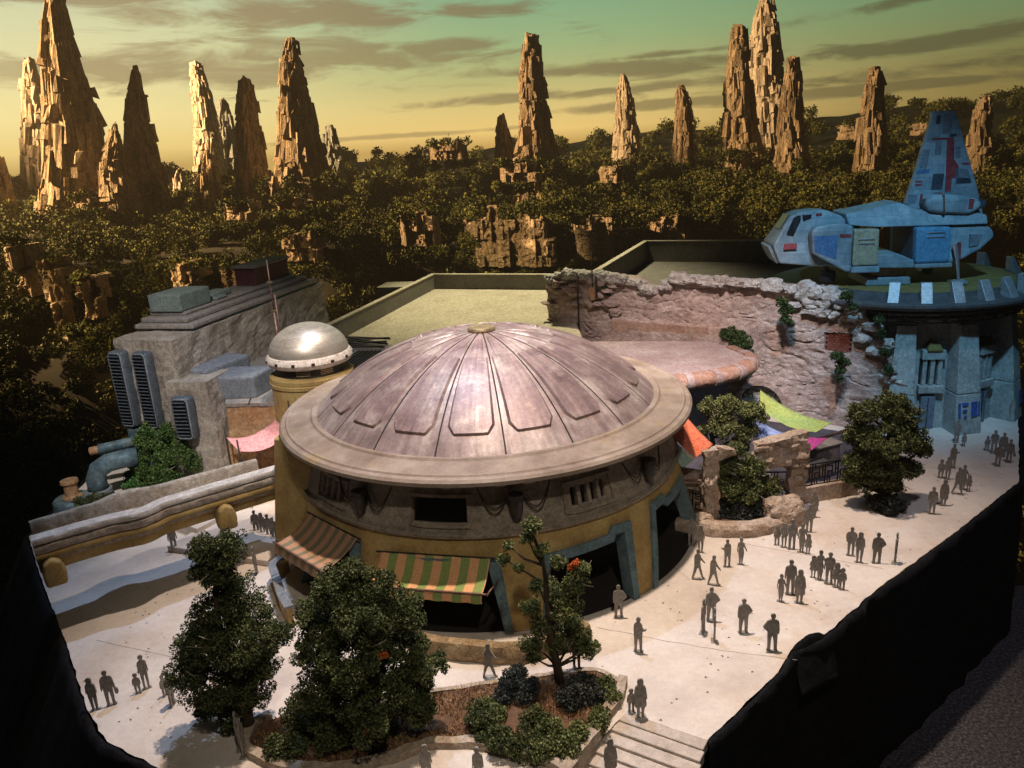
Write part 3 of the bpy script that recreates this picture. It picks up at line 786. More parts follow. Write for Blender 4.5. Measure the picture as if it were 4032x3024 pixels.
# ------------------------------------------------------------------ rock spires
def spire(sec, Y, tone, label, seed):
    """tower of fractured rock: jointed columns broken into blocks, packed round a solid heart"""
    r_ = random.Random(int(seed * 1000)); zt, zb = sec[0][2], sec[-1][2]; H = zt - zb; V = []; F = []
    def env(z):
        for (c0, w0, z0), (c1, w1, z1) in zip(sec, sec[1:]):
            if z1 <= z <= z0:
                t = (z0 - z) / max(1e-6, z0 - z1); return c0 + (c1 - c0) * t, w0 + (w1 - w0) * t
        return (sec[0][0], sec[0][1]) if z > zt else (sec[-1][0], sec[-1][1])
    def block(path, rads, n):
        o = len(V); ph = r_.uniform(0, 6.3); jit = [r_.uniform(0.72, 1.25) for _ in range(n)]
        for (x, y, z), rr in zip(path, rads):
            sl = r_.uniform(-0.5, 0.5), r_.uniform(-0.5, 0.5)
            for k in range(n):
                a = ph + 2 * PI * k / n; q = rr * jit[k] * r_.uniform(0.93, 1.07); V.append((x + q * math.cos(a), y + q * math.sin(a), z + q * (math.cos(a) * sl[0] + math.sin(a) * sl[1]) * 0.8))
        m = len(path)
        for i in range(m - 1):
            for k in range(n): F.append((o + i * n + k, o + i * n + (k + 1) % n, o + (i + 1) * n + (k + 1) % n, o + (i + 1) * n + k))
        F.append([o + (m - 1) * n + k for k in range(n)]); F.append([o + k for k in range(n - 1, -1, -1)])
    zs = [zb + H * i / 14 for i in range(15)]
    block([(env(z)[0], Y, z - (0.5 if z > zt - 1 else 0)) for z in zs], [env(z)[1] * 0.66 for z in zs], 9)
    wm = env(zb + 0.45 * H)[1]; ncol = int(60 + 3.0 * wm)
    for c in range(ncol):
        a = 2 * PI * c / ncol * 2.618 * 1.618 + r_.uniform(-.15, .15); q = 0.22 + 0.58 * ((c + 0.5) / ncol) ** 0.6
        ztop = zt - H * (max(0, q - 0.30) * r_.uniform(0.0, 1.5) * r_.random()) - r_.uniform(0, 0.03) * H; z = zb - r_.uniform(0, 4)
        while z < ztop:
            hgt = (r_.uniform(0.02, 0.06) if r_.random() < 0.5 else r_.uniform(0.05, 0.14)) * H + 0.6; z1 = min(ztop, z + hgt); c0, w0 = env(z); c1, w1 = env(z1); sh = r_.uniform(-0.16, 0.18); rr = r_.uniform(0.06, 0.22)
            block([(c0 + math.cos(a) * w0 * (q + sh), Y + math.sin(a) * w0 * (q + sh), z - 0.4), (c1 + math.cos(a) * w1 * (q + sh), Y + math.sin(a) * w1 * (q + sh), z1)], [w0 * rr + 0.25, w1 * rr * r_.uniform(0.75, 1.0) + 0.2], r_.choice((4, 5, 5, 6)))
            z = z1 - 0.2 if z1 < ztop else ztop + 1
    ja = 0.10 * wm + 0.25
    V = [(x + ja * noise.noise(Vector((x * 0.45, y * 0.45, z * 0.30 + seed))) + 0.4 * ja * noise.noise(Vector((x * 1.6, y * 1.6, z * 1.1))), y + ja * noise.noise(Vector((x * 0.45 + 7, y * 0.45, z * 0.30))), z + 0.8 * ja * noise.noise(Vector((x * 0.6, y * 0.6 + 5, z * 0.4)))) for x, y, z in V]
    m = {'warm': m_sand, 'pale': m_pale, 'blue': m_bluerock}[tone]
    tag(mesh('rock_spire', (V, F), m, loc=(sec[-1][0], Y, zb)), label, 'rock', 'rock spires on the canyon rim')
for k, (Y, tone, label, sec) in enumerate(SPIRES): spire(sec, Y, tone, label, k * 1.37 + 0.5)
for k, ((x, y, z), (wd, h), label) in enumerate(OUTCROPS):
    def cl(u, v, s=k):
        # jointed cliff: columns of rock that step in and out, with bedding ledges
        X = (u - 0.5) * wd; Z = (v - 0.5) * h; Xw = X + 0.5 * noise.noise(Vector((Z * 0.35, s, 1)))
        e = noise.cell(Vector((Xw * 0.20 + s * 3.3, Z * 0.06 + s, 0.5))) * 3.6 + noise.cell(Vector((Xw * 0.55 + s, Z * 0.22, s * 2.0))) * 1.6 + noise.cell(Vector((Xw * 1.1, Z * 0.8 + s, 4.0))) * 0.5 + 0.5 * noise.noise(Vector((X * 0.8, Z * 1.1, s)))
        top = 0.22 * h * (noise.cell(Vector((Xw * 0.33 + s, s, 9.0))) - 0.5) + 0.5 * noise.noise(Vector((X * 0.7, s, 7))) if v > 0.85 else 0
        back = 5.0 * max(0, abs(u - 0.5) * 2 - 0.72) / 0.28
        return (x + X, y - e + back - 0.55 * X, z + Z + top - (0.12 * h * max(0, abs(u - 0.5) * 2 - 0.75) * 4 if v > 0.5 else 0))
    g = grid(cl, max(16, int(wd / 0.4)), max(12, int(h / 0.4)))
    V, F = list(g[0]), list(g[1]); nu, nv = max(16, int(wd / 0.4)), max(12, int(h / 0.4)); b0 = len(V)
    for i in range(nu + 1): p = V[i * (nv + 1) + nv]; V.append((p[0], y + 12 - 0.55 * (p[0] - x), p[2] - 0.5))
    for i in range(nu): F.append((i * (nv + 1) + nv, (i + 1) * (nv + 1) + nv, b0 + i + 1, b0 + i))
    o = mesh('cliff_outcrop', (V, F), m_sand, loc=(x, y, z - h / 2)); tag(o, label, 'cliff', 'sandstone outcrops on the canyon rim')

# ------------------------------------------------------------------ sky backdrop, a curved luminous cloth behind the rim
def sky_material():
    m = bpy.data.materials.new('sunset_sky'); m.use_nodes = True; nt = m.node_tree; L = nt.links.new
    nt.nodes.remove(nt.nodes['Principled BSDF'])
    em = nt.nodes.new('ShaderNodeEmission'); L(em.outputs[0], nt.nodes['Material Output'].inputs[0])
    tc = nt.nodes.new('ShaderNodeTexCoord'); sp = nt.nodes.new('ShaderNodeSeparateXYZ'); L(tc.outputs['UV'], sp.inputs[0])
    X, Z = sp.outputs[0], sp.outputs[1]
    def mth(op, a, b=None, c=None):
        n = nt.nodes.new('ShaderNodeMath'); n.operation = op
        for i, q in enumerate((a, b, c)):
            if q is None: continue
            if isinstance(q, (int, float)): n.inputs[i].default_value = q
            else: L(q, n.inputs[i])
        return n.outputs[0]
    def sms(x, lo, hi):
        n = nt.nodes.new('ShaderNodeMapRange'); n.interpolation_type = 'SMOOTHSTEP'; L(x, n.inputs[0]); n.inputs[1].default_value = lo; n.inputs[2].default_value = hi; return n.outputs[0]
    def mix(f, a, b):
        n = nt.nodes.new('ShaderNodeMix'); n.data_type = 'RGBA'; L(f, n.inputs[0])
        for i, q in ((6, a), (7, b)):
            if isinstance(q, tuple): n.inputs[i].default_value = (*q, 1)
            else: L(q, n.inputs[i])
        return n.outputs[2]
    # uv: x is degrees of azimuth / 100 + 0.5, y is degrees of elevation / 12
    rl = ramp(nt, SKY_LEFT); rc = ramp(nt, SKY_MID); rr_ = ramp(nt, SKY_RIGHT)
    for r in (rl, rc, rr_): L(Z, r.inputs[0])
    c = mix(sms(X, 0.22, 0.52), rl.outputs[0], rc.outputs[0]); c = mix(sms(X, 0.52, 0.86), c, rr_.outputs[0])
    mp = nt.nodes.new('ShaderNodeMapping'); mp.inputs['Scale'].default_value = (14, 9, 1); L(tc.outputs['UV'], mp.inputs['Vector'])
    n1 = nt.nodes.new('ShaderNodeTexNoise'); n1.inputs['Scale'].default_value = 1.0; n1.inputs['Detail'].default_value = 8; n1.inputs['Roughness'].default_value = 0.62; n1.inputs['Distortion'].default_value = 0.6
    L(mp.outputs[0], n1.inputs['Vector']); N = mth('SUBTRACT', n1.outputs['Fac'], 0.5)
    cov = None
    for (cx, cz, rx, rz_, amt, tilt) in CLOUDS:
        dx = mth('SUBTRACT', X, cx); dz = mth('SUBTRACT', mth('SUBTRACT', Z, cz), mth('MULTIPLY', dx, tilt))
        d = mth('SQRT', mth('ADD', mth('POWER', mth('DIVIDE', dx, rx), 2.0), mth('POWER', mth('DIVIDE', dz, rz_), 2.0)))
        e = mth('SUBTRACT', mth('ADD', 1.0, mth('MULTIPLY', N, 3.6)), d)
        e = mth('MULTIPLY', sms(e, -0.10, 0.75), amt)
        cov = e if cov is None else mth('MAXIMUM', cov, e)
    dark = mix(sms(X, 0.30, 0.8), (0.25, 0.175, 0.088), (0.075, 0.068, 0.032))
    c = mix(cov, c, dark)
    # a lit lower lip on the left clouds
    L(c, em.inputs[0]); em.inputs[1].default_value = 1.14
    return m
SKY_LEFT = [(0.0, (0.50, 0.33, 0.10)), (0.10, (0.76, 0.56, 0.20)), (0.26, (0.82, 0.68, 0.30)), (0.45, (0.74, 0.66, 0.33)), (0.70, (0.60, 0.60, 0.35)), (1.0, (0.44, 0.50, 0.34))]
SKY_MID = [(0.0, (0.52, 0.32, 0.09)), (0.08, (0.76, 0.52, 0.17)), (0.20, (0.66, 0.50, 0.18)), (0.36, (0.44, 0.42, 0.17)), (0.55, (0.29, 0.40, 0.19)), (0.75, (0.21, 0.36, 0.20)), (1.0, (0.17, 0.33, 0.20))]
SKY_RIGHT = [(0.0, (0.16, 0.11, 0.03)), (0.12, (0.20, 0.15, 0.045)), (0.28, (0.18, 0.16, 0.055)), (0.50, (0.14, 0.20, 0.085)), (0.80, (0.10, 0.22, 0.12)), (1.0, (0.09, 0.20, 0.12))]
CLOUDS = [(0.37, 0.74, 0.15, 0.10, 0.80, -0.15), (0.22, 0.86, 0.16, 0.085, 0.75, -0.2), (0.35, 0.50, 0.19, 0.14, 0.72, 0.05), (0.46, 0.55, 0.08, 0.06, 0.75, 0.5), (0.22, 0.47, 0.12, 0.10, 0.55, 0.0), (0.56, 0.385, 0.15, 0.050, 0.75, -0.1),
          (0.62, 0.44, 0.05, 0.018, 0.75, 0.2), (0.60, 0.27, 0.15, 0.035, 0.70, 0.15), (0.63, 0.18, 0.14, 0.030, 0.65, 0.1), (0.43, 0.09, 0.12, 0.016, 0.55, 0.1), (0.80, 0.62, 0.10, 0.045, 0.75, 0.8), (0.78, 0.38, 0.16, 0.050, 0.75, 0.35), (0.80, 0.26, 0.17, 0.055, 0.75, 0.2), (0.74, 0.18, 0.14, 0.035, 0.65, 0.1)]
V = []; F = []; U = []
NA, NE = 64, 20
for i in range(NA + 1):
    az = -50 + 100 * i / NA
    for j in range(NE + 1):
        el = -6 + 30 * j / NE; V.append((1000 * math.sin(rad(az)), 1000 * math.cos(rad(az)), 25 + 1000 * math.tan(rad(el)))); U.append((az / 100 + 0.5, el / 12))
for i in range(NA):
    for j in range(NE):
        a = i * (NE + 1) + j; F.append((a, a + 1, a + NE + 2, a + NE + 1))
tag(mesh('sky', (V, F, U), sky_material(), smooth=True), 'painted sunset sky backdrop', kind='structure')

# ------------------------------------------------------------------ warm evening air over the canyon
def air():
    m = bpy.data.materials.new('evening_haze'); m.use_nodes = True; nt = m.node_tree; nt.nodes.remove(nt.nodes['Principled BSDF'])
    v = nt.nodes.new('ShaderNodeVolumePrincipled'); v.inputs['Color'].default_value = (0.95, 0.88, 0.74, 1); v.inputs['Density'].default_value = HAZE; v.inputs['Anisotropy'].default_value = 0.2
    nt.links.new(v.outputs[0], nt.nodes['Material Output'].inputs['Volume']); return m
HAZE = 0.00011
tag(mesh('haze', box((0, 302, 12), (1056, 730, 176)), air()), 'thin warm evening haze', kind='stuff')
# ------------------------------------------------------------------ the round domed building
def dome_mat(name, cols, rust):
    m = mat(name, cols, rough=0.46, metal=0.22, scale=0.5, bump=0.3, bscale=5.0, bdist=0.03, spec=0.45, grit=0.22,
            stain=[(0.4, 0.52, 0.68, (0.62, 0.54, 0.47), 0.6, I3), (2.8, 0.56, 0.70, rust, 0.65, I3), (9.0, 0.62, 0.70, (0.62, 0.52, 0.44), 0.5, I3)])
    nt = m.node_tree; L = nt.links.new; b = nt.nodes['Principled BSDF']; src = b.inputs['Base Color'].links[0].from_socket
    tc = nt.nodes.new('ShaderNodeTexCoord'); sp = nt.nodes.new('ShaderNodeSeparateXYZ'); L(tc.outputs['Object'], sp.inputs[0])
    at = nt.nodes.new('ShaderNodeMath'); at.operation = 'ARCTAN2'; L(sp.outputs[1], at.inputs[0]); L(sp.outputs[0], at.inputs[1])
    ln = nt.nodes.new('ShaderNodeVectorMath'); ln.operation = 'LENGTH'; L(tc.outputs['Object'], ln.inputs[0])
    cb = nt.nodes.new('ShaderNodeCombineXYZ'); mu = nt.nodes.new('ShaderNodeMath'); mu.operation = 'MULTIPLY'; mu.inputs[1].default_value = 26.0; L(at.outputs[0], mu.inputs[0]); L(mu.outputs[0], cb.inputs[0])
    m2 = nt.nodes.new('ShaderNodeMath'); m2.operation = 'MULTIPLY'; m2.inputs[1].default_value = 0.35; L(sp.outputs[2], m2.inputs[0]); L(m2.outputs[0], cb.inputs[1])
    n = nt.nodes.new('ShaderNodeTexNoise'); n.inputs['Scale'].default_value = 1.0; n.inputs['Detail'].default_value = 6; n.inputs['Roughness'].default_value = 0.65; L(cb.outputs[0], n.inputs['Vector'])
    mr = nt.nodes.new('ShaderNodeMapRange'); mr.inputs[1].default_value = 0.36; mr.inputs[2].default_value = 0.66; mr.inputs[3].default_value = 0.76; mr.inputs[4].default_value = 1.25; L(n.outputs['Fac'], mr.inputs[0])
    sc_ = nt.nodes.new('ShaderNodeVectorMath'); sc_.operation = 'SCALE'; L(src, sc_.inputs[0]); L(mr.outputs[0], sc_.inputs['Scale']); L(sc_.outputs[0], b.inputs['Base Color'])
    return m
m_gore = dome_mat('weathered_dome_metal', [(0.19, 0.135, 0.13), (0.31, 0.235, 0.225), (0.47, 0.395, 0.37)], (0.34, 0.19, 0.13))
m_panel = dome_mat('rusted_dome_panel', [(0.155, 0.10, 0.105), (0.26, 0.18, 0.18), (0.38, 0.295, 0.275)], (0.46, 0.32, 0.22))
m_brim = mat('brim_plaster', [(0.16, 0.115, 0.085), (0.28, 0.215, 0.17), (0.40, 0.335, 0.28)], rough=0.5, grit=0.16, scale=0.4, bump=0.4, bscale=5.0, bdist=0.03,
             stain=[(0.5, 0.55, 0.7, (0.36, 0.26, 0.13), 0.7, I3), (3.0, 0.6, 0.72, (0.20, 0.15, 0.11), 0.6, I3)])
m_seam = mat('dark_seam', [(0.03, 0.022, 0.02), (0.06, 0.045, 0.04)], rough=0.9, bump=0)
m_band = mat('stone_band', [(0.15, 0.12, 0.09), (0.27, 0.225, 0.175), (0.36, 0.31, 0.25)], rough=0.9, scale=0.6, bump=0.5, bscale=4.0, stain=[(1.6, 0.6, 0.75, (0.11, 0.085, 0.06), 0.7, (1, 1, 0.4))])
m_ochre = mat('ochre_plaster', [(0.25, 0.16, 0.06), (0.40, 0.275, 0.10), (0.51, 0.385, 0.17)], rough=0.85, grit=0.28, scale=0.5, bump=0.45, bscale=6.0, stain=[(0.9, 0.58, 0.75, (0.17, 0.115, 0.06), 0.75, (1, 1, 0.35)), (4.0, 0.58, 0.72, (0.30, 0.23, 0.13), 0.6, I3)])
m_teal = mat('teal_trim_paint', [(0.07, 0.11, 0.12), (0.12, 0.19, 0.22), (0.18, 0.27, 0.31)], rough=0.7, scale=1.5, bump=0.35, bscale=8.0, stain=[(2.0, 0.6, 0.72, (0.16, 0.13, 0.09), 0.6, I3)])
m_dark = mat('dark_interior', [(0.010, 0.008, 0.008), (0.018, 0.014, 0.013)], rough=0.9, bump=0)  # near-black colour stands in for the shade inside the doorways
m_iron = mat('dark_iron', [(0.025, 0.022, 0.02), (0.06, 0.05, 0.045)], rough=0.55, metal=0.4, scale=3, bump=0.2)
m_brass = mat('worn_brass', [(0.30, 0.22, 0.12), (0.50, 0.40, 0.24)], rough=0.4, metal=0.6, scale=2, bump=0.15)
m_pipe = mat('copper_rod', [(0.16, 0.09, 0.07), (0.30, 0.19, 0.15)], rough=0.45, metal=0.5, scale=3, bump=0.1)
BX, BY = -1.8, 49.6
def Rw(z): return 14.0 - 0.286 * z
def onwall(a, z, o=0.0):
    r = Rw(z) + o; return (BX + r * math.cos(rad(a)), BY + r * math.sin(rad(a)), z)
def inside(poly, a, z):
    c = False; j = len(poly) - 1
    for i in range(len(poly)):
        (xi, yi), (xj, yj) = poly[i], poly[j]
        if (yi > z) != (yj > z) and a < (xj - xi) * (z - yi) / (yj - yi) + xi: c = not c
        j = i
    return c
building = thing('domed_building', 'round ochre building with a ribbed brown dome and wide brim', 'building', (BX, BY, 0))
DOOR_A = [(-54.6, -1), (-54.6, 0), (-52.6, 4.0), (-57.4, 4.1), (-58.3, 3.75), (-76.2, 3.6), (-78.0, 0), (-78.0, -1)]
DOOR_B = [(-47.9, -1), (-47.9, 0), (-41.6, 4.2), (-36.0, 4.25), (-34.5, 3.9), (-18.0, 3.8), (-16.0, 0), (-16.0, -1)]
DOOR_C = [(-86.4, -1), (-86.4, 0), (-88.8, 3.75), (-116.2, 3.75), (-118.4, 0), (-118.4, -1)]
DOOR_D = [(-124.5, -1), (-124.5, 0), (-125.8, 3.9), (-145.6, 3.9), (-147.5, 0), (-147.5, -1)]
WIN = [(-109.0, -94.6, 5.80, 7.16)]
SLOT1 = [(-68.0 + 3.0 * k, -66.2 + 3.0 * k, 5.98, 7.02) for k in range(4)]
SLOT2 = [(-143.0 + 3.0 * k, -141.2 + 3.0 * k, 6.0, 7.0) for k in range(4)]
def shell(a0, a1, da, z0, z1, dz, hole, o=0.0):
    na = int(round((a1 - a0) / da)); nz = max(1, int(round((z1 - z0) / dz))); V = []; F = []
    for i in range(na + 1):
        for j in range(nz + 1): V.append(onwall(a0 + (a1 - a0) * i / na, z0 + (z1 - z0) * j / nz, o))
    for i in range(na):
        for j in range(nz):
            a = a0 + (a1 - a0) * (i + 0.5) / na; z = z0 + (z1 - z0) * (j + 0.5) / nz
            if hole(a, z): continue
            q = i * (nz + 1) + j; F.append((q, q + nz + 1, q + nz + 2, q + 1))
    return V, F
doors = [DOOR_A, DOOR_B, DOOR_C, DOOR_D]
o = mesh('lower_wall', shell(-180, 180, 0.6, 0, 5.2, 0.13, lambda a, z: any(inside(d, a, z) for d in doors)), m_ochre, building, smooth=True, auto=40); thicken(o, 0.8)
rects = WIN + SLOT1 + SLOT2
o = mesh('upper_wall', shell(-180, 180, 0.6, 5.2, 8.35, 0.06, lambda a, z: any(r[0] < a < r[1] and r[2] < z < r[3] for r in rects), 0.10), m_band, building, smooth=True, auto=40); thicken(o, 0.6)
mesh('ledge', lathe([(Rw(5.2) - 0.3, 5.06), (Rw(5.2) + 0.24, 5.06), (Rw(5.2) + 0.26, 5.22), (Rw(5.2) + 0.08, 5.27)], 180, (BX, BY, 0)), m_band, building, smooth=True, auto=30)
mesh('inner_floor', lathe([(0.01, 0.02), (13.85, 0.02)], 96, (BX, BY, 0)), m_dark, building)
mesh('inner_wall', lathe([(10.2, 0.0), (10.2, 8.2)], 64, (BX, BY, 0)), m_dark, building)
def trim(path, wdt, dep, name, m, parent, o0=0.16):
    """a flat band laid on the wall along a path given in degrees and metres"""
    P = [(rad(a) * Rw(z), z) for a, z in path]; n = len(P); V = []; F = []
    for i in range(n):
        a, b = P[max(0, i - 1)], P[min(n - 1, i + 1)]
        if 0 < i < n - 1:
            d1 = Vector((P[i][0] - a[0], P[i][1] - a[1])).normalized(); d2 = Vector((b[0] - P[i][0], b[1] - P[i][1])).normalized()
            nn = Vector((-(d1.y + d2.y), d1.x + d2.x)); nn.normalize(); k = 1 / max(0.45, nn.dot(Vector((-d1.y, d1.x)))); nn = nn * k
        else:
            d = Vector((b[0] - a[0], b[1] - a[1])).normalized(); nn = Vector((-d.y, d.x))
        for s in (-0.5, 0.5):
            x, z = P[i][0] + nn.x * wdt * s, P[i][1] + nn.y * wdt * s
            ang = math.degrees(P[i][0] / Rw(P[i][1]) + (x - P[i][0]) / Rw(z))
            for oo in (o0, o0 - dep): V.append(onwall(ang, max(z, 0.0) if i not in (0, n - 1) else P[i][1], oo))
    for i in range(n - 1):
        q = i * 4; F += [(q, q + 4, q + 6, q + 2), (q + 1, q + 3, q + 7, q + 5), (q, q + 1, q + 5, q + 4), (q + 2, q + 6, q + 7, q + 3)]
    F += [(0, 2, 3, 1), (4 * n - 4, 4 * n - 3, 4 * n - 1, 4 * n - 2)]
    return mesh(name, (V, F), m, parent)
def dense(path, step=2.5):
    out = []
    for p, q in zip(path, path[1:]):
        k = max(1, int(abs(q[0] - p[0]) / step))
        out += [(p[0] + (q[0] - p[0]) * i / k, p[1] + (q[1] - p[1]) * i / k) for i in range(k)]
    return out + [path[-1]]
for D in doors: trim(dense(D[1:-1]), 0.46, 0.9, 'door_frame', m_teal, building)
# window surrounds of the upper band
def surround(a0, a1, z0, z1, name='window_frame'):
    trim(dense([(a0, z0), (a0, z1), (a1, z1), (a1, z0), (a0, z0)]), 0.16, 0.16, name, m_band, building, 0.22)
surround(-69.6, -55.2, 5.72, 7.28); surround(-144.4, -130.8, 5.75, 7.2); surround(-109.5, -94.1, 5.7, 7.28)
for k in range(3):
    a = -66.2 + 3.0 * k + 0.6
    trim([(a, 5.95), (a, 7.05)], 0.2, 0.3, 'mullion', m_band, building, 0.17)
# brim and dome
mesh('brim', lathe([(11.0, 9.0), (11.25, 9.18), (11.5, 9.2), (11.62, 9.08), (12.9, 8.86), (12.98, 8.93), (13.12, 8.95), (13.2, 8.86), (13.46, 8.82), (13.6, 8.68), (13.58, 8.46), (13.4, 8.38), (12.4, 8.42), (11.3, 8.36)], 200, (BX, BY, 0)), m_brim, building, smooth=True, auto=28)
RS = (11.2 ** 2 + 4.4 ** 2) / (2 * 4.4); ZC = 13.5 - RS
def dome(a, r, o=0.0):
    z = math.sqrt((RS + o) ** 2 - (r * (RS + o) / RS) ** 2) + ZC; rr = r * (RS + o) / RS
    return (BX + rr * math.cos(rad(a)), BY + rr * math.sin(rad(a)), z)
mesh('dome_underlay', lathe([(max(0.02, 11.15 * k / 24), math.sqrt((RS - 0.07) ** 2 - (11.15 * k / 24) ** 2) + ZC) for k in range(25)], 144, (BX, BY, 0)), m_seam, building, smooth=True)
for k in range(18):
    a0 = -103.5 + 20 * k
    def gore(u, v, a0=a0):
        r = 0.9 + (11.2 - 0.9) * v; g_ = math.degrees(0.045 / r); return dome(a0 + g_ + (20 - 2 * g_) * u, r)
    mesh('gore', grid(gore, 8, 18)[:2], m_gore, building, smooth=True)
    def rim(u, v, a0=a0, t=0.13):
        # long raised panel with cut lower corners, its side faces folded down to the dome
        r0, r1 = 4.62, 10.2; r = r0 + (r1 - r0) * min(1, max(0, (v - 0.02) / 0.96)); hw = 0.72 + (r - 4.6) * 0.128
        cut = max(0, (r - (r1 - 0.5)) / 0.5); hw = hw - 0.42 * cut
        s = (u - 0.5) * 2; edge = u <= 0.001 or u >= 0.999 or v <= 0.001 or v >= 0.999
        su = max(-1, min(1, s * 1.02)); return dome(a0 + 10 + math.degrees(su * hw / r), r, -0.05 if edge else t)
    mesh('raised_panel', grid(rim, 12, 28)[:2], m_panel, building, smooth=True, auto=35)
    def cap(u, v, a0=a0, t=0.05):
        r = 1.5 + 2.5 * v; hw = 0.125 * r; s = (u - 0.5) * 2; edge = u <= 0.001 or u >= 0.999 or v <= 0.001 or v >= 0.999
        return dome(a0 + 10 + math.degrees(s * hw / r), r, -0.04 if edge else t)
    mesh('upper_panel', grid(cap, 6, 6)[:2], m_panel, building, smooth=True, auto=35)
mesh('crown_disc', lathe([(0.0, 13.78), (0.7, 13.78), (0.86, 13.72), (0.93, 13.6), (0.9, 13.4)], 48, (BX, BY, 0)), m_brass, building, smooth=True, auto=30)
for a in (-99, -86, -79, -58, -121):
    x, y, z = onwall(a, 8.15, 0.7); mesh('eave_block', box((x, y, z), (0.55, 0.7, 0.36), rad(a + 90), 0.04), m_brim, building)
# dark canister lamps with cables under the brim
for a, zc in ((-82.5, 6.75), (-40.9, 6.5), (-124.3, 6.6)):
    x, y, z = onwall(a, zc, 0.42)
    lamp = mesh('canister', lathe([(0.0, 0.62), (0.42, 0.62), (0.46, 0.4), (0.36, 0.3), (0.38, -0.3), (0.30, -0.45), (0.26, -0.75), (0.0, -0.85)], 20, (x, y, z)), m_iron, building, smooth=True, auto=30)
    for s, dp in ((-1, 0.9), (-1, 1.2), (1, 1.0), (1, 1.25)):
        pts = []
        for i in range(13):
            t = i / 12; aa = a + s * (1.5 + 8.0 * t); pts.append(onwall(aa, zc + 0.55 - dp * math.sin(PI * t) + 0.45 * t, 0.30))
        mesh('cable', tube(pts, 0.035, 6), m_iron, building, smooth=True)

# ------------------------------------------------------------------ striped awnings hung on the round wall
m_strG = stripes('awning_green_orange', (0.75, 0.40, 0.20), (0.26, 0.33, 0.11), 0, 0.165)
m_strP = stripes('awning_plum_brown', (0.46, 0.26, 0.16), (0.22, 0.19, 0.12), 0, 0.165)
def awning(a0, a1, z0, reach, drop, label, m, flap):
    th = thing('awning', label, 'awning', onwall((a0 + a1) / 2, z0, 0.3))
    amid = rad((a0 + a1) / 2); out = Vector((math.cos(amid), math.sin(amid), 0))
    A, B = Vector(onwall(a0, z0, 0.35)), Vector(onwall(a1, z0, 0.35))
    A2, B2 = A + out * reach + Vector((0, 0, -drop)), B + out * reach + Vector((0, 0, -drop))
    def cloth(u, v):
        p = (A + (B - A) * u) * (1 - v) + (A2 + (B2 - A2) * u) * v
        return tuple(p + Vector((0, 0, -0.42 * math.sin(PI * v) * (0.6 + 0.4 * math.sin(PI * u)) + 0.02 * math.sin(u * 40))))
    g = grid(cloth, 40, 14); o = mesh('canopy_cloth', g, m, th, smooth=True); thicken(o, 0.03)
    def val(u, v):
        p = A2 + (B2 - A2) * u; return tuple(p + out * (0.16 * math.sin(v * 2.2)) + Vector((0, 0, 0.06 - flap * v + 0.03 * math.sin(u * 37 + v))))
    g = grid(val, 40, 6); o = mesh('valance', g, m, th, smooth=True); thicken(o, 0.03)
    e = out * 0.10 + Vector((0, 0, 0.10)); sd = (B2 - A2).normalized() * 0.28
    mesh('front_rod', tube([A2 - sd - out * 0.25, A2 - sd + e * 0.2, A2 - sd * 0.6 + e, A2 + e, B2 + e, B2 + sd * 0.6 + e, B2 + sd + e * 0.2, B2 + sd - out * 0.25], 0.06, 8), m_pipe, th, smooth=True)
    mesh('wall_rod', tube([A - sd, A, B, B + sd], 0.06, 8), m_iron, th, smooth=True)
    for P2, P1, s in ((A2, A, -1), (B2, B, 1)):
        wl = P1 + sd * s * 1.2 - Vector((0, 0, 1.35)); mesh('stay_rod', tube([P2 + sd * s - out * 0.2, wl], 0.05, 8), m_pipe, th, smooth=True)
    return th
awning(-116.8, -89.6, 4.10, 2.0, 0.95, 'green and orange striped awning over the front doorway of the round building', m_strG, 0.5)
awning(-146.0, -124.2, 4.5, 2.4, 1.0, 'plum and tan striped awning on the left side of the round building', m_strP, 0.6)
# ------------------------------------------------------------------ materials for the other buildings
m_mud = mat('mud_plaster', [(0.22, 0.18, 0.15), (0.36, 0.31, 0.26), (0.46, 0.41, 0.35)], rough=0.92, scale=0.5, bump=0.6, bscale=3.5, bdist=0.15,
            stain=[(0.5, 0.56, 0.72, (0.20, 0.14, 0.10), 0.7, (1, 1, 0.5)), (2.2, 0.62, 0.75, (0.50, 0.46, 0.40), 0.5, I3)])
m_slab = mat('grey_roof_slab', [(0.20, 0.18, 0.165), (0.32, 0.29, 0.27)], rough=0.9, scale=0.8, bump=0.35, bscale=4.0, stain=[(0.6, 0.6, 0.75, (0.26, 0.17, 0.13), 0.6, I3)])
m_greenbox = mat('green_grey_metal', [(0.13, 0.17, 0.16), (0.22, 0.27, 0.26)], rough=0.7, scale=1.2, bump=0.25, bscale=6)
m_bluegrey = mat('blue_grey_metal', [(0.14, 0.16, 0.19), (0.26, 0.28, 0.32)], rough=0.6, scale=1.5, bump=0.25, bscale=6, stain=[(2.5, 0.6, 0.72, (0.34, 0.33, 0.33), 0.5, I3)])
m_vent = mat('vent_metal', [(0.07, 0.09, 0.11), (0.15, 0.18, 0.21)], rough=0.5, metal=0.2, scale=2, bump=0.15)
m_ventdark = mat('vent_recess', [(0.008, 0.010, 0.016), (0.018, 0.02, 0.03)], rough=0.8, bump=0)
m_redbox = mat('dark_red_metal', [(0.07, 0.022, 0.020), (0.14, 0.045, 0.04)], rough=0.7, scale=1.0, bump=0.2)
m_patina = mat('patina_copper', [(0.05, 0.085, 0.11), (0.12, 0.19, 0.22), (0.24, 0.32, 0.33)], rough=0.6, metal=0.2, scale=1.2, bump=0.3, stain=[(1.5, 0.58, 0.72, (0.24, 0.15, 0.10), 0.7, I3)])
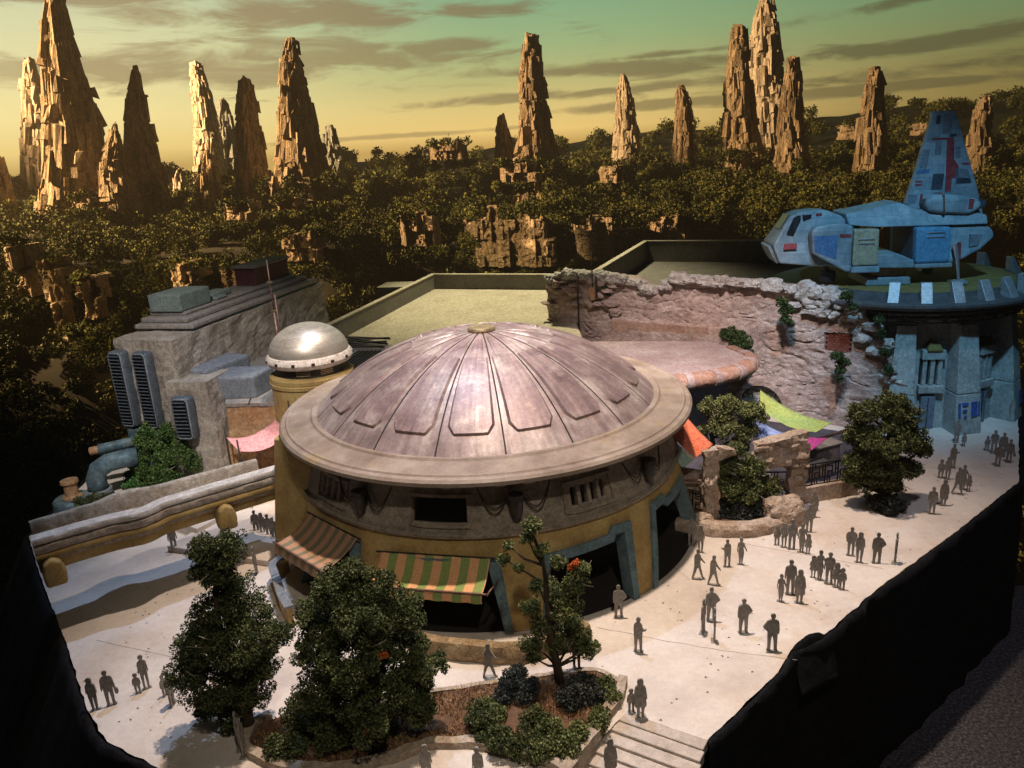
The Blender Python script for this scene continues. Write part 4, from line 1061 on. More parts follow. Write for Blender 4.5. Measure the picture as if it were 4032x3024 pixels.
m_rustwall = mat('rusty_plaster', [(0.26, 0.13, 0.06), (0.42, 0.24, 0.12), (0.50, 0.33, 0.20)], rough=0.92, scale=0.8, bump=0.6, bscale=4, bdist=0.12, stain=[(0.8, 0.6, 0.75, (0.48, 0.42, 0.36), 0.6, I3)])
m_olive = mat('pale_roof_deck', [(0.38, 0.34, 0.25), (0.52, 0.47, 0.36)], rough=0.95, scale=0.35, bump=0.2, bscale=3, stain=[(0.3, 0.55, 0.75, (0.24, 0.20, 0.14), 0.6, I3)])
m_parapet = mat('parapet_concrete', [(0.15, 0.14, 0.12), (0.24, 0.225, 0.19)], rough=0.92, scale=0.5, bump=0.25, stain=[(0.6, 0.6, 0.75, (0.06, 0.055, 0.05), 0.6, (1, 1, 0.3))])
m_steel = mat('brushed_cap_metal', [(0.42, 0.36, 0.30), (0.60, 0.54, 0.47)], rough=0.40, metal=0.55, scale=1.6, bump=0.12, bscale=14, stretch=(0.3, 0.3, 3), stain=[(1.2, 0.58, 0.75, (0.26, 0.19, 0.14), 0.6, I3)])
m_cream = mat('chipped_cream_paint', [(0.46, 0.38, 0.32), (0.66, 0.58, 0.52)], rough=0.6, scale=1.5, bump=0.25, stain=[(3.5, 0.58, 0.66, (0.14, 0.10, 0.08), 0.8, I3)])
m_stone = mat('bridge_stone', [(0.27, 0.225, 0.18), (0.42, 0.36, 0.30), (0.56, 0.50, 0.44)], rough=0.92, scale=0.8, bump=0.6, bscale=3.5, bdist=0.10, stain=[(1.4, 0.58, 0.74, (0.26, 0.19, 0.12), 0.6, I3)])
m_coping = mat('bleached_coping', [(0.42, 0.38, 0.34), (0.60, 0.56, 0.52), (0.72, 0.69, 0.66)], rough=0.9, scale=1.0, bump=0.5, bscale=4, bdist=0.08, grit=0.3)
m_pink = mat('pink_cloth', [(0.74, 0.30, 0.31), (0.84, 0.42, 0.42)], rough=0.85, scale=2, bump=0.15)

# ------------------------------------------------------------------ small tower with a metal cap
TX, TY = -15.7, 58.6
tw = thing('capped_tower', 'ochre round tower with a shiny metal dome cap left of the brown dome', 'tower', (TX, TY, 0))
mesh('shaft', lathe([(3.45, 0), (3.30, 4), (3.16, 8.0), (3.18, 8.2), (3.28, 8.25), (3.30, 8.5), (3.2, 8.56), (3.24, 8.62), (3.24, 8.9), (3.0, 9.05), (0.1, 9.05)], 72, (TX, TY, 0)), m_ochre, tw, smooth=True, auto=30)
mesh('neck', lathe([(2.7, 9.0), (2.66, 10.0)], 64, (TX, TY, 0)), m_iron, tw, smooth=True)
mesh('cap_rim', lathe([(2.6, 9.95), (3.0, 9.75), (3.2, 9.85), (3.36, 10.15), (3.32, 10.35), (3.12, 10.6), (2.9, 10.64)], 72, (TX, TY, 0)), m_cream, tw, smooth=True, auto=35)
mesh('cap', lathe([(3.06, 10.55)] + [(3.06 * math.cos(rad(t)), 10.55 + 2.25 * math.sin(rad(t))) for t in range(6, 91, 6)], 72, (TX, TY, 0)), m_steel, tw, smooth=True)
for k in range(14):
    a = rad(25.7 * k + 5); mesh('rim_notch', box((TX + 3.26 * math.cos(a), TY + 3.26 * math.sin(a), 10.25), (0.26, 0.3, 0.22), a + PI / 2, 0.03), m_iron, tw)
for k in range(4):
    z = 9.25 + 0.13 * k
    for a in (-100, -62): mesh('louvre', lathe([(2.74, z), (2.78, z), (2.78, z + 0.05), (2.74, z + 0.05)], 6, (TX, TY, 0), a, a + 22), m_brass, tw)
# antenna mast behind the tower
am = thing('antenna_mast', 'thin bronze antenna mast rising behind the capped tower', 'antenna', (-19.0, 62.0, 0))
mesh('lower_mast', tube([(-19.0, 62.0, 8.0), (-19.0, 62.0, 13.2)], [0.16, 0.13], 10), m_pipe, am, smooth=True)
mesh('upper_mast', tube([(-19.0, 62.0, 13.2), (-18.98, 62.0, 17.4)], [0.07, 0.05], 8), m_pipe, am, smooth=True)
mesh('side_rod', tube([(-18.75, 62.0, 9.0), (-18.75, 62.0, 14.6)], 0.07, 8), m_pipe, am, smooth=True)
for z in (11.2, 13.3, 15.6): mesh('collar', lathe([(0.24, -0.06), (0.24, 0.06)], 12, (-19.0, 62.0, z)), m_brass, am)
for dx, e in ((-0.1, -16.5), (0.15, -15.4)):
    pts = [(-18.9 + (e + 18.9) * t, 61.9 - 8.0 * t, 11.6 - 4.2 * t - 1.4 * math.sin(PI * t)) for t in [i / 14 for i in range(15)]]
    mesh('guy_cable', tube(pts, 0.045, 6), m_iron, am, smooth=True)
sk = thing('rubble_hut', 'rusty plastered hut with a flat slab roof beside the capped tower', 'building', (-20.8, 58.4, 0))
def rockbox(bottom, top, n=10, amp=0.12, seed=0.0):
    """a plastered block with weathered faces, from two quads"""
    V = []; F = []
    def quad(a, b, c, d):
        o = len(V)
        for i in range(n + 1):
            for j in range(n + 1):
                u, v = i / n, j / n
                p = Vector(a) * (1 - u) * (1 - v) + Vector(b) * u * (1 - v) + Vector(c) * u * v + Vector(d) * (1 - u) * v
                V.append(tuple(p + Vector((noise.noise(p * 0.9 + Vector((seed, 0, 0))), noise.noise(p * 0.9 + Vector((0, seed, 9))), 0.5 * noise.noise(p * 0.9 + Vector((5, 0, seed))))) * amp + Vector((noise.noise(p * 3.1), noise.noise(p * 3.1 + Vector((0, 3, 9))), 0)) * amp * 0.4))
        for i in range(n):
            for j in range(n): q = o + i * (n + 1) + j; F.append((q, q + n + 1, q + n + 2, q + 1))
    b, t = bottom, top
    for i in range(4): quad(b[i], b[(i + 1) % 4], t[(i + 1) % 4], t[i])
    quad(t[0], t[1], t[2], t[3])
    return V, F
def qd(pts, z): return [(x, y, z) for x, y in pts]
mesh('wall', rockbox(qd([(-23.2, 57.4), (-18.3, 56.8), (-19.0, 62.0), (-24.2, 62.4)], 0), qd([(-22.5, 57.8), (-18.6, 57.3), (-19.6, 61.4), (-23.8, 61.6)], 6.6), 14, 0.16, 2), m_rustwall, sk)
for q in ([(-22.6, 57.7), (-20.7, 57.5), (-21.4, 61.4), (-23.8, 61.6)], [(-20.6, 57.48), (-18.5, 57.2), (-19.5, 61.4), (-21.3, 61.4)]):
    mesh('roof_slab', bev(prism(q, 6.6, 6.95), 0.06), m_slab, sk)
# grey duct blocks leaning on the hut
for i, (pl, z0, z1, lab) in enumerate((([(-27.2, 60.6), (-24.3, 59.4), (-22.2, 64.0), (-25.2, 65.4)], 6.4, 9.3, 'rear grey metal duct block between the long building and the hut'), ([(-24.5, 58.9), (-20.4, 58.6), (-19.6, 61.6), (-23.6, 62.2)], 6.2, 8.8, 'front grey metal duct block resting on the hut roof'))):
    d = thing('duct_block', lab, 'duct', (pl[0][0], pl[0][1], 0), 'grey duct blocks')
    c = (sum(p[0] for p in pl) / 4, sum(p[1] for p in pl) / 4); low = [(c[0] + (p[0] - c[0]) * 0.55 - 0.3, c[1] + (p[1] - c[1]) * 0.6 + 0.9) for p in pl]
    mesh('hood', bev(prism(pl, z0 + 0.6, z1), 0.25, 3), m_bluegrey, d); mesh('throat', bev(hexa(qd(low, z0 - 3.6), qd([(c[0] + (p[0] - c[0]) * 0.9, c[1] + (p[1] - c[1]) * 0.9) for p in pl], z0 + 0.7)), 0.15, 2), m_bluegrey, d)

# ------------------------------------------------------------------ long stepped building with louvred vents
lb = thing('long_building', 'long mud plastered building with stepped roof and tall louvred vents', 'building', (-27, 66, 0))
FL, FR, BR, BL = (-31.6, 60.4), (-26.3, 58.6), (-19.9, 83.0), (-25.4, 84.6)
def ins(q, k, dz=0):
    c = (sum(p[0] for p in q) / 4, sum(p[1] for p in q) / 4); return [(p[0] + (p[0] - c[0]) * k, p[1] + (p[1] - c[1]) * k) for p in q]
Q = [FL, FR, BR, BL]
mesh('wall', rockbox(qd([(-32.0, 60.2), (-25.6, 58.0), (-19.2, 83.2), (-25.6, 85)], 0), qd(Q, 12.0), 34, 0.20, 5), m_mud, lb)
dirv = Vector((BR[0] - FR[0], BR[1] - FR[1])).normalized(); nrv = Vector((dirv.y, -dirv.x))
def along(s, o): return (FR[0] + dirv.x * s + nrv.x * o, FR[1] + dirv.y * s + nrv.y * o)
for i, (z0, z1, s0, s1, o0, o1) in enumerate(((11.9, 12.2, 3.4, 25.0, -5.5, -0.25), (12.2, 12.6, 3.0, 24.7, -5.6, -0.05), (12.6, 13.0, 3.6, 24.0, -5.4, -0.9), (13.0, 13.3, 4.6, 23.2, -5.2, -1.7))):
    mesh('roof_step', bev(prism([along(s0, o0), along(s0, o1), along(s1, o1), along(s1, o0)], z0, z1), 0.1, 2), m_slab if i else m_patina, lb)
def rooftop(name, label, m, s0, s1, o0, o1, z0, z1, b=0.15):
    o = mesh(name, bev(prism([along(s0, o0), along(s0, o1), along(s1, o1), along(s1, o0)], z0, z1), b, 2), m, loc=(*along((s0 + s1) / 2, (o0 + o1) / 2), z0)); tag(o, label, 'rooftop unit')
rooftop('rooftop_unit', 'green grey box unit at the front of the stepped roof', m_greenbox, 4.4, 8.6, -5.0, -1.9, 13.3, 14.8)
rooftop('rooftop_unit', 'small flat dark unit behind the green grey roof box', m_greenbox, 9.8, 12.8, -4.4, -2.6, 13.3, 13.8)
rooftop('rooftop_unit', 'low dark pad unit in the middle of the stepped roof', m_greenbox, 9.4, 11.0, -3.0, -1.9, 13.3, 13.6)
rb = thing('rooftop_box', 'long dark red box with pale lid at the far end of the stepped roof', 'rooftop unit', (*along(20, -3), 13.3))
mesh('body', bev(prism([along(16.6, -4.6), along(16.6, -2.4), along(23.0, -2.4), along(23.0, -4.6)], 13.3, 15.0), 0.06), m_redbox, rb)
mesh('lid', bev(prism([along(16.4, -4.8), along(16.4, -2.2), along(23.2, -2.2), along(23.2, -4.8)], 15.0, 15.25), 0.06), m_slab, rb)
fd = Vector((FR[0] - FL[0], FR[1] - FL[1])).normalized(); fnv = Vector((fd.y, -fd.x))
SLAT = None
def vent(cx, cy, z0, z1, wdt, ux, parent):
    """rounded vent housing whose louvres face along the wall normal"""
    global SLAT
    n = Vector((ux.y, -ux.x)); a = math.atan2(ux.y, ux.x)
    h = z1 - z0; zc = (z0 + z1) / 2
    fr = mesh('vent_housing', bev(box((cx + n.x * 0.25, cy + n.y * 0.25, zc), (wdt, 0.9, h), a), 0.22, 3), m_vent, parent, smooth=True, auto=40)
    mesh('vent_recess', box((cx + n.x * 0.70, cy + n.y * 0.70, zc), (wdt - 0.42, 0.06, h - 0.5), a), m_ventdark, fr)
    k = int((h - 0.6) / 0.26)
    for i in range(k):
        z = z0 + 0.38 + i * (h - 0.76) / max(1, k - 1); p = (cx + n.x * 0.80, cy + n.y * 0.80, z)
        if SLAT is None: SLAT = mesh('slat', box((0, 0, 0), (1, 0.20, 0.06)), m_vent, fr, local=True); s = SLAT; s.location = Vector(p) - base_of(fr)
        else: s = piece('slat', SLAT, fr, p)
        s.rotation_euler = (rad(-32), 0, a); s.scale = (wdt - 0.5, 1, 1)
    mesh('vent_edge', tube([(cx + n.x * 0.72 + ux.x * s * (wdt / 2 - 0.13), cy + n.y * 0.72 + ux.y * s * (wdt / 2 - 0.13), z) for s, z in ((-1, z0 + 0.3), (-1, z1 - 0.3), (-0.7, z1 - 0.12), (0.7, z1 - 0.12), (1, z1 - 0.3), (1, z0 + 0.3), (0.7, z0 + 0.12), (-0.7, z0 + 0.12), (-1, z0 + 0.3))], 0.07, 6), m_bluegrey, fr, smooth=True)
for t in (0.10, 0.52):
    p = Vector(FL) + fd * (t * 5.6 + 0.1); vent(p.x + fnv.x * 0.2, p.y + fnv.y * 0.2, 4.9, 11.2, 1.45, fd, lb)
mesh('base_panel', bev(box((FL[0] + fd.x * 1.9 + fnv.x * 0.45, FL[1] + fd.y * 1.9 + fnv.y * 0.45, 3.6), (3.4, 0.7, 2.2), math.atan2(fd.y, fd.x)), 0.1, 2), m_patina, lb)
mesh('base_ledge', bev(box((FL[0] + fd.x * 1.9 + fnv.x * 0.7, FL[1] + fd.y * 1.9 + fnv.y * 0.7, 1.9), (3.8, 1.6, 1.0), math.atan2(fd.y, fd.x)), 0.15, 2), m_patina, lb)
side = thing('side_block', 'lower plastered side block with a short louvred vent', 'building', (-25, 58.4, 0))
mesh('wall', rockbox(qd([(-27.2, 57.2), (-22.9, 56.4), (-22.4, 61), (-26.6, 62)], 0), qd([(-26.9, 57.8), (-23.6, 57.2), (-22.9, 60.8), (-26.2, 61.6)], 8.9), 16, 0.14, 8), m_mud, side)
vent(-25.4, 57.0, 4.6, 8.0, 1.55, Vector((4.3, -0.8)).normalized(), side)
# pipes at the foot of the long building
pp = thing('pipe_elbow', 'large patinated pipe elbow at the foot of the long building', 'pipe', (-33.2, 56.4, 0))
mesh('elbow', tube([(-30.2, 57.6, 3.0), (-31.2, 57.2, 3.0), (-32.2, 56.8, 2.9), (-32.9, 56.5, 2.5), (-33.2, 56.4, 1.8), (-33.2, 56.4, 0.6)], 0.74, 18), m_patina, pp, smooth=True)
for z in (0.25, 0.75): mesh('flange', lathe([(0.2, -0.2), (1.0, -0.2), (1.0, 0.12), (0.8, 0.2)], 24, (-33.2, 56.4, z)), m_bluegrey, pp, smooth=True, auto=30)
p2 = thing('pipe_stub', 'short patinated pipe stub with open rusty end above the elbow', 'pipe', (-33.6, 58.2, 3.6))
mesh('stub', tube([(-30.8, 58.9, 3.8), (-33.4, 58.0, 3.6)], 0.42, 14), m_patina, p2, smooth=True, auto=40)
mesh('open_end', tube([(-33.2, 58.05, 3.62), (-34.0, 57.8, 3.56)], 0.34, 14), m_rustwall, p2, smooth=True, auto=40)
p3 = thing('drum_base', 'round pale valve base left of the pipe elbow', 'valve', (-34.9, 55.4, 0))
mesh('base', lathe([(0.1, 0.85), (1.3, 0.85), (1.45, 0.7), (1.5, 0.0)], 28, (-34.6, 55.2, 0)), m_patina, p3, smooth=True, auto=30)
mesh('valve', lathe([(0.05, 2.3), (0.62, 2.3), (0.66, 2.1), (0.5, 1.9), (0.5, 1.1), (0.75, 0.95), (0.75, 0.85)], 20, (-34.6, 55.2, 0)), m_rustwall, p3, smooth=True, auto=30)
# pink shade cloth on posts
pk = thing('shade_cloth', 'pink shade cloth strung between posts beside the capped tower', 'canopy', (-20.6, 56, 4))
c0, c1, c2, c3 = Vector((-22.3, 56.0, 4.7)), Vector((-20.5, 53.4, 4.5)), Vector((-17.2, 55.2, 5.0)), Vector((-18.5, 56.6, 5.7))
g = grid(lambda u, v: tuple(c0 * (1 - u) * (1 - v) + c1 * (1 - u) * v + c3 * u * (1 - v) + c2 * u * v + Vector((0, 0, -0.55 * math.sin(PI * u)))), 20, 8)
o = mesh('cloth', g[:2], m_pink, pk, smooth=True); thicken(o, 0.03)
for c in (c0, c1): mesh('post', tube([(c.x, c.y, 0.0), (c.x, c.y, c.z + 0.9)], 0.07, 8), m_iron, pk, smooth=True)

# ------------------------------------------------------------------ flat rear roofs
def flat_roof(name, label, poly, z, ph, mr, mp_, t=0.5, sides=(0, 1, 2, 3)):
    th = thing(name, label, 'building', (poly[0][0], poly[0][1], 0)); n = len(poly)
    mesh('block', prism(poly, 0, z), mr, th)
    for i in sides:
        a, b = Vector(poly[i]), Vector(poly[(i + 1) % n]); d = (b - a); l = d.length; d.normalize(); nn = Vector((-d.y, d.x))
        c = (a + b) / 2 + nn * t / 2; mesh('parapet', box((c.x, c.y, z + ph / 2 - 0.2), (l + (0.0 if i % 2 else -2 * t), t, ph + 0.4), math.atan2(d.y, d.x), 0.03), mp_, th)
        mesh('coping', box((c.x, c.y, z + ph + 0.06), (l + (0.12 if i % 2 else -2 * t), t + 0.12, 0.12), math.atan2(d.y, d.x), 0.02), m_olive, th)
    return th
flat_roof('rear_roof', 'wide flat pale roof with a low dark parapet behind the dome', [(-19.6, 70.5), (7.0, 66.5), (7.0, 98), (-10.0, 104.5)], 7.0, 1.9, m_olive, m_parapet, sides=(2, 3))
flat_roof('rear_roof', 'higher dark flat roof with parapet behind the ruined wall', [(9.0, 79.5), (34.0, 80), (35.5, 94), (18.4, 101.8)], 9.4, 2.6, m_parapet, m_parapet, sides=(1, 2, 3))
o = mesh('plant_room', box((-14.5, 104, 3.4), (5, 4, 9), rad(-12), 0.05), m_olive, loc=(-14.5, 104, -1.1)); tag(o, 'small olive box room peeking over the rear parapet', 'building')
tr = thing('terrace', 'grey terrace slab with rusted roof gratings behind the capped tower', 'building', (-17, 68, 0))
mesh('slab', bev(prism([(-26.4, 64.6), (-12.5, 60.5), (-10.0, 70.0), (-19.8, 79.5)], 0, 7.5), 0.05), m_slab, tr)
BAR = mesh('bar', box((0, 0, 0), (1, 0.07, 0.10)), m_iron, tr, local=True); BAR.location = Vector((-13.4, 64.0, 7.72)) - base_of(tr); BAR.scale = (3.6, 1, 1); BAR.rotation_euler = (0, 0, rad(-10))
for i in range(15): piece('bar', BAR, tr, (-13.6 + 0.10 * i, 62.2 + 0.45 * i, 7.72), (0, 0, rad(-10)), (3.4, 1, 1))
for i in range(9): piece('bar', BAR, tr, (-14.6 + 0.40 * i, 65.6 - 0.07 * i, 7.80), (0, 0, rad(77)), (6.6, 1, 1))
for i in range(8): piece('bar', BAR, tr, (-14.0 + 0.02 * i, 69.8 + 0.5 * i, 7.9), (rad(12), rad(6 * (i % 3)), rad(-8 + 3 * (i % 4))), (4.6, 2.2, 1.4))

# ------------------------------------------------------------------ stone footbridge on the left
br = thing('footbridge', 'curved stone footbridge with double parapets running left from the round building', 'bridge', (-21, 43, 0))
def path_at(P, n):
    L = [0.0]
    for a, b in zip(P, P[1:]): L.append(L[-1] + math.hypot(b[0] - a[0], b[1] - a[1]))
    out = []
    for i in range(n + 1):
        s = L[-1] * i / n; k = max(j for j in range(len(L)) if L[j] <= s + 1e-9); k = min(k, len(P) - 2); t = (s - L[k]) / max(1e-9, L[k + 1] - L[k])
        out.append((P[k][0] + (P[k + 1][0] - P[k][0]) * t, P[k][1] + (P[k + 1][1] - P[k][1]) * t))
    for _ in range(3): out = [out[0]] + [((out[i - 1][0] + 2 * out[i][0] + out[i + 1][0]) / 4, (out[i - 1][1] + 2 * out[i][1] + out[i + 1][1]) / 4) for i in range(1, n)] + [out[-1]]
    return out
def sweep(P, prof, amp=0.04, cap=True):
    """a wall profile (offset to the front, height) carried along a path"""
    n = len(P); m = len(prof); V = []; F = []
    for i in range(n):
        a, b = P[max(0, i - 1)], P[min(n - 1, i + 1)]; tx, ty = b[0] - a[0], b[1] - a[1]; l = math.hypot(tx, ty); nx, ny = ty / l, -tx / l
        for o, z in prof:
            p = Vector((P[i][0] + nx * o, P[i][1] + ny * o, z)); k = amp * noise.noise(p * 1.6); V.append((p.x + nx * k, p.y + ny * k, p.z + k * 0.7))
    for i in range(n - 1):
        for k in range(m): F.append((i * m + k, (i + 1) * m + k, (i + 1) * m + (k + 1) % m, i * m + (k + 1) % m))
    if cap: F += [list(range(m)), [(n - 1) * m + k for k in range(m)][::-1]]
    return V, F
PF, PR = path_at(BR_FRONT, 90), path_at(BR_REAR, 90)
cop = [(0.0, 5.62), (0.12, 5.66), (0.17, 5.85), (0.08, 6.0), (-0.62, 6.04), (-0.70, 5.85), (-0.62, 5.62)]
for k, (i0, i1) in enumerate(((0, 30), (30, 52), (52, 91))):
    seg = PF[i0:i1 + 1]; mesh('coping', sweep(seg, cop, 0.05), m_coping, br, smooth=True, auto=50)
    mesh('stone_course', sweep(seg, [(0.10, 5.10), (0.16, 5.16), (0.16, 5.52), (0.10, 5.57), (-0.4, 5.57), (-0.4, 5.10)], 0.05), m_stone, br, smooth=True, auto=50)
mesh('ochre_course', sweep(PF, [(0.02, 4.72), (0.18, 4.76), (0.22, 4.90), (0.14, 5.06), (-0.4, 5.06), (-0.4, 4.72)], 0.05), m_ochre, br, smooth=True, auto=50)
mesh('girder', sweep(PF, [(-0.45, 3.75), (-0.35, 4.7), (-0.8, 4.7), (-0.9, 3.75)], 0.05), m_ochre, br, smooth=True, auto=50)
mesh('rear_parapet', sweep(PR, [(0.22, 4.4), (0.20, 5.9), (0.10, 6.02), (-0.22, 6.0), (-0.28, 4.4)], 0.06), m_stone, br, smooth=True, auto=50)
n = min(len(PF), len(PR)); V = []; F = []
for i in range(n): V += [(PF[i][0], PF[i][1], 4.9), (PR[i][0], PR[i][1], 4.9), (PF[i][0], PF[i][1], 4.5), (PR[i][0], PR[i][1], 4.5)]
for i in range(n - 1): q = 4 * i; F += [(q, q + 4, q + 5, q + 1), (q + 2, q + 3, q + 7, q + 6), (q, q + 2, q + 6, q + 4), (q + 1, q + 5, q + 7, q + 3)]
mesh('deck', (V, F), m_stone, br)
for t in (0.05, 0.70):
    p = PF[int(t * 90)]; q = PF[int(t * 90) + 1]; a = math.atan2(q[1] - p[1], q[0] - p[0])
    prof = [(-0.55, 3.2), (-0.62, 4.0), (-0.45, 4.6), (0, 4.85), (0.45, 4.6), (0.62, 4.0), (0.55, 3.2)]
    V, F = prism_y([(x * 0.95, z) for x, z in prof], -0.7, 0.28); ca, sa = math.cos(a), math.sin(a)
    mesh('corbel', bev(([(p[0] + x * ca - y * sa, p[1] + x * sa + y * ca, z) for x, y, z in V], F), 0.16, 3), m_ochre, br, smooth=True, auto=50)
mesh('drum_pier', bev(hexa(qd([(-16.2, 45.2), (-13.0, 43.2), (-12.2, 47.6), (-15.6, 49.4)], 0), qd([(-15.2, 45.6), (-12.6, 44.2), (-12.2, 47.6), (-14.8, 48.6)], 8.2)), 0.08, 2), m_ochre, br)
# stepped white ledges seen below the bridge
for i, (pl, z, lab) in enumerate((([(-24.0, 47.0), (-16.4, 44.2), (-15.2, 49.0), (-21, 53)], 0.42, 'low pale step under the footbridge next to the round building'), ([(-27.5, 52.0), (-22.5, 48.6), (-20.0, 53), (-25, 57)], 0.8, 'pale raised terrace block behind the footbridge'))):
    tag(mesh('low_step', bev(prism(pl, 0, z), 0.06, 2), m_ground, loc=(*pl[0], 0)), lab, 'step')
fw = thing('angled_rail', 'grey angled parapet rail at the left foot of the round building', 'wall', (-14.2, 40.5, 0))
PA = [(-14.9, 43.5), (-15.5, 42.3), (-14.6, 40.4), (-13.7, 38.4), (-13.1, 37.4)]
mesh('rail_cap', sweep(path_at(PA, 24), [(0.22, 1.15), (0.24, 1.3), (-0.24, 1.3), (-0.22, 1.15)], 0.03), m_bluegrey, fw)
mesh('rail_wall', sweep(path_at(PA, 24), [(0.16, 0.0), (0.14, 1.15), (-0.14, 1.15), (-0.16, 0.0)], 0.03), m_ochre, fw)

# ------------------------------------------------------------------ ruined rock wall
m_rock = mat('pink_rock', [(0.30, 0.21, 0.18), (0.48, 0.37, 0.325), (0.62, 0.52, 0.465)], rough=0.95, scale=0.45, bump=0.8, bscale=2.2, bdist=0.25, stretch=(1, 1, 1.6),
             stain=[(0.22, 0.55, 0.70, (0.36, 0.22, 0.155), 0.6, I3), (1.6, 0.60, 0.74, (0.16, 0.13, 0.13), 0.6, I3), (0.35, 0.60, 0.75, (0.40, 0.36, 0.38), 0.6, I3)])
m_bleached = mat('bleached_rock', [(0.28, 0.25, 0.23), (0.46, 0.43, 0.40), (0.60, 0.57, 0.54)], rough=0.95, scale=1.0, bump=0.8, bscale=3.0, bdist=0.2, stain=[(1.0, 0.58, 0.72, (0.24, 0.17, 0.14), 0.7, I3), (0.8, 0.62, 0.74, (0.16, 0.20, 0.12), 0.5, I3)])
m_plaster = mat('peach_plaster', [(0.34, 0.20, 0.15), (0.46, 0.30, 0.23), (0.54, 0.40, 0.32)], rough=0.92, scale=0.5, bump=0.35, bscale=4, stain=[(0.5, 0.58, 0.74, (0.50, 0.42, 0.40), 0.6, (1, 1, 0.5))])
m_brickR = mat('red_brick', [(0.16, 0.05, 0.035), (0.28, 0.09, 0.06)], rough=0.9, scale=3, bump=0.4)
m_brickC = mat('cream_blue_brick', [(0.26, 0.33, 0.35), (0.42, 0.44, 0.40), (0.55, 0.53, 0.46)], rough=0.9, scale=0.7, bump=0.4, bscale=6)
m_vine = leafmat('vine_leaves', [(0.012, 0.025, 0.010), (0.03, 0.06, 0.02), (0.06, 0.095, 0.03)], island=0.8, scale=1.0)
WA = Vector((4.5, 80.2)); WD = Vector((0.8093, -0.5874)); WN = Vector((-0.5874, -0.8093))
def onruin(s, z, o=0.0):
    k = max(0.0, s - 29.5); bend = 0.045 * k * k            # the right end turns back toward the round tower
    return (WA.x + WD.x * s + WN.x * (o - bend), WA.y + WD.y * s + WN.y * (o - bend), z)
TOP = [(-0.3, 11.2), (1.0, 11.9), (4.0, 12.2), (7.0, 12.0), (9.5, 11.9), (11.0, 11.0), (12.5, 11.2), (14.5, 12.3), (18.0, 12.2), (22.0, 12.2), (25.5, 11.8), (28.5, 11.6), (29.8, 10.9), (31.2, 9.6), (32.4, 8.0), (33.3, 6.0), (34.0, 3.2), (34.4, 0.2)]
def top_z(s):
    for (a, za), (b, zb) in zip(TOP, TOP[1:]):
        if a <= s <= b: return za + (zb - za) * (s - a) / (b - a)
    return TOP[0][1] if s < TOP[0][0] else TOP[-1][1]
rw = thing('ruined_wall', 'tall crumbling pink rock wall with ragged bleached top behind the courtyard', 'wall', (*onruin(17, 0)[:2], 0))
ARC = (22.75, 0.9, 2.05)            # centre along the wall, spring height, radius
def in_arch(s, z): return abs(s - ARC[0]) < ARC[2] and (z < ARC[1] or (s - ARC[0]) ** 2 + (z - ARC[1]) ** 2 < ARC[2] ** 2)
def in_win(s, z): return 27.9 < s < 29.95 and 6.55 < z < 8.15
def relief(s, z):
    p = Vector((s, z, 0.0)); st = noise.cell(Vector((s * 0.16, z * 0.55 + 0.25 * noise.noise(Vector((s * 0.3, 4, 0))), 1.0)))
    r = 0.30 * noise.noise(p * 0.28) + 0.07 * st + 0.09 * noise.noise(Vector((s * 0.7, z * 1.1, 2))) + 0.09 * noise.noise(Vector((s * 2.0, z * 2.6, 3))) + 0.09 * noise.noise(Vector((s * 5, z * 6, 5)))
    r -= 0.20 * max(0, 1 - abs(noise.noise(Vector((s * 0.22, z * 0.8, 8)))) * 22)      # deep weathered cracks
    if 7.6 < s < 18.8 and 4.4 < z < 7.95: r = 0.55 + 0.03 * noise.noise(p * 2)
    return r + 0.02 * (12 - z)
NS, NZ_ = 200, 92; V = []; F = []
for i in range(NS + 1):
    s = -0.3 + 34.7 * i / NS
    for j in range(NZ_ + 1):
        z = -0.4 + (top_z(s) + 0.4) * j / NZ_; e = min(1, (34.4 - s) / 1.2 + 0.05); jag = 0.28 * noise.noise(Vector((z * 1.1, 3, 1))) if i in (0, NS) else 0
        d = 1.0 if in_arch(s, z) else (0.8 if in_win(s, z) else 0)
        p = onruin(s + jag, z, relief(s, z) * e - d * 1.0); V.append(p)
for i in range(NS):
    for j in range(NZ_): q = i * (NZ_ + 1) + j; F.append((q, q + NZ_ + 1, q + NZ_ + 2, q + 1))
fo = len(V)
for i in range(NS + 1):
    s = -0.3 + 34.7 * i / NS; V.append(onruin(s, top_z(s) - 0.1, -2.4)); V.append(onruin(s, -0.4, -2.6))
for i in range(NS):
    F.append((i * (NZ_ + 1) + NZ_, (i + 1) * (NZ_ + 1) + NZ_, fo + 2 * i + 2, fo + 2 * i)); F.append((fo + 2 * i, fo + 2 * i + 2, fo + 2 * i + 3, fo + 2 * i + 1))
F.append([j for j in range(NZ_ + 1)] + [fo, fo + 1]); F.append([NS * (NZ_ + 1) + j for j in range(NZ_, -1, -1)] + [fo + 2 * NS + 1, fo + 2 * NS])
mesh('rock_face', (V, F), m_rock, rw, smooth=True, auto=38)
rb_ = random.Random(3); s = -0.2; k = 0
while s < 33.6:
    ln = rb_.uniform(0.9, 2.3); z = top_z(s + ln / 2)
    if not 10.4 < s < 12.4:
        p = onruin(s + ln / 2, z - 0.05, rb_.uniform(-0.1, 0.35)); mesh('boulder', boulder(p, (ln * 0.42, 0.72, rb_.uniform(0.32, 0.58) * (1.35 if 25 < s < 29 else 1)), k * 1.7, 0.34, 3, math.atan2(WD.y, WD.x) + rb_.uniform(-0.2, 0.2)), m_bleached, rw)
    s += ln * 0.62; k += 1
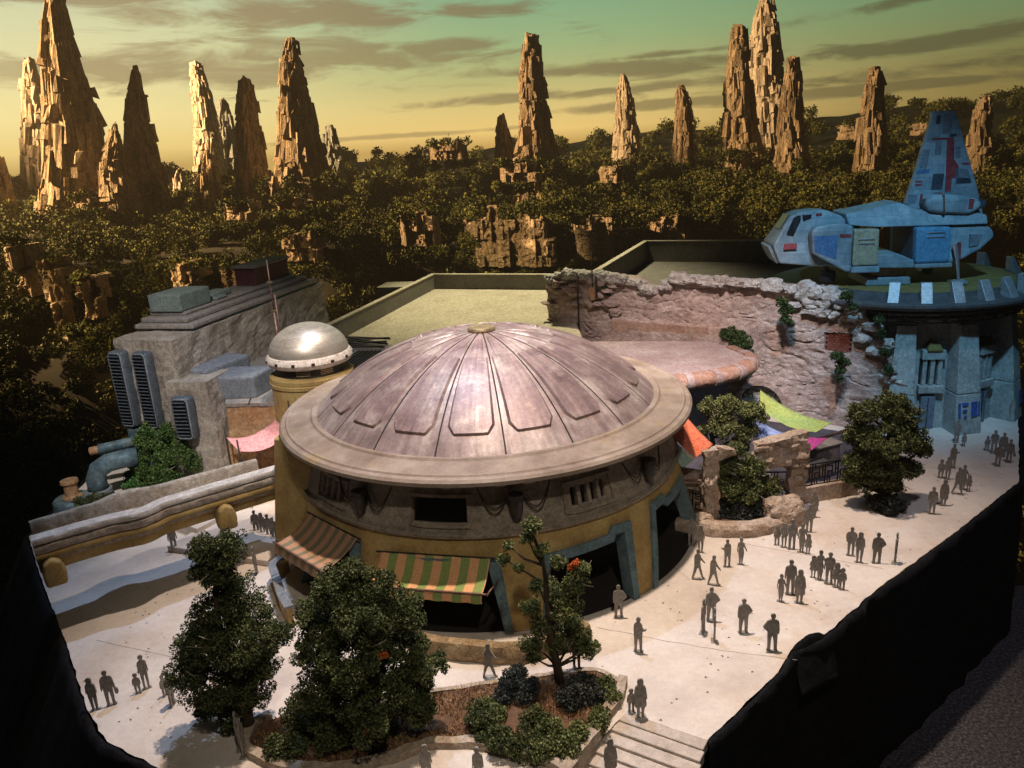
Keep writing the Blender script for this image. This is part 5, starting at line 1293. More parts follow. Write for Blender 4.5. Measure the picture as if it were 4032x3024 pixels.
for i in range(26):
    s = rb_.uniform(25, 33.5); z = top_z(s) - rb_.uniform(0.4, 2.0); p = onruin(s, z, 0.35); mesh('boulder', boulder(p, (rb_.uniform(0.3, 0.7), 0.5, rb_.uniform(0.2, 0.42)), i * 2.3, 0.35, 2, math.atan2(WD.y, WD.x)), m_bleached, rw)
for i in range(22):
    s = rb_.uniform(0, 9); z = top_z(s) - rb_.uniform(0.5, 3.6); p = onruin(s, z, 0.3); mesh('boulder', boulder(p, (rb_.uniform(0.4, 0.9), 0.5, rb_.uniform(0.2, 0.4)), i * 3.1, 0.35, 2, math.atan2(WD.y, WD.x) + 0.2), m_rock, rw)
mesh('plaster_panel', rockbox([onruin(7.7, 4.5, 0.3), onruin(18.7, 4.9, 0.3), onruin(18.7, 4.9, 0.2), onruin(7.7, 4.5, 0.2)], [onruin(7.7, 7.75, 0.78), onruin(17.6, 7.9, 0.78), onruin(17.6, 7.9, 0.2), onruin(7.7, 7.75, 0.2)], 10, 0.05, 3), m_plaster, rw)
V, F = [], []
for i in range(25):
    a = PI * i / 24
    for r, o in ((ARC[2] - 0.05, 0.15), (ARC[2] - 0.05, 0.62), (ARC[2] + 0.42, 0.62), (ARC[2] + 0.42, 0.15)): V.append(onruin(ARC[0] + r * math.cos(a), ARC[1] + r * math.sin(a), o + 0.05 * noise.noise(Vector((i, r, 0)))))
for i in range(24):
    for k in range(4): F.append((i * 4 + k, i * 4 + 4 + k, i * 4 + 4 + (k + 1) % 4, i * 4 + (k + 1) % 4))
mesh('arch_ring', (V, F), m_rock, rw, smooth=True, auto=40)
BRK = mesh('brick', bev(box((0, 0, 0), (0.78, 0.3, 0.36)), 0.03), m_brickC, rw, local=True); wa = math.atan2(WD.y, WD.x); first = True
for r in range(9):
    for c in range(6):
        s = ARC[0] - 2.25 + c * 0.84 + (0.42 if r % 2 else 0); z = -0.1 + r * 0.41
        if not in_arch(s, z) : continue
        loc = onruin(s, z, -0.30 + 0.06 * noise.noise(Vector((r, c, 2)))); rot = (0.03 * noise.noise(Vector((c, r, 5))), 0.04 * noise.noise(Vector((r, c, 7))), wa)
        if first: BRK.location = Vector(loc) - base_of(rw); BRK.rotation_euler = rot; first = False
        else: piece('brick', BRK, rw, loc, rot, (1, 1, 1 + 0.1 * noise.noise(Vector((r, c)) .to_3d())))
BR2 = None
for r in range(8):
    for c in range(6):
        s = 28.05 + c * 0.36 + (0.16 if r % 2 else 0); z = 6.65 + r * 0.2
        if s > 29.95: continue
        loc = onruin(s, z, -0.28 + 0.08 * noise.noise(Vector((r, c, 6))))
        if BR2 is None: BR2 = mesh('brick', box((0, 0, 0), (0.33, 0.2, 0.17)), m_brickR, rw, local=True); BR2.location = Vector(loc) - base_of(rw); BR2.rotation_euler = (0, 0, wa)
        else: piece('brick', BR2, rw, loc, (0, 0, wa))
for k, bl_ in enumerate(VINES):
    v, f = foliage(bl_, leaf=0.13, sub=0.34, cover=0.5, seed=40 + k, fill=0.5); o = npmesh('vine', v, f, m_vine, loc=bl_[0][:3])
    tag(o, ['dark bush growing over the roof edge against the ruined wall', 'green creeper hanging in a crack right of the middle of the ruined wall', 'creeper hanging under the bricked window of the ruined wall', 'ivy down the right edge of the ruined wall', 'moss tuft on the boulders at the right top of the ruined wall', 'small moss tuft near the antenna poles on the ruined wall'][k], 'vine')
for x0, z0, z1, lab in ((4.0, 5.5, 12.3, 'thin dark pole standing before the left end of the ruined wall'), (5.7, 9.6, 14.5, 'tall thin antenna rod at the ruined wall'), (6.15, 10.0, 12.2, 'short dark post beside the antenna rod on the ruined wall')):
    p = onruin(x0, z0, 0.9); o = mesh('wall_pole', tube([p, (p[0], p[1], z1)], 0.09 if z1 < 14 else 0.06, 8), m_iron, loc=p, smooth=True); tag(o, lab, 'pole')
p = onruin(5.6, 10.4, 0.7); tag(mesh('junction_box', boulder(p, (0.38, 0.3, 0.75), 4.4, 0.12, 3, wa), m_rustwall, loc=p), 'rusty box fixed to the ruined wall behind the antenna rod', 'box')

# ------------------------------------------------------------------ lean-to with a rounded tiled eave in front of the ruined wall
lt = thing('lean_to_roof', 'mauve flat roof with rounded segmented eave between the dome and the ruined wall', 'roof', (14, 62, 0))
m_mauve = mat('mauve_roof', [(0.30, 0.22, 0.21), (0.42, 0.33, 0.33), (0.52, 0.45, 0.45)], rough=0.85, scale=0.5, bump=0.4, bscale=4, stain=[(1.0, 0.58, 0.74, (0.30, 0.34, 0.36), 0.6, I3)])
m_eave = mat('salmon_eave_tile', [(0.28, 0.15, 0.11), (0.40, 0.24, 0.18), (0.48, 0.36, 0.32)], rough=0.85, scale=1.0, bump=0.4, bscale=5, stain=[(1.6, 0.55, 0.70, (0.34, 0.33, 0.38), 0.7, I3)])
RP = [(6.0, 70.8), (9.5, 57.6), (13.6, 57.6), (16.6, 58.4), (19.3, 60.2), (20.2, 62.3), (19.2, 66.0), (18.0, 68.0)]
mesh('roof_deck', bev(prism(RP, 6.5, 6.95), 0.08, 2), m_mauve, lt)
EP = path_at([(9.2, 58.1), (12.0, 57.2), (14.6, 57.6), (17.0, 58.5), (19.2, 60.0), (20.3, 62.2), (19.5, 65.5)], 56)
for k in range(7):
    sg = EP[k * 8:k * 8 + 9]; mesh('eave_tile', sweep(sg, [(-0.5, 6.6), (0.1, 6.0), (0.5, 6.1), (0.72, 6.45), (0.6, 6.85), (0.25, 7.08), (-0.5, 7.1)], 0.06), m_eave, lt, smooth=True, auto=50)
    if k: 
        b = EP[k * 8 - 1:k * 8 + 2]; mesh('tile_joint', sweep(b, [(-0.5, 6.55), (0.12, 5.93), (0.56, 6.05), (0.80, 6.45), (0.66, 6.92), (0.28, 7.15), (-0.5, 7.16)], 0.03), m_mauve, lt, smooth=True, auto=50)
m_bluewall = mat('blue_shop_wall', [(0.10, 0.13, 0.18), (0.20, 0.24, 0.29)], rough=0.85, scale=0.8, bump=0.3)
mesh('shop_wall', prism([(10.5, 60.0), (14.5, 59.8), (18.2, 62.0), (18.0, 67), (10, 66)], 0, 6.5), m_bluewall, lt)

# ------------------------------------------------------------------ landing tower
LX, LY = 36.2, 69.6
m_tower = mat('blue_grey_concrete', [(0.22, 0.25, 0.25), (0.36, 0.39, 0.38), (0.46, 0.48, 0.46)], rough=0.9, scale=0.6, bump=0.4, bscale=4, stain=[(0.5, 0.56, 0.74, (0.26, 0.21, 0.16), 0.7, (1, 1, 0.5)), (2.0, 0.62, 0.76, (0.16, 0.18, 0.18), 0.6, I3)])
m_padtop = mat('olive_pad', [(0.17, 0.12, 0.035), (0.28, 0.21, 0.07)], rough=0.9, scale=0.5, bump=0.3, stain=[(0.8, 0.58, 0.74, (0.10, 0.10, 0.08), 0.7, I3)])
m_padrim = mat('dark_pad_steel', [(0.06, 0.065, 0.07), (0.13, 0.14, 0.15)], rough=0.6, metal=0.3, scale=1.2, bump=0.3)
m_wedge = mat('galvanised_wedge', [(0.28, 0.30, 0.32), (0.50, 0.52, 0.54)], rough=0.5, metal=0.5, scale=3, bump=0.3, bscale=9)
m_bluemark = mat('blue_paint_mark', [(0.03, 0.08, 0.30), (0.05, 0.12, 0.42)], rough=0.8, scale=4, bump=0.1)
lt2 = thing('landing_tower', 'round blue grey landing tower with deep piers and a wide dark pad', 'tower', (LX, LY, 0))
mesh('core', lathe([(8.7, 0), (8.3, 5), (8.0, 9.2), (8.6, 9.25), (8.6, 9.4), (8.0, 9.45), (8.0, 9.7), (8.7, 9.75), (8.7, 9.9), (8.1, 9.95), (8.1, 10.3), (8.9, 10.35), (8.9, 10.5)], 96, (LX, LY, 0)), m_tower, lt2, smooth=True, auto=30)
mesh('pad_rim', lathe([(8.0, 10.4), (10.4, 10.5), (11.2, 10.7), (11.4, 10.95), (11.4, 11.15), (11.1, 11.25), (10.2, 11.25), (9.2, 11.7), (8.6, 11.75)], 128, (LX, LY, 0)), m_padrim, lt2, smooth=True, auto=30)
mesh('pad_deck', lathe([(0.02, 11.78), (8.7, 11.78), (8.9, 11.7)], 96, (LX, LY, 0)), m_padtop, lt2, smooth=True, auto=30)
def polar(a, r, z): return (LX + r * math.cos(rad(a)), LY + r * math.sin(rad(a)), z)
def radial_block(a0, a1, r0b, r1b, r1t, z0, z1, k=1.0): return hexa([polar(a0, r0b, z0), polar(a0, r1b, z0), polar(a1, r1b, z0), polar(a1, r0b, z0)], [polar(a0 + k, r0b - 0.6, z1), polar(a0 + k, r1t, z1), polar(a1 - k, r1t, z1), polar(a1 - k, r0b - 0.6, z1)])
for a, h_, wdt in ((-113, 9.1, 5.5), (-83, 9.1, 6.0), (-47, 9.1, 5.5), (-12, 9.1, 5.5), (-146, 9.1, 5.5), (30, 9.1, 6), (75, 9.1, 6), (120, 9.1, 6), (165, 9.1, 6)):
    pr = mesh('pier', bev(radial_block(a - wdt, a + wdt, 7.8, 10.2, 9.3, 3.4, h_), 0.08, 2), m_tower, lt2); mesh('pier_foot', bev(radial_block(a - wdt - 0.4, a + wdt + 0.4, 7.9, 10.7, 10.2, -0.2, 3.35, 0.3), 0.08, 2), m_tower, lt2)
for a in (-98, -65):
    mesh('lintel', bev(radial_block(a - 6, a + 6, 8.0, 9.0, 8.9, 6.1, 6.9, 0), 0.06), m_tower, lt2)
    mesh('hood', bev(radial_block(a - 4, a + 4, 8.0, 9.1, 8.7, 6.9, 7.5, 1.5), 0.06), m_padtop, lt2)
    for d in (-6.0, -2.0, 2.0): mesh('mullion', bev(radial_block(a + d - 1.1 + 2, a + d + 1.1 + 2, 8.0, 8.85, 8.8, 3.9, 6.1, 0), 0.04), m_tower, lt2)
    mesh('window_recess', radial_block(a - 6, a + 6, 8.0, 8.52, 8.48, 3.9, 6.1, 0), m_ventdark, lt2)
    mesh('sill', bev(radial_block(a - 6.5, a + 6.5, 8.0, 9.1, 9.1, 3.2, 3.85, 0), 0.06), m_tower, lt2)
    dr = mesh('door', bev(radial_block(a - 4.5, a + 3.0, 8.0, 8.95, 8.9, 0, 2.9, 0), 0.04), m_bluewall, lt2)
    mesh('door_leaf_gap', radial_block(a - 0.9, a - 0.6, 8.0, 8.99, 8.94, 0.1, 2.8, 0), m_ventdark, dr)
for a in range(-150, 20, 9):
    mesh('pipe_bracket', box(polar(a, 9.2, 9.9), (0.14, 0.9, 1.0), rad(a + 90)), m_padrim, lt2)
for z, r in ((9.35, 9.5), (9.75, 9.6), (10.15, 9.7)): mesh('ring_pipe', tube([polar(a, r, z) for a in range(-160, 30, 4)], 0.07, 6), m_padrim, lt2, smooth=True)
for a in (-120, -107, -94, -81, -68, -55, -38, -20, 0, 20):
    c = polar(a, 10.1, 11.2); ca, sa = math.cos(rad(a)), math.sin(rad(a)); tx, ty = -sa, ca
    w_, b0, b1 = 0.42, 0.75, -0.35
    bot = [(c[0] + tx * s * w_ + ca * o, c[1] + ty * s * w_ + sa * o, 11.2) for s, o in ((-1, b0), (1, b0), (1, b1), (-1, b1))]
    top_ = [(c[0] + tx * s * w_ + ca * o, c[1] + ty * s * w_ + sa * o, 12.75) for s, o in ((-1, b1 + 0.18), (1, b1 + 0.18), (1, b1 - 0.1), (-1, b1 - 0.1))]
    mesh('blast_wedge', bev(hexa(bot, top_), 0.04), m_wedge, lt2)
# painted marks on two piers: two blue panels with a pale figure left open between them
def on_pier(a, da0, da1, z0, z1, name, o=0.04):
    r0, r1 = 10.7 - 0.14 * z0 + o, 10.7 - 0.14 * z1 + o
    mesh(name, hexa([polar(a + da0, r0 - 0.05, z0), polar(a + da0, r0, z0), polar(a + da1, r0, z0), polar(a + da1, r0 - 0.05, z0)], [polar(a + da0, r1 - 0.05, z1), polar(a + da0, r1, z1), polar(a + da1, r1, z1), polar(a + da1, r1 - 0.05, z1)]), m_bluemark, lt2)
on_pier(-83, -5.2, -4.2, 1.5, 2.7, 'painted_mark'); on_pier(-83, -3.4, -0.6, 2.45, 2.7, 'painted_mark'); on_pier(-83, -3.0, -1.2, 1.95, 2.15, 'painted_mark'); on_pier(-83, -2.4, -1.4, 1.45, 1.65, 'painted_mark'); on_pier(-83, 1.0, 4.0, 1.5, 2.5, 'painted_mark'); on_pier(-83, 4.6, 5.2, 1.5, 2.7, 'painted_mark'); on_pier(-83, 1.0, 4.0, 2.6, 2.72, 'painted_mark')
on_pier(-47, 0.5, 5.2, 1.2, 2.5, 'painted_mark')
# ------------------------------------------------------------------ cargo shuttle on the pad (generic craft, local x to the tail)
m_hull = mat('shuttle_white', [(0.15, 0.22, 0.27), (0.26, 0.34, 0.39), (0.38, 0.45, 0.49)], rough=0.5, scale=0.9, bump=0.12, bscale=5, grit=0.18, stain=[(1.4, 0.56, 0.70, (0.26, 0.30, 0.34), 0.6, I3), (3.0, 0.62, 0.74, (0.12, 0.11, 0.10), 0.5, I3)])
def plated(m, sx, sz, amt):
    """fine plating: seams sunk into the skin and plates of slightly different tone"""
    nt = m.node_tree; L = nt.links.new; b = nt.nodes['Principled BSDF']; src = b.inputs['Base Color'].links[0].from_socket
    tc = nt.nodes.new('ShaderNodeTexCoord'); sp = nt.nodes.new('ShaderNodeSeparateXYZ'); L(tc.outputs['Object'], sp.inputs[0]); cb = nt.nodes.new('ShaderNodeCombineXYZ')
    ad = nt.nodes.new('ShaderNodeMath'); ad.operation = 'MULTIPLY_ADD'; L(sp.outputs[1], ad.inputs[0]); ad.inputs[1].default_value = 0.37; L(sp.outputs[0], ad.inputs[2]); L(ad.outputs[0], cb.inputs[0]); L(sp.outputs[2], cb.inputs[1])
    br_ = nt.nodes.new('ShaderNodeTexBrick'); L(cb.outputs[0], br_.inputs['Vector']); br_.inputs['Scale'].default_value = 1.0; br_.inputs['Brick Width'].default_value = sx; br_.inputs['Row Height'].default_value = sz; br_.inputs['Mortar Size'].default_value = 0.012
    br_.inputs['Color1'].default_value = (1 - amt, 1 - amt, 1 - amt, 1); br_.inputs['Color2'].default_value = (1.0, 1.0, 1.0, 1); br_.inputs['Mortar'].default_value = (0.42, 0.42, 0.45, 1); br_.offset = 0.37; br_.squash = 0.7; br_.squash_frequency = 3
    mx = nt.nodes.new('ShaderNodeMix'); mx.data_type = 'RGBA'; mx.blend_type = 'MULTIPLY'; mx.inputs[0].default_value = 1.0; L(src, mx.inputs[6]); L(br_.outputs['Color'], mx.inputs[7]); L(mx.outputs[2], b.inputs['Base Color'])
plated(m_hull, 2.1, 0.95, 0.26)
m_navy = mat('shuttle_blue_panel', [(0.05, 0.13, 0.28), (0.10, 0.22, 0.42)], rough=0.55, scale=1.4, bump=0.15, stain=[(2.5, 0.6, 0.7, (0.34, 0.38, 0.42), 0.6, I3)])
m_grey = mat('shuttle_grey_panel', [(0.12, 0.15, 0.19), (0.22, 0.25, 0.29)], rough=0.6, scale=1.5, bump=0.15)
m_dgrey = mat('shuttle_dark_panel', [(0.03, 0.04, 0.06), (0.07, 0.08, 0.11)], rough=0.6, scale=1.5, bump=0.15)
m_red = mat('shuttle_red_panel', [(0.22, 0.03, 0.04), (0.36, 0.06, 0.07)], rough=0.6, scale=2, bump=0.1)
m_tan = mat('shuttle_tan_door', [(0.36, 0.30, 0.20), (0.50, 0.43, 0.31)], rough=0.6, scale=1.2, bump=0.2, stain=[(2.5, 0.6, 0.72, (0.14, 0.11, 0.08), 0.6, I3)])
m_skyblue = mat('shuttle_blue_door', [(0.08, 0.24, 0.40), (0.15, 0.34, 0.52)], rough=0.5, scale=1.2, bump=0.2)
m_glass = mat('cockpit_glass', [(0.01, 0.012, 0.016), (0.02, 0.022, 0.028)], rough=0.12, scale=1, bump=0, spec=0.6)
m_chrome = mat('bright_handle', [(0.6, 0.62, 0.64), (0.75, 0.76, 0.78)], rough=0.25, metal=0.8, bump=0)
sh = thing('cargo_shuttle', 'pale blue grey cargo shuttle with a tall red striped tail fin on the landing pad', 'spacecraft', (32.6, 67.0, 11.9)); sh.rotation_euler = (0, 0, rad(-6))
def part(name, vf, m, parent=sh, b=0.12, seg=2): return mesh(name, bev(vf, b, seg) if b else vf, m, parent, local=True)
def taper_side(poly, y0, y1, zlim, k):
    """side profile pushed across, with everything above zlim pinched toward the middle"""
    V, F = prism_y(poly, y0, y1); V = [(x, y * (1 - k * max(0, min(1, (z - zlim) / 2.5))), z) for x, y, z in V]; return V, F
nose = part('nose_hull', taper_side([(-9.4, 3.5), (-8.85, 2.1), (-5.9, 1.75), (-4.8, 1.7), (-3.0, 1.3), (-3.1, 5.2), (-3.7, 5.8), (-4.9, 6.3), (-6.1, 6.35), (-7.25, 6.25), (-8.0, 5.95), (-8.6, 4.95), (-9.35, 3.75)], -2.1, 2.1, 3.4, 0.42), m_hull, b=0.14)
part('chin', prism_y([(-9.75, 3.45), (-9.55, 3.6), (-8.7, 2.1), (-8.95, 2.0), (-9.4, 2.7)], -1.5, 1.5), m_hull, nose, 0.05)
part('spine_hull', taper_side([(-3.6, 6.05), (-2.6, 6.15), (0.7, 6.75), (2.2, 6.1), (7.0, 5.6), (7.6, 5.4), (7.6, 4.7), (1.8, 4.8), (-1.2, 4.85), (-3.4, 5.1)], -2.6, 2.6, 4.6, 0.5), m_hull)
for s in (-1, 1):
    ys = lambda a, b: (min(s * a, s * b), max(s * a, s * b))
    part('side_box', prism_y([(-6.6, 4.6), (-6.3, 5.15), (-4.4, 5.45), (-3.25, 5.1), (-3.2, 1.3), (-3.6, 1.3), (-6.35, 2.9)], *ys(1.9, 3.05)), m_hull, b=0.16)
    part('blue_panel', prism_y([(-6.4, 4.45), (-4.45, 4.4), (-4.5, 2.4), (-6.3, 3.15)], *ys(3.0, 3.09)), m_navy, b=0)
    part('red_panel', prism_y([(-4.35, 4.5), (-3.4, 4.45), (-3.4, 4.2), (-4.33, 4.25)], *ys(3.0, 3.10)), m_red, b=0)
    part('grey_panel', prism_y([(-4.2, 4.1), (-3.4, 4.1), (-3.4, 2.4), (-4.0, 2.2), (-4.2, 3.0)], *ys(3.0, 3.08)), m_hull, b=0)
    t = part('cargo_door', prism_y([(-3.15, 4.8), (-1.1, 4.75), (-1.0, 1.75), (-3.1, 1.75)], *ys(2.0, 2.95)), m_tan, b=0.14)
    for z in (4.0, 3.65): part('handle', prism_y([(-2.75, z), (-1.45, z), (-1.45, z - 0.1), (-2.75, z - 0.1)], *ys(2.93, 3.02)), m_chrome, t, 0.02)
    part('side_step', prism_y([(-3.2, 1.7), (-0.9, 1.7), (-0.9, 1.15), (-3.2, 1.2)], *ys(2.0, 3.1)), m_hull, b=0.08)
    t = part('rear_door', prism_y([(1.8, 4.75), (4.6, 4.65), (4.75, 1.75), (2.0, 1.75)], *ys(2.0, 2.95)), m_skyblue, b=0.2)
    for z in (4.3, 3.95): part('handle', prism_y([(2.7, z), (4.1, z), (4.1, z - 0.1), (2.7, z - 0.1)], *ys(2.93, 3.02)), m_chrome, t, 0.02)
    part('rear_sill', prism_y([(1.9, 1.7), (4.9, 1.7), (4.9, 1.35), (1.9, 1.4)], *ys(2.0, 3.05)), m_hull, b=0.06)
    e = part('engine_pod', prism_y([(2.5, 6.5), (2.8, 7.1), (3.9, 7.3), (5.9, 7.0), (6.9, 6.7), (7.0, 6.0), (6.1, 5.5), (4.1, 5.7), (2.9, 5.9)], *ys(0.9, 2.5)), m_hull, b=0.4, seg=3)
    part('intake', prism_y([(2.42, 6.5), (2.6, 6.9), (2.9, 6.9), (2.9, 6.1), (2.6, 6.1)], *ys(1.3, 2.1)), m_dgrey, e, 0.05)
    part('engine_ring', prism_y([(3.75, 7.36), (3.95, 7.36), (4.15, 5.66), (3.95, 5.62)], *ys(0.86, 2.54)), m_pipe, e, 0.1)
    part('exhaust', prism_y([(6.7, 6.8), (7.4, 6.6), (7.4, 6.1), (6.8, 5.85)], *ys(1.2, 2.2)), m_dgrey, e, 0.08)
    part('red_panel', prism_y([(5.9, 6.85), (6.3, 6.75), (6.2, 6.0), (5.9, 6.0)], *ys(2.48, 2.54)), m_red, e, 0)
    st = part('landing_strut', tube([(4.95, s * 2.9, 3.2), (5.2, s * 3.1, 2.0), (5.4, s * 3.3, 0.3)], [0.2, 0.16, 0.09], 10), m_chrome, b=0)
    part('strut_foot', prism_y([(5.0, 0.28), (5.9, 0.28), (6.0, 0.0), (4.9, 0.0)], *ys(2.8, 3.8)), m_hull, st, 0.05)
    part('red_panel', prism_y([(5.4, 3.3), (5.6, 3.3), (5.7, 1.9), (5.5, 1.9)], *ys(2.3, 2.62)), m_red, b=0)
    # cockpit glazing on both sides of the nose
    w1 = [(-8.3, 4.55), (-7.7, 5.8), (-7.35, 6.0), (-7.1, 6.0), (-7.1, 5.6), (-7.75, 4.45)]; V, F = prism_y(w1, *ys(1.0, 2.0)); V = [(x, s * (2.13 * (1 - 0.42 * max(0, min(1, (z - 3.4) / 2.5))) + (0.05 if abs(y) > 1.5 else -0.1)), z) for x, y, z in V]; part('cockpit_pane', (V, F), m_glass, nose, 0)
    w2 = [(-6.98, 6.02), (-6.2, 6.05), (-6.25, 5.72), (-6.9, 5.5)]; V, F = prism_y(w2, *ys(1.0, 2.0)); V = [(x, s * (2.13 * (1 - 0.42 * max(0, min(1, (z - 3.4) / 2.5))) + (0.05 if abs(y) > 1.5 else -0.1)), z) for x, y, z in V]; part('cockpit_pane', (V, F), m_glass, nose, 0)
    w3 = [(-8.5, 3.75), (-7.5, 3.75), (-7.5, 3.3), (-8.6, 3.3)]; V, F = prism_y(w3, *ys(1.0, 2.0)); V = [(x, s * (2.13 * (1 - 0.42 * max(0, min(1, (z - 3.4) / 2.5))) + (0.03 if abs(y) > 1.5 else -0.1)), z) for x, y, z in V]; part('red_panel', (V, F), m_red, nose, 0)
part('windscreen', prism_y([(-8.72, 4.9), (-8.02, 6.06), (-7.9, 6.0), (-8.6, 4.85)], -0.95, 0.95), m_glass, nose, 0)
part('bay_floor', prism_y([(-1.1, 2.6), (0.65, 2.6), (1.9, 2.0), (1.9, 1.4), (-1.0, 1.5)], -2.9, 2.9), m_hull, b=0.08)
part('bay_rear_wall', prism_y([(1.85, 4.8), (2.05, 4.8), (2.2, 1.8), (1.95, 1.8)], -2.0, 2.0), m_dgrey, b=0)
part('tail_hull', taper_side([(4.6, 4.7), (7.5, 4.75), (8.15, 4.2), (8.3, 3.6), (7.3, 2.6), (5.8, 1.75), (4.8, 1.5)], -2.5, 2.5, 3.5, 0.25), m_hull, b=0.25, seg=3)
part('dark_panel', prism_y([(6.3, 3.9), (7.2, 3.9), (7.0, 3.0), (6.3, 2.9)], -2.54, 2.54), m_grey, b=0)
part('belly_block', prism_y([(-1.0, 1.4), (1.9, 1.3), (1.7, 0.6), (-0.9, 0.6)], -1.9, 1.9), m_rustwall, b=0.08)
part('belly_foot', prism_y([(-1.6, 0.55), (1.9, 0.55), (2.0, -0.1), (-1.7, -0.1)], -2.4, 2.4), m_hull, b=0.08)
part('nose_wheel', lathe([(0.0, -0.5), (0.62, -0.45), (0.7, 0), (0.62, 0.45), (0, 0.5)], 20, (-4.4, -0.6, 0.6)), m_dgrey, b=0)
part('nose_leg', tube([(-4.4, -0.6, 0.7), (-4.6, -0.5, 2.0)], 0.22, 8), m_dgrey, b=0)
fin = part('tail_fin', prism_y([(1.75, 6.4), (2.25, 8.4), (3.2, 13.05), (3.2, 13.8), (5.0, 13.8), (5.2, 13.4), (7.4, 7.65), (8.2, 5.2), (3.2, 5.6)], -0.34, 0.34), m_hull, b=0.1)
FP = [(m_red, [(4.58, 11.5), (5.15, 11.5), (5.3, 9.9), (5.75, 9.3), (5.75, 8.5), (5.3, 8.35), (5.3, 7.3), (4.85, 7.3), (4.7, 9.7)]), (m_red, [(3.35, 11.7), (5.1, 11.65), (5.1, 11.5), (3.35, 11.55)]), (m_dgrey, [(3.6, 13.45), (3.9, 13.45), (3.9, 12.8), (3.55, 12.8)]), (m_grey, [(4.15, 13.5), (4.85, 13.5), (4.85, 12.0), (4.15, 12.0)]),
      (m_dgrey, [(4.75, 11.95), (5.3, 11.95), (5.3, 11.7), (4.75, 11.7)]), (m_dgrey, [(3.75, 8.8), (4.65, 8.8), (4.6, 7.5), (3.7, 7.5)]), (m_grey, [(2.75, 10.8), (3.3, 10.8), (3.2, 9.3), (2.55, 9.3)]), (m_navy, [(2.5, 9.2), (3.5, 9.2), (3.4, 8.9), (2.4, 8.9)]), (m_grey, [(3.7, 11.4), (4.2, 11.4), (4.2, 10.3), (3.7, 10.3)]),
      (m_grey, [(5.5, 9.2), (6.5, 9.0), (6.9, 8.0), (5.6, 8.0)]), (m_dgrey, [(5.7, 8.4), (6.7, 8.3), (6.9, 7.9), (5.7, 7.9)]), (m_red, [(2.35, 8.3), (2.95, 8.3), (2.95, 8.18), (2.35, 8.18)]), (m_red, [(2.4, 8.05), (2.9, 8.05), (2.9, 7.9), (2.35, 7.9)]), (m_red, [(6.0, 9.6), (6.55, 9.55), (6.6, 9.4), (6.0, 9.45)]), (m_grey, [(1.95, 7.2), (2.7, 7.2), (2.6, 6.5), (1.85, 6.4)]), (m_red, [(2.9, 7.2), (3.1, 7.2), (3.0, 6.4), (2.85, 6.4)]), (m_grey, [(5.3, 10.9), (5.7, 10.9), (5.8, 10.0), (5.4, 10.0)])]
for m_, poly in FP: part('fin_panel', prism_y(poly, -0.37, 0.37), m_, fin, 0)
for (x, z, w_, h_, m_) in ((-2.2, 5.75, 0.7, 0.25, m_grey), (-1.2, 5.85, 0.9, 0.3, m_grey), (0.0, 6.2, 0.6, 0.3, m_grey), (1.0, 5.6, 1.2, 0.12, m_grey), (3.0, 5.15, 0.9, 0.2, m_red), (-5.6, 6.0, 0.5, 0.2, m_red)):
    part('roof_panel', box((x, 0, z), (w_, 4.4 - (z - 4.6) * 1.25, h_)), m_, b=0)
# ------------------------------------------------------------------ trees and shrubs of clumped foam foliage
m_leafA = leafmat('conifer_foliage', [(0.026, 0.036, 0.014), (0.066, 0.082, 0.030), (0.125, 0.14, 0.055)], island=0.9, scale=1.2)
m_leafB = leafmat('olive_foliage', [(0.040, 0.054, 0.018), (0.105, 0.128, 0.044), (0.20, 0.215, 0.080)], island=0.9, scale=1.2)
m_leafC = leafmat('green_foliage', [(0.023, 0.052, 0.013), (0.065, 0.12, 0.029), (0.124, 0.195, 0.052)], island=0.9, scale=1.2)
m_leafD = leafmat('dark_shrub_foliage', [(0.017, 0.02, 0.02), (0.042, 0.048, 0.045), (0.084, 0.09, 0.077)], island=0.9, scale=1.2)
m_leafE = leafmat('bright_moss', [(0.03, 0.09, 0.02), (0.07, 0.18, 0.05), (0.12, 0.26, 0.08)], island=0.8, scale=1.2)
m_leafO = leafmat('orange_blossom', [(0.40, 0.08, 0.02), (0.60, 0.16, 0.04)], island=0.8, scale=1.2)
m_bark = mat('bark', [(0.04, 0.028, 0.02), (0.10, 0.07, 0.045)], rough=0.95, scale=4, bump=0.6, bscale=9, stretch=(1, 1, 0.3))
m_twig = mat('pale_twig', [(0.30, 0.25, 0.18), (0.44, 0.38, 0.28)], rough=0.9, scale=4, bump=0.2)
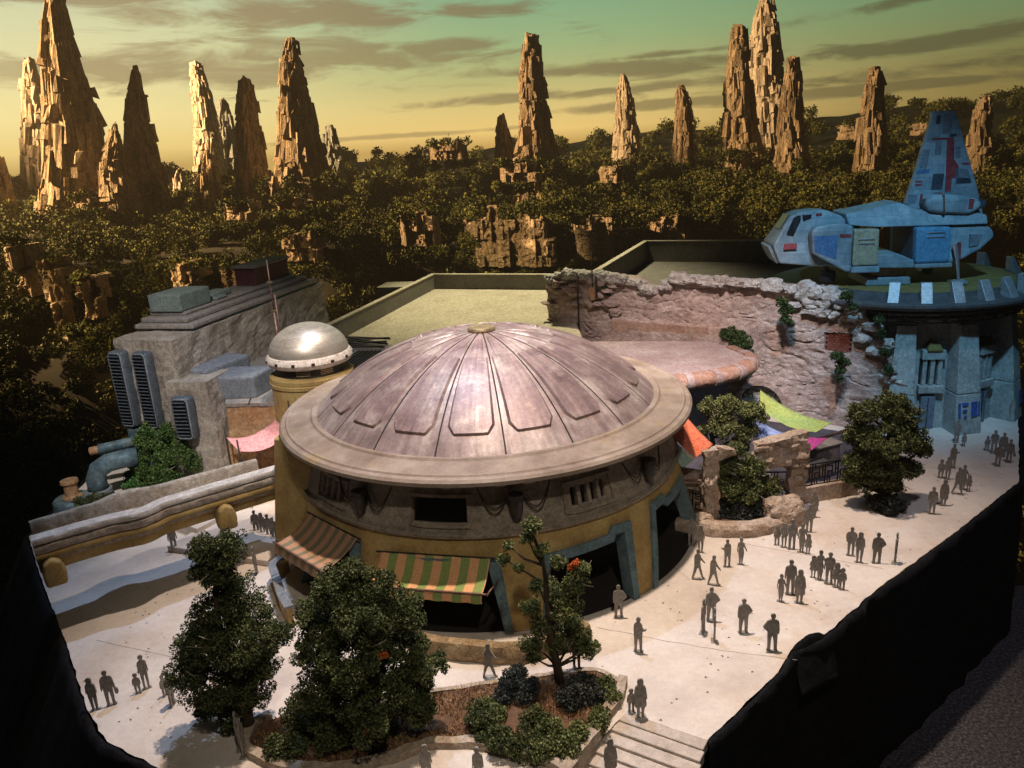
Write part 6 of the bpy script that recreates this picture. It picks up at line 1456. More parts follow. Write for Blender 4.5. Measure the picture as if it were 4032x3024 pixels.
def tree(label, base, blobs, m, trunk_r, seed, leaf=0.13, sub=0.30, flowers=(), twigs=10, cover=1.5, fill=0.3):
    rt = random.Random(seed); th = thing('tree', label, 'tree', base)
    if seed in (3, 4, 5, 6): blobs = [(x, y, z, r * (0.95 if seed == 3 else 0.88)) for x, y, z, r in blobs]
    top = max(blobs, key=lambda b: b[2]); hz = top[2]; base = Vector(base)
    spine = [base + (Vector(top[:3]) - base) * t + Vector((0.18 * math.sin(t * 7 + seed), 0.15 * math.cos(t * 5 + seed), 0)) * t * (hz / 6) for t in [i / 8 for i in range(9)]]
    tr_ = mesh('trunk', tube([spine[0] - Vector((0, 0, 0.1))] + spine[1:], [trunk_r * (1.25 - 1.05 * i / 8) for i in range(9)], 10), m_bark, th, smooth=True)
    for b in blobs:
        c = Vector(b[:3]); k = max(1, min(7, int(8 * (b[2] - base.z) / max(0.1, hz - base.z)) - 1)); s = spine[k]
        if (c - s).length < 0.3: continue
        mid = (c + s) / 2 + Vector((rt.uniform(-.2, .2), rt.uniform(-.2, .2), -0.1)); mesh('limb', tube([s, mid, c], [trunk_r * 0.4, trunk_r * 0.26, trunk_r * 0.1], 6), m_bark, th, smooth=True)
    v, f = foliage(blobs, leaf=leaf, sub=sub, cover=cover, seed=seed, fill=fill); npmesh('crown', v, f, m, th)
    for x, y, z, r in flowers:
        v, f = foliage([(x, y, z, r)], leaf=leaf * 0.9, sub=0.5, cover=1.2, seed=seed + 3); npmesh('blossom', v, f, m_leafO, th)
    for i in range(twigs):
        b = rt.choice(blobs); d = Vector((rt.uniform(-1, 1), rt.uniform(-1, -0.2), rt.uniform(-0.4, 0.9))).normalized(); p = Vector(b[:3]) + d * b[3] * 0.7; q = p + (d + Vector((rt.uniform(-.6, .6), 0, rt.uniform(-.6, .6)))).normalized() * b[3] * 0.7
        mesh('twig', tube([p, (p + q) / 2 + Vector((rt.uniform(-.1, .1), 0, rt.uniform(-.1, .1))), q], [0.028, 0.022, 0.012], 5), m_twig, th, smooth=True)
    return th
tree('tall dark conifer on the left of the planter before the footbridge', (-13.0, 29.4, 0), TREES['T1'], m_leafA, 0.24, 1, 0.075, 0.24, cover=0.42, fill=0.5)
tree('largest dark tree in front of the striped awning with a red blossom', (-6.8, 28.2, 0), TREES['T2'], m_leafA, 0.30, 2, 0.075, 0.24, flowers=((-6.0, 27.25, 5.2, 0.15), (-7.1, 27.0, 1.6, 0.09)), cover=0.5, fill=0.4)
tree('thin ragged tree with bare twigs and orange blossom in the planter', (1.5, 31.2, 0), TREES['T3'], m_leafB, 0.20, 3, 0.07, 0.34, flowers=((2.44, 31.1, 6.66, 0.17), (2.16, 31.1, 6.45, 0.10)), twigs=34, cover=0.36, fill=0.6)
tree('olive tree in the rock planter before the courtyard arch', (15.3, 47.2, 0), TREES['T4'], m_leafB, 0.28, 4, 0.10, 0.26, cover=0.5, fill=0.45)
tree('spreading olive tree behind the courtyard arch', (14.6, 51.4, 0), TREES['T4B'], m_leafB, 0.26, 5, 0.105, 0.27, cover=0.42, fill=0.5)
tree('big round tree on the right of the plaza before the ruined wall', (24.9, 47.4, 0), TREES['T5'], m_leafB, 0.36, 6, 0.10, 0.25, cover=0.5, fill=0.4)
tree('bushy green tree left of the pink shade cloth behind the footbridge', (-26.3, 58.0, 0), TREES['T6'], m_leafC, 0.34, 7, 0.115, 0.26, twigs=5, cover=0.5)
SL = ['round clipped shrub at the left end of the planter', 'green ball shrub in the middle of the dry grass', 'dark spiky shrub left of the thin tree', 'dark shrub at the foot of the thin tree', 'pale leafy shrub at the right corner of the planter', 'low green shrub near the planter kerb', 'broad pale green shrub beside the planter kerb above the stairs', 'small pale shrub behind the green ball shrub', 'green shrub in the middle of the planter right of the dry grass', 'small pale shrub against the right kerb of the planter', 'bright green moss bush beside the pipe elbow', 'low hedge behind the left end of the footbridge', 'wispy shrub at the courtyard fence beside the round building', 'dark ground shrub below the olive tree in the rock planter', 'dark ground shrub at the foot of the round tree']
for k, (kind, bl_) in enumerate(SHRUBS):
    m = {'plain': m_leafA, 'dark': m_leafD, 'pale': m_leafB, 'bright': m_leafE}[kind]
    base = (bl_[0][0], bl_[0][1], 0); th = thing('shrub', SL[k], 'shrub', base)
    v, f = foliage(bl_, leaf=0.085 if bl_[0][1] < 40 else 0.13, sub=0.36, cover=0.55, seed=60 + k, squash=0.8); npmesh('leaves', v, f, m, th)
    zt = bl_[0][2]; mesh('stem', tube([(bl_[0][0], bl_[0][1], -0.05), (bl_[0][0], bl_[0][1], max(0.3, zt))], 0.05, 6), m_bark, th)

# loose leaves and litter on the plaza, too small to pick apart
m_litter = mat('litter', [(0.10, 0.07, 0.05), (0.22, 0.17, 0.12)], rough=0.95, scale=3, bump=0)
rl_ = np.random.default_rng(21); q_ = []
while len(q_) < 420:
    x, y = rl_.uniform(-24, 34), rl_.uniform(25, 56)
    if inside(EDGE, x, y) and math.hypot(x - BX, y - BY) > 14.3 and noise.noise(Vector((x * 0.25, y * 0.25, 5))) > -0.05: q_.append((x, y))
q_ = np.array(q_); n = len(q_); a_ = rl_.uniform(0, 2 * PI, n); s_ = rl_.uniform(0.02, 0.075, n); z_ = np.full(n, 0.012)
tri = [np.stack([q_[:, 0] + s_ * np.cos(a_ + k) * w_, q_[:, 1] + s_ * np.sin(a_ + k), z_ + 0.02 * (k > 2)], 1) for k, w_ in ((0, 1.6), (2.1, 1.0), (4.2, 0.8))]
o = npmesh('leaf_litter', np.stack(tri, 1).reshape(-1, 3), np.arange(3 * n).reshape(-1, 3), m_litter); tag(o, 'scattered dark litter on the plaza', kind='stuff')

# ------------------------------------------------------------------ planter with kerbs, dry grass and stairs
m_soil = mat('planter_soil', [(0.09, 0.05, 0.03), (0.20, 0.11, 0.06)], rough=1.0, scale=2, bump=0.8, bscale=9)
m_kerb = mat('kerb_stone', [(0.27, 0.20, 0.14), (0.42, 0.34, 0.26), (0.52, 0.45, 0.37)], rough=0.92, scale=1.0, bump=0.6, bscale=5, bdist=0.1, stain=[(1.5, 0.58, 0.74, (0.26, 0.17, 0.10), 0.6, I3)])
m_dry = leafmat('dry_grass', [(0.14, 0.065, 0.03), (0.28, 0.15, 0.07), (0.40, 0.26, 0.14)], island=0.9, scale=2)
PL = [(4.30, 30.9), (3.2, 31.9), (-1.0, 31.4), (-4.8, 30.9), (-6.5, 30.3), (-11.0, 30.2), (-12.7, 29.6), (-12.7, 28.2), (-11.1, 27.2), (-8.6, 26.8), (-6.1, 27.2), (-4.5, 28.0), (-2.7, 27.85), (-1.0, 27.2), (0.6, 26.5), (1.6, 26.6)]
pl = thing('planter_bed', 'kerbed planter bed with dry grass in the foreground', 'planter', (-4, 29, 0))
mesh('soil', prism(PL, 0.0, 0.16), m_soil, pl)
mesh('kerb', sweep(path_at([(4.5, 31.1), (4.2, 30.1), (3.0, 28.2), (1.7, 26.3), (-0.4, 22.8)], 40), [(-0.24, -2.2), (-0.22, 0.42), (0.22, 0.45), (0.26, -2.2)], 0.07), m_kerb, pl)
mesh('kerb', sweep(path_at([(1.3, 25.7), (0.6, 26.35), (-1.0, 27.0), (-2.7, 27.65), (-4.5, 27.75), (-6.1, 27.0), (-8.6, 26.5), (-11.1, 26.95), (-12.9, 28.1), (-12.95, 29.6), (-12.2, 30.1)], 70), [(-0.22, -0.1), (-0.2, 0.34), (0.2, 0.36), (0.24, -0.1)], 0.07), m_kerb, pl)
mesh('kerb', sweep(path_at([(4.45, 30.9), (3.3, 32.05), (1.5, 31.9), (-1.0, 31.55), (-4.8, 31.1)], 40), [(-0.14, -0.1), (-0.12, 0.22), (0.12, 0.24), (0.14, -0.1)], 0.05), m_kerb, pl)
rg = np.random.default_rng(9); P = []
while len(P) < 5200:
    x, y = rg.uniform(-12.5, 4.2), rg.uniform(26.8, 31.6)
    if inside(PL, x, y) and noise.noise(Vector((x * 0.6, y * 0.9, 1))) > -0.25: P.append((x, y))
P = np.array(P); n = len(P); d = rg.uniform(0, 2 * PI, n); h = rg.uniform(0.10, 0.32, n); ln = rg.normal(0, 0.12, (n, 2))
A = np.stack([P[:, 0] - 0.03 * np.cos(d), P[:, 1] - 0.03 * np.sin(d), np.full(n, 0.15)], 1); B = np.stack([P[:, 0] + 0.03 * np.cos(d), P[:, 1] + 0.03 * np.sin(d), np.full(n, 0.15)], 1); T = np.stack([P[:, 0] + ln[:, 0], P[:, 1] + ln[:, 1], 0.15 + h], 1)
o = npmesh('dry_grass', np.stack([A, B, T], 1).reshape(-1, 3), np.arange(3 * n).reshape(-1, 3), m_dry); tag(o, 'dry orange brown grass in the planter', kind='stuff')
m_steps = mat('step_stone', [(0.38, 0.32, 0.27), (0.56, 0.49, 0.43)], grit=0.15, rough=0.92, scale=0.9, bump=0.4, bscale=4)
st = thing('staircase', 'pale plaster stairs going down at the right of the planter', 'stairs', (5, 27, 0))
sd = Vector((-0.53, -0.848)); wv = Vector((2.75, -1.72))
for k in range(10):
    a = Vector((4.78, 28.85)) + sd * (0.0 + 0.62 * k) + Vector((0.35, 0.5)) * (k == 0); b = Vector((4.78, 28.85)) + sd * (0.62 * (k + 1)); z = -0.14 * k - 0.01
    w2 = wv * (1.0 + 0.02 * k)
    mesh('step', bev(prism([tuple(b - wv * 0.42), tuple(b + w2), tuple(a + w2), tuple(a - wv * 0.42)], z - 0.5, z + 0.06 * (k > 0)), 0.025, 1), m_steps, st)
# low rock wall before the front doorway
lw = path_at([(-5.6, 34.6), (-4.6, 34.1), (-3.0, 33.7), (-1.4, 33.3), (-0.2, 33.3), (1.0, 33.65), (2.6, 34.3), (3.2, 34.8)], 60)
o = mesh('low_wall', sweep(lw, [(0.34, -0.1), (0.42, 0.35), (0.26, 0.95), (-0.05, 1.05), (-0.32, 0.9), (-0.36, -0.1)], 0.16), mat('low_wall_rock', [(0.22, 0.14, 0.07), (0.38, 0.27, 0.15), (0.52, 0.42, 0.28)], rough=0.95, scale=1.2, bump=0.8, bscale=4, bdist=0.2), loc=(-1, 33.6, 0), smooth=True, auto=45)
tag(o, 'low rough rock wall curving before the front doorway', 'wall')

# ------------------------------------------------------------------ courtyard: rock arch, fences, planter, shades
def rock_column(pts, rs, seed, m=None, amp=0.25, name='pillar', parent=None):
    P_ = [Vector(p) for p in pts]; n_ = 4 * (len(pts) - 1); fine = []; fr_ = []
    for i in range(n_ + 1):
        t = i / 4; k = min(int(t), len(pts) - 2); u = t - k; fine.append(P_[k] + (P_[k + 1] - P_[k]) * u); fr_.append(rs[k] + (rs[k + 1] - rs[k]) * u)
    V, F = tube(fine, fr_, 40); V2 = []
    c = Vector(pts[0])
    for v in V:
        p = Vector(v); d = Vector((noise.noise(p * 1.0 + Vector((seed, 0, 0))), noise.noise(p * 1.0 + Vector((seed, 9, 0))), noise.noise(p * 1.0 + Vector((seed, 0, 9))))) * amp * 1.3 + Vector((noise.cell(Vector((p.x * 1.5 + seed, p.y * 1.5, p.z * 2.4))) - 0.5, noise.cell(Vector((p.x * 1.5, p.y * 1.5 + seed, p.z * 2.4))) - 0.5, 0)) * amp * 1.1 + Vector((noise.noise(p * 4.5), noise.noise(p * 4.5 + Vector((0, 5, 0))), noise.noise(p * 5 + Vector((7, 0, 0))))) * amp * 0.5; V2.append(tuple(p + d))
    return mesh(name, (V2, F), m or m_sandy, parent, smooth=True, auto=45)
m_sandy = mat('buff_rock', [(0.38, 0.26, 0.18), (0.56, 0.43, 0.33), (0.68, 0.56, 0.46)], rough=0.95, scale=0.9, bump=0.9, bscale=3.5, bdist=0.25, stain=[(0.7, 0.58, 0.72, (0.34, 0.16, 0.06), 0.6, I3)])
ra = thing('rock_arch', 'buff rock arch at the courtyard entrance', 'arch', (17, 47.5, 0))
def lerp3(a, b, n): return [tuple(Vector(a) + (Vector(b) - Vector(a)) * i / n) for i in range(n + 1)]
def slab(name, b4, z0, t4, z1, seed, n=16, amp=0.2):
    def up(q, z): return [(x, y, z[i] if isinstance(z, (list, tuple)) else z) for i, (x, y) in enumerate(q)]
    V, F = rockbox(up(b4, z0), up(t4, z1), n, amp, seed)
    V = [tuple(Vector(v) + Vector((noise.cell(Vector((v[0] * 1.7, v[1] * 1.7, v[2] * 3.0 + seed))) - 0.5, noise.cell(Vector((v[0] * 1.7 + seed, v[1] * 1.7, v[2] * 3.0))) - 0.5, 0)) * amp * 0.7) for v in V]
    o = len(V); V += up(b4, z0); F.append((o + 3, o + 2, o + 1, o)); return mesh(name, (V, F), m_sandy, ra, smooth=True, auto=40)
slab('pillar', [(18.35, 47.2), (19.45, 47.3), (19.4, 48.2), (18.3, 48.1)], -0.1, [(18.4, 47.25), (19.35, 47.35), (19.3, 48.1), (18.35, 48.0)], 4.0, 1.0)
slab('lintel', [(15.9, 47.0), (19.6, 47.2), (19.5, 48.4), (15.9, 48.2)], [3.5, 3.45, 3.45, 3.5], [(16.1, 47.1), (19.5, 47.3), (19.4, 48.3), (16.1, 48.1)], [5.2, 5.9, 5.8, 5.1], 2.0, 20)
slab('pillar', [(12.45, 46.2), (13.35, 46.2), (13.35, 47.1), (12.4, 47.1)], -0.1, [(12.3, 46.3), (13.2, 46.3), (13.2, 47.0), (12.3, 47.0)], [5.2, 5.5, 5.4, 5.1], 3.0)
slab('spur', [(13.2, 46.35), (14.4, 46.5), (14.4, 47.1), (13.2, 47.0)], [4.5, 4.9, 4.9, 4.5], [(13.2, 46.4), (14.3, 46.55), (14.3, 47.05), (13.2, 46.95)], [5.5, 5.2, 5.2, 5.5], 4.0, 8, 0.12)
tag(mesh('boulder', boulder((17.5, 46.0, 0.75), (1.25, 0.9, 1.0), 9.1, 0.3, 4, 0.3), m_sandy, loc=(17.5, 46.0, 0)), 'rough buff boulder at the right end of the rock planter', 'boulder')
tag(mesh('boulder', boulder((12.2, 45.9, 0.5), (0.7, 0.5, 0.55), 5.3, 0.25, 3), m_sandy, loc=(12.2, 45.9, 0)), 'small pale boulder at the left end of the rock planter', 'boulder')
tag(mesh('rock_planter', sweep(path_at([(10.4, 46.0), (11.6, 45.2), (13.2, 44.7), (14.9, 44.5), (16.4, 44.9), (17.6, 45.6)], 50), [(0.3, -0.1), (0.34, 0.55), (0.15, 0.8), (-0.5, 0.82), (-0.7, -0.1)], 0.16), m_sandy, loc=(14, 45, 0), smooth=True, auto=45), 'low curved rock kerb of the courtyard planter', 'planter')
tag(mesh('planting_soil', prism([(10.6, 46.2), (13.2, 45.2), (15.0, 45.0), (17.2, 46.0), (17.5, 48), (11.5, 48.5)], 0, 0.5), m_soil, loc=(14, 46, 0)), 'dark soil inside the rock planter of the courtyard', 'soil')
tag(mesh('low_wall', sweep(path_at([(19.7, 48.7), (21.0, 49.0), (22.4, 49.3), (23.9, 49.6)], 26), [(0.3, -0.1), (0.26, 1.15), (-0.26, 1.2), (-0.3, -0.1)], 0.1), m_sandy, loc=(21.5, 49, 0), smooth=True, auto=45), 'low buff plaster wall under the lattice fence', 'wall')
FB = None
def fence(P0_, P1_, z0, z1, label):
    global FB
    th = thing('lattice_fence', label, 'fence', (P0_[0], P0_[1], z0)); a, b = Vector(P0_), Vector(P1_); d = b - a; l = d.length; ang = math.atan2(d.y, d.x); d.normalize()
    def bar(s0, za, s1, zb, t=0.075):
        global FB
        c = a + d * (s0 + s1) / 2; loc = (c.x, c.y, (za + zb) / 2); sc_ = (max(abs(s1 - s0), t), t, max(abs(zb - za), t))
        if FB is None: FB = mesh('bar', box((0, 0, 0), (1, 1, 1)), m_iron, th, local=True); FB.location = Vector(loc) - base_of(th); FB.rotation_euler = (0, 0, ang); FB.scale = sc_
        else: piece('bar', FB, th, loc, (0, 0, ang), sc_)
    bar(0, z0, l, z0); bar(0, z1, l, z1); n = max(1, int(round(l / 1.1))); w_ = l / n; h_ = z1 - z0
    for i in range(n + 1): bar(i * w_, z0, i * w_, z1)
    for i in range(n):
        s = i * w_
        for (x0, y0, x1, y1) in ((0.2, 0, 0.2, 0.55), (0.2, 0.55, 0.55, 0.55), (0.55, 0.3, 0.55, 0.8), (0.55, 0.3, 0.8, 0.3), (0.8, 0.3, 0.8, 1.0), (0.2, 0.8, 0.55, 0.8), (0.2, 0.8, 0.2, 1.0), (0.38, 0, 0.38, 0.3), (0.38, 0.3, 0.2, 0.3), (0.8, 0.62, 1.0, 0.62)):
            bar(s + x0 * w_, z0 + y0 * h_, s + x1 * w_, z0 + y1 * h_, 0.06)
fence((19.5, 48.75), (24.4, 49.75), 1.2, 2.75, 'black lattice fence on the low wall right of the rock arch')
fence((15.4, 48.4), (18.6, 48.0), 0.0, 2.7, 'black lattice gate inside the rock arch')
fence((10.2, 48.7), (12.7, 47.2), 0.0, 1.9, 'black lattice fence left of the rock arch by the round building')
def shade(label, pts, m, sag=0.3, name='shade_cloth', n=(18, 8)):
    a, b, c, d = [Vector(p) for p in pts]
    g = grid(lambda u, v: tuple(a * (1 - u) * (1 - v) + b * u * (1 - v) + c * u * v + d * (1 - u) * v + Vector((0, 0, -sag * math.sin(PI * u) * (0.7 + 0.3 * math.sin(PI * v))))), *n)
    o = mesh(name, g[:2], m, loc=pts[0], smooth=True); thicken(o, 0.03); tag(o, label, 'canopy')
m_coral = mat('coral_cloth', [(0.62, 0.13, 0.06), (0.74, 0.24, 0.14)], rough=0.85, scale=1.2, bump=0.15)
m_mint = mat('mint_cloth', [(0.30, 0.46, 0.40), (0.44, 0.58, 0.50)], rough=0.85, scale=1.2, bump=0.15)
m_butter = mat('cream_cloth', [(0.60, 0.50, 0.34), (0.70, 0.60, 0.44)], rough=0.85, scale=1.2, bump=0.15)
m_lime = mat('lime_cloth', [(0.46, 0.46, 0.10), (0.40, 0.52, 0.16), (0.30, 0.50, 0.20)], rough=0.85, scale=0.2, bump=0.15)
m_sky = mat('blue_cloth', [(0.20, 0.30, 0.62), (0.32, 0.42, 0.72)], rough=0.85, scale=1.2, bump=0.15)
m_mag = mat('magenta_cloth', [(0.40, 0.04, 0.24), (0.52, 0.08, 0.32)], rough=0.85, scale=1.2, bump=0.15)
shade('coral red shade cloth right of the brim of the round building', [(12.4, 52.6, 5.6), (13.6, 49.3, 4.5), (12.0, 47.6, 4.3), (10.7, 50.8, 5.2)], m_coral, 0.15)
shade('mint green shade strip beside the coral shade cloth', [(10.5, 50.2, 5.0), (11.8, 47.5, 4.2), (11.0, 46.9, 4.0), (9.6, 49.2, 4.7)], m_mint, 0.1)
shade('narrow cream shade strip between the coral and mint cloths', [(10.65, 50.5, 5.1), (11.95, 47.6, 4.25), (11.82, 47.45, 4.2), (10.5, 50.2, 5.02)], m_butter, 0.1)
shade('long lime green shade cloth hanging before the ruined wall', [(20.0, 59.0, 5.0), (23.2, 52.6, 4.3), (21.6, 51.4, 4.1), (18.9, 55.6, 4.7)], m_lime, 0.7, n=(26, 8))
shade('light blue shade cloth behind the rock arch', [(17.6, 53.0, 4.9), (20.2, 51.0, 4.0), (19.6, 49.9, 3.7), (16.8, 51.6, 4.3)], m_sky, 0.35)
shade('small magenta shade cloth right of the rock arch', [(19.6, 51.4, 4.2), (21.9, 50.2, 4.1), (20.6, 49.6, 3.5), (19.4, 50.6, 3.7)], m_mag, 0.2)
stl = thing('market_stall', 'buff market stall block below the coral shade cloth', 'stall', (11.6, 48.9, 0))
mesh('counter', rockbox(qd([(10.4, 48.6), (12.4, 47.6), (13.2, 49.4), (11.2, 50.4)], 0), qd([(10.5, 48.7), (12.3, 47.8), (13.0, 49.3), (11.2, 50.2)], 2.7), 8, 0.08, 4), m_sandy, stl); mesh('pole', tube([(10.6, 48.0, 2.6), (13.0, 46.9, 2.9)], 0.09, 8), m_pipe, stl, smooth=True)
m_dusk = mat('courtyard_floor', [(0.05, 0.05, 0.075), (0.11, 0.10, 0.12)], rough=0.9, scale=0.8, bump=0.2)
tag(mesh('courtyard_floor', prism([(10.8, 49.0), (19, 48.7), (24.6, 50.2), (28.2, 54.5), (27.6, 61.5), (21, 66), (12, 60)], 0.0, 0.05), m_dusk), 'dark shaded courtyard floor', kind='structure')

for x, y, sx, sy, sz, a_, m_, lab in ((21.6, 52.6, 3.2, 0.9, 1.0, 0.35, m_sandy, 'long buff counter in the courtyard behind the lattice fence'), (23.8, 55.2, 2.4, 1.2, 1.5, 0.4, m_slab, 'grey slab stall in the courtyard below the ruined wall'), (17.2, 50.6, 1.8, 1.0, 1.1, -0.2, m_bluegrey, 'blue grey crate stack inside the courtyard behind the rock arch'), (14.2, 49.6, 1.4, 0.9, 1.0, 0.1, m_rustwall, 'rusty chest inside the courtyard left of the arch')):
    u = thing('courtyard_stall', lab, 'stall', (x, y, 0)); mesh('body', box((x, y, sz / 2 + 0.05), (sx, sy, sz), a_, 0.08, 2), m_, u); mesh('top_board', box((x, y, sz + 0.11), (sx + 0.3, sy + 0.25, 0.12), a_, 0.03), m_slab, u)
tag(mesh('timber_beam', tube([(19.6, 51.0, 3.1), (24.6, 53.4, 3.3)], 0.13, 8), m_pipe, loc=(19.6, 51.0, 3.1), smooth=True), 'dark timber beam spanning the courtyard under the lime shade cloth', 'beam')
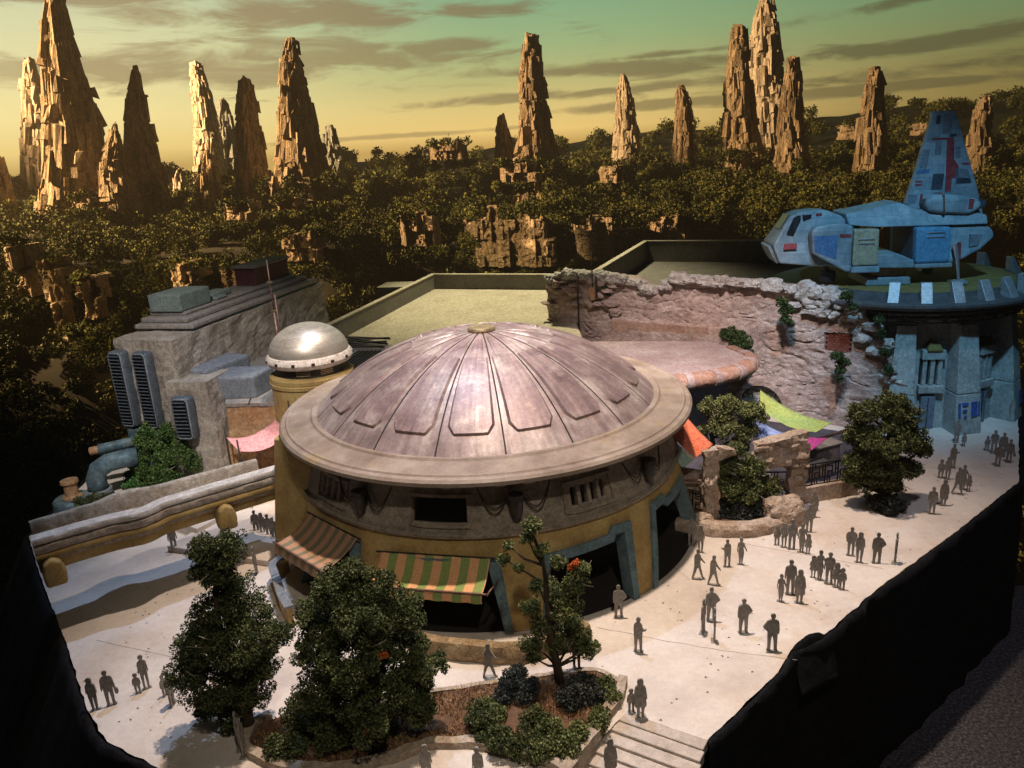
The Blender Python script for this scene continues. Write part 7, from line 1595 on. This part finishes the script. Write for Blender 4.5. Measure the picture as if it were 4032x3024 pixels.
# ------------------------------------------------------------------ cut-out figures: flat card silhouettes of real thickness
m_card = mat('taupe_card', [(0.25, 0.225, 0.20), (0.32, 0.295, 0.265)], rough=0.8, scale=1.5, bump=0.1)
def mir(r): return r + [(-x, y) for x, y in reversed(r)]
HEAD = [(0, 100), (4.2, 98.8), (5.8, 94.5), (5.0, 90), (3.0, 87.2), (3.2, 84.6)]
POSE = {
 'man': mir(HEAD + [(9.5, 82.5), (13, 79), (14, 70), (15, 58), (15.4, 49), (14, 45), (12.2, 47), (11.6, 58), (10.6, 64), (10.2, 48), (9.6, 26), (9.0, 6), (11.5, 1.5), (11, 0), (3.2, 0), (3.2, 5), (3.0, 26), (1.0, 45)]),
 'slim': mir(HEAD + [(7.5, 82.5), (10.5, 78), (11, 66), (11.8, 52), (10.5, 47), (9.2, 52), (8.2, 60), (8.6, 48), (7.8, 24), (7.0, 5), (9, 1), (8.6, 0), (2.4, 0), (2.4, 5), (2.0, 28), (0.6, 44)]),
 'woman': mir([(0, 100), (5.2, 98.8), (7.0, 93), (6.8, 86), (5.5, 83)] + [(9, 81), (11.5, 77), (12.4, 66), (13.5, 54), (12.6, 50), (11, 54), (9.0, 63), (10.6, 52), (9.4, 32), (7.2, 10), (7.0, 4), (9, 1), (8.6, 0), (2.4, 0), (2.2, 6), (2.2, 30), (0.8, 44)]),
 'coat': mir([(0, 100), (5.0, 98.8), (6.8, 93), (6.6, 86), (5.0, 83.5)] + [(9.5, 81), (12, 76), (13.5, 62), (15, 50), (14.2, 46), (12.6, 48), (12.8, 40), (13.5, 28), (8.5, 26), (7.0, 8), (8.8, 1), (8.4, 0), (2.4, 0), (2.4, 8), (1.6, 25), (0.6, 26)]),
 'child': mir([(0, 100), (6.5, 98), (9, 91), (7.6, 84), (4.6, 80.5), (4.8, 78), (11.5, 75), (14.5, 68), (16, 52), (16, 44), (13.5, 43), (12.5, 54), (11.8, 44), (10.6, 22), (10, 5), (13, 1.5), (12.5, 0), (3.4, 0), (3.4, 5), (3.2, 24), (1.0, 40)]),
 'girl': mir([(0, 100), (6.5, 98), (9, 90), (9.2, 80), (7, 77), (11, 74), (13.5, 66), (16, 54), (14.6, 51), (10.5, 60), (12.5, 48), (16, 36), (9, 34), (7.6, 12), (7.4, 4), (9.6, 1), (9, 0), (2.6, 0), (2.6, 8), (2.2, 32), (0.8, 34)]),
 'backpack': mir(HEAD + [(9.5, 82.5), (13.5, 80), (16, 74), (16.4, 62), (14.5, 54), (14.0, 47), (12.2, 47), (11.2, 54), (10.6, 48), (9.6, 26), (9.0, 6), (11.5, 1.5), (11, 0), (3.2, 0), (3.2, 5), (3.0, 26), (1.0, 44)]),
 'akimbo': HEAD + [(9.5, 82.5), (13.5, 79.5), (18, 72), (22.5, 64), (21.5, 61.5), (14.5, 55), (12.6, 53), (11.6, 50), (11, 26), (10.4, 6), (13, 1.5), (12.5, 0), (4.2, 0), (4.0, 6), (3.6, 28), (0.8, 44), (-3, 28), (-4.4, 6), (-4.6, 0), (-12.5, 0), (-12.5, 2), (-10.6, 6), (-11, 26), (-11.4, 48), (-12.8, 46), (-14.8, 46), (-15.4, 58), (-14.4, 70), (-13.2, 79.5), (-9.5, 82.5), (-3.2, 84.6), (-3.0, 87.2), (-5.0, 90), (-5.8, 94.5), (-4.2, 98.8)],
 'walker': [(2, 100), (6.4, 98.5), (7.8, 94), (7.2, 89), (4.6, 87), (5.0, 84.5), (8, 81), (10.5, 73), (16, 63), (21.5, 56), (22.5, 52.5), (20, 52), (13.5, 59), (8.5, 66), (8.4, 52), (11.5, 34), (16, 14), (17.5, 6), (22.5, 4.5), (22, 1.5), (14.5, 0), (12, 8), (6, 27), (1.5, 42), (-4, 26), (-10.5, 9), (-11.5, 3), (-7, 1.5), (-7.2, 0), (-16.5, 0), (-16, 6), (-11.5, 24), (-8.6, 44), (-8.8, 58), (-9.2, 72), (-7.2, 80.5), (-2.6, 84.5), (-2.4, 87.5), (-3.6, 92), (-2.6, 97.5)],
 'phone': [(1, 100), (5.4, 98.5), (6.8, 94), (5.8, 89), (3.6, 87), (4.0, 84), (8, 81.5), (10.6, 77), (11, 69), (16.5, 66.5), (20.5, 69.5), (21.5, 67.5), (17.5, 62.5), (11.2, 61.5), (10.6, 54), (10.2, 40), (9.8, 20), (9.6, 5), (13, 1.5), (12.5, 0), (3.8, 0), (3.6, 6), (3.0, 28), (0.8, 43), (-2.4, 26), (-3.4, 6), (-3.2, 0), (-10.5, 0), (-10.8, 3), (-9.2, 8), (-9.6, 28), (-10.4, 52), (-11, 68), (-10.6, 77), (-8, 82), (-3.4, 84.6), (-3.4, 88), (-4.6, 93), (-3.4, 98)],
 'dress': [(0, 100), (4.4, 98.6), (5.8, 93), (5.0, 88), (3.0, 85.5), (3.2, 83), (8.4, 81), (10.4, 76), (14.5, 64), (19, 53), (18.2, 50), (15.8, 52), (9.4, 64), (7.4, 69), (7.0, 60), (9.6, 50), (8.6, 34), (5.6, 14), (5.2, 4), (7.4, 1), (7, 0), (1.4, 0), (1.2, 10), (0.4, 30), (-0.6, 10), (-1.0, 0), (-6.4, 0), (-6.2, 3), (-5.2, 12), (-8.0, 34), (-9.4, 50), (-7.0, 60), (-7.6, 70), (-9.6, 58), (-10.6, 47), (-12.6, 46), (-12.8, 58), (-10.6, 77), (-8.4, 81), (-3.2, 83), (-3.0, 85.5), (-5.0, 88), (-5.8, 93), (-4.4, 98.6)],
 'bag': HEAD + [(9.5, 82.5), (13, 79), (14.4, 68), (16, 54), (16.4, 46), (20.5, 44), (22, 30), (13, 28), (12.6, 42), (11.4, 54), (10.2, 46), (9.6, 26), (9.0, 6), (11.5, 1.5), (11, 0), (3.2, 0), (3.2, 5), (3.0, 26), (1.0, 45), (-3.0, 26), (-3.2, 5), (-3.2, 0), (-11, 0), (-11.5, 1.5), (-9, 6), (-9.6, 26), (-10.2, 48), (-11.6, 58), (-12.2, 47), (-14, 45), (-15.4, 49), (-15, 58), (-14, 70), (-13, 79), (-9.5, 82.5), (-3.2, 84.6), (-3.0, 87.2), (-5.0, 90), (-5.8, 94.5), (-4.2, 98.8)],
}
def chaikin(P, k=2):
    for _ in range(k):
        Q = []
        for i in range(len(P)):
            a, b = P[i], P[(i + 1) % len(P)]; Q += [(0.75 * a[0] + 0.25 * b[0], 0.75 * a[1] + 0.25 * b[1]), (0.25 * a[0] + 0.75 * b[0], 0.25 * a[1] + 0.75 * b[1])]
        P = Q
    return P
CARD = {}
for k, P in POSE.items():
    P2 = []
    for p in P:
        if not P2 or (abs(p[0] - P2[-1][0]) + abs(p[1] - P2[-1][1])) > 0.05: P2.append(p)
    if abs(P2[0][0] - P2[-1][0]) + abs(P2[0][1] - P2[-1][1]) < 0.05: P2.pop()
    pts = [(x / 100, y / 100) for x, y in chaikin(P2)]; n = len(pts); t = 0.022
    V = [(x, -t, z) for x, z in pts] + [(x, t, z) for x, z in pts]; F = [list(range(n - 1, -1, -1)), list(range(n, 2 * n))] + [(i, (i + 1) % n, n + (i + 1) % n, n + i) for i in range(n)]
    foot = box((0, 0.03, 0.004), (0.24, 0.12, 0.008)); V, F = join((V, F), foot)
    me = bpy.data.meshes.new('person_' + k); me.from_pydata(V, [], F); me.update(); me.materials.append(m_card); CARD[k] = me
rp = random.Random(8)
def person(xy, pose, h, turn, label, z=0.0):
    o = bpy.data.objects.new('person', CARD[pose]); COL.objects.link(o); o.location = (xy[0], xy[1], z + 0.002); face = math.atan2(xy[0], xy[1])
    o.rotation_euler = (0, 0, -face * 0.7 + rad(turn + rp.uniform(-9, 9))); o.scale = (h, h, h); tag(o, label, 'person', 'cut-out figures on the plaza')
for xy, pose, h, turn, label in FIGURES: person(xy, pose, h, turn, label)
person((3.2, 26.2), 'coat', 2.0, 5, 'cut-out woman walking up the stairs', -0.80)
person((-4.45, 25.6), 'woman', 2.0, 0, 'cut-out figure cut by the bottom edge below the planter, left one', 0)
person((-2.3, 25.3), 'slim', 2.0, 0, 'cut-out figure cut by the bottom edge below the planter, right one', 0)
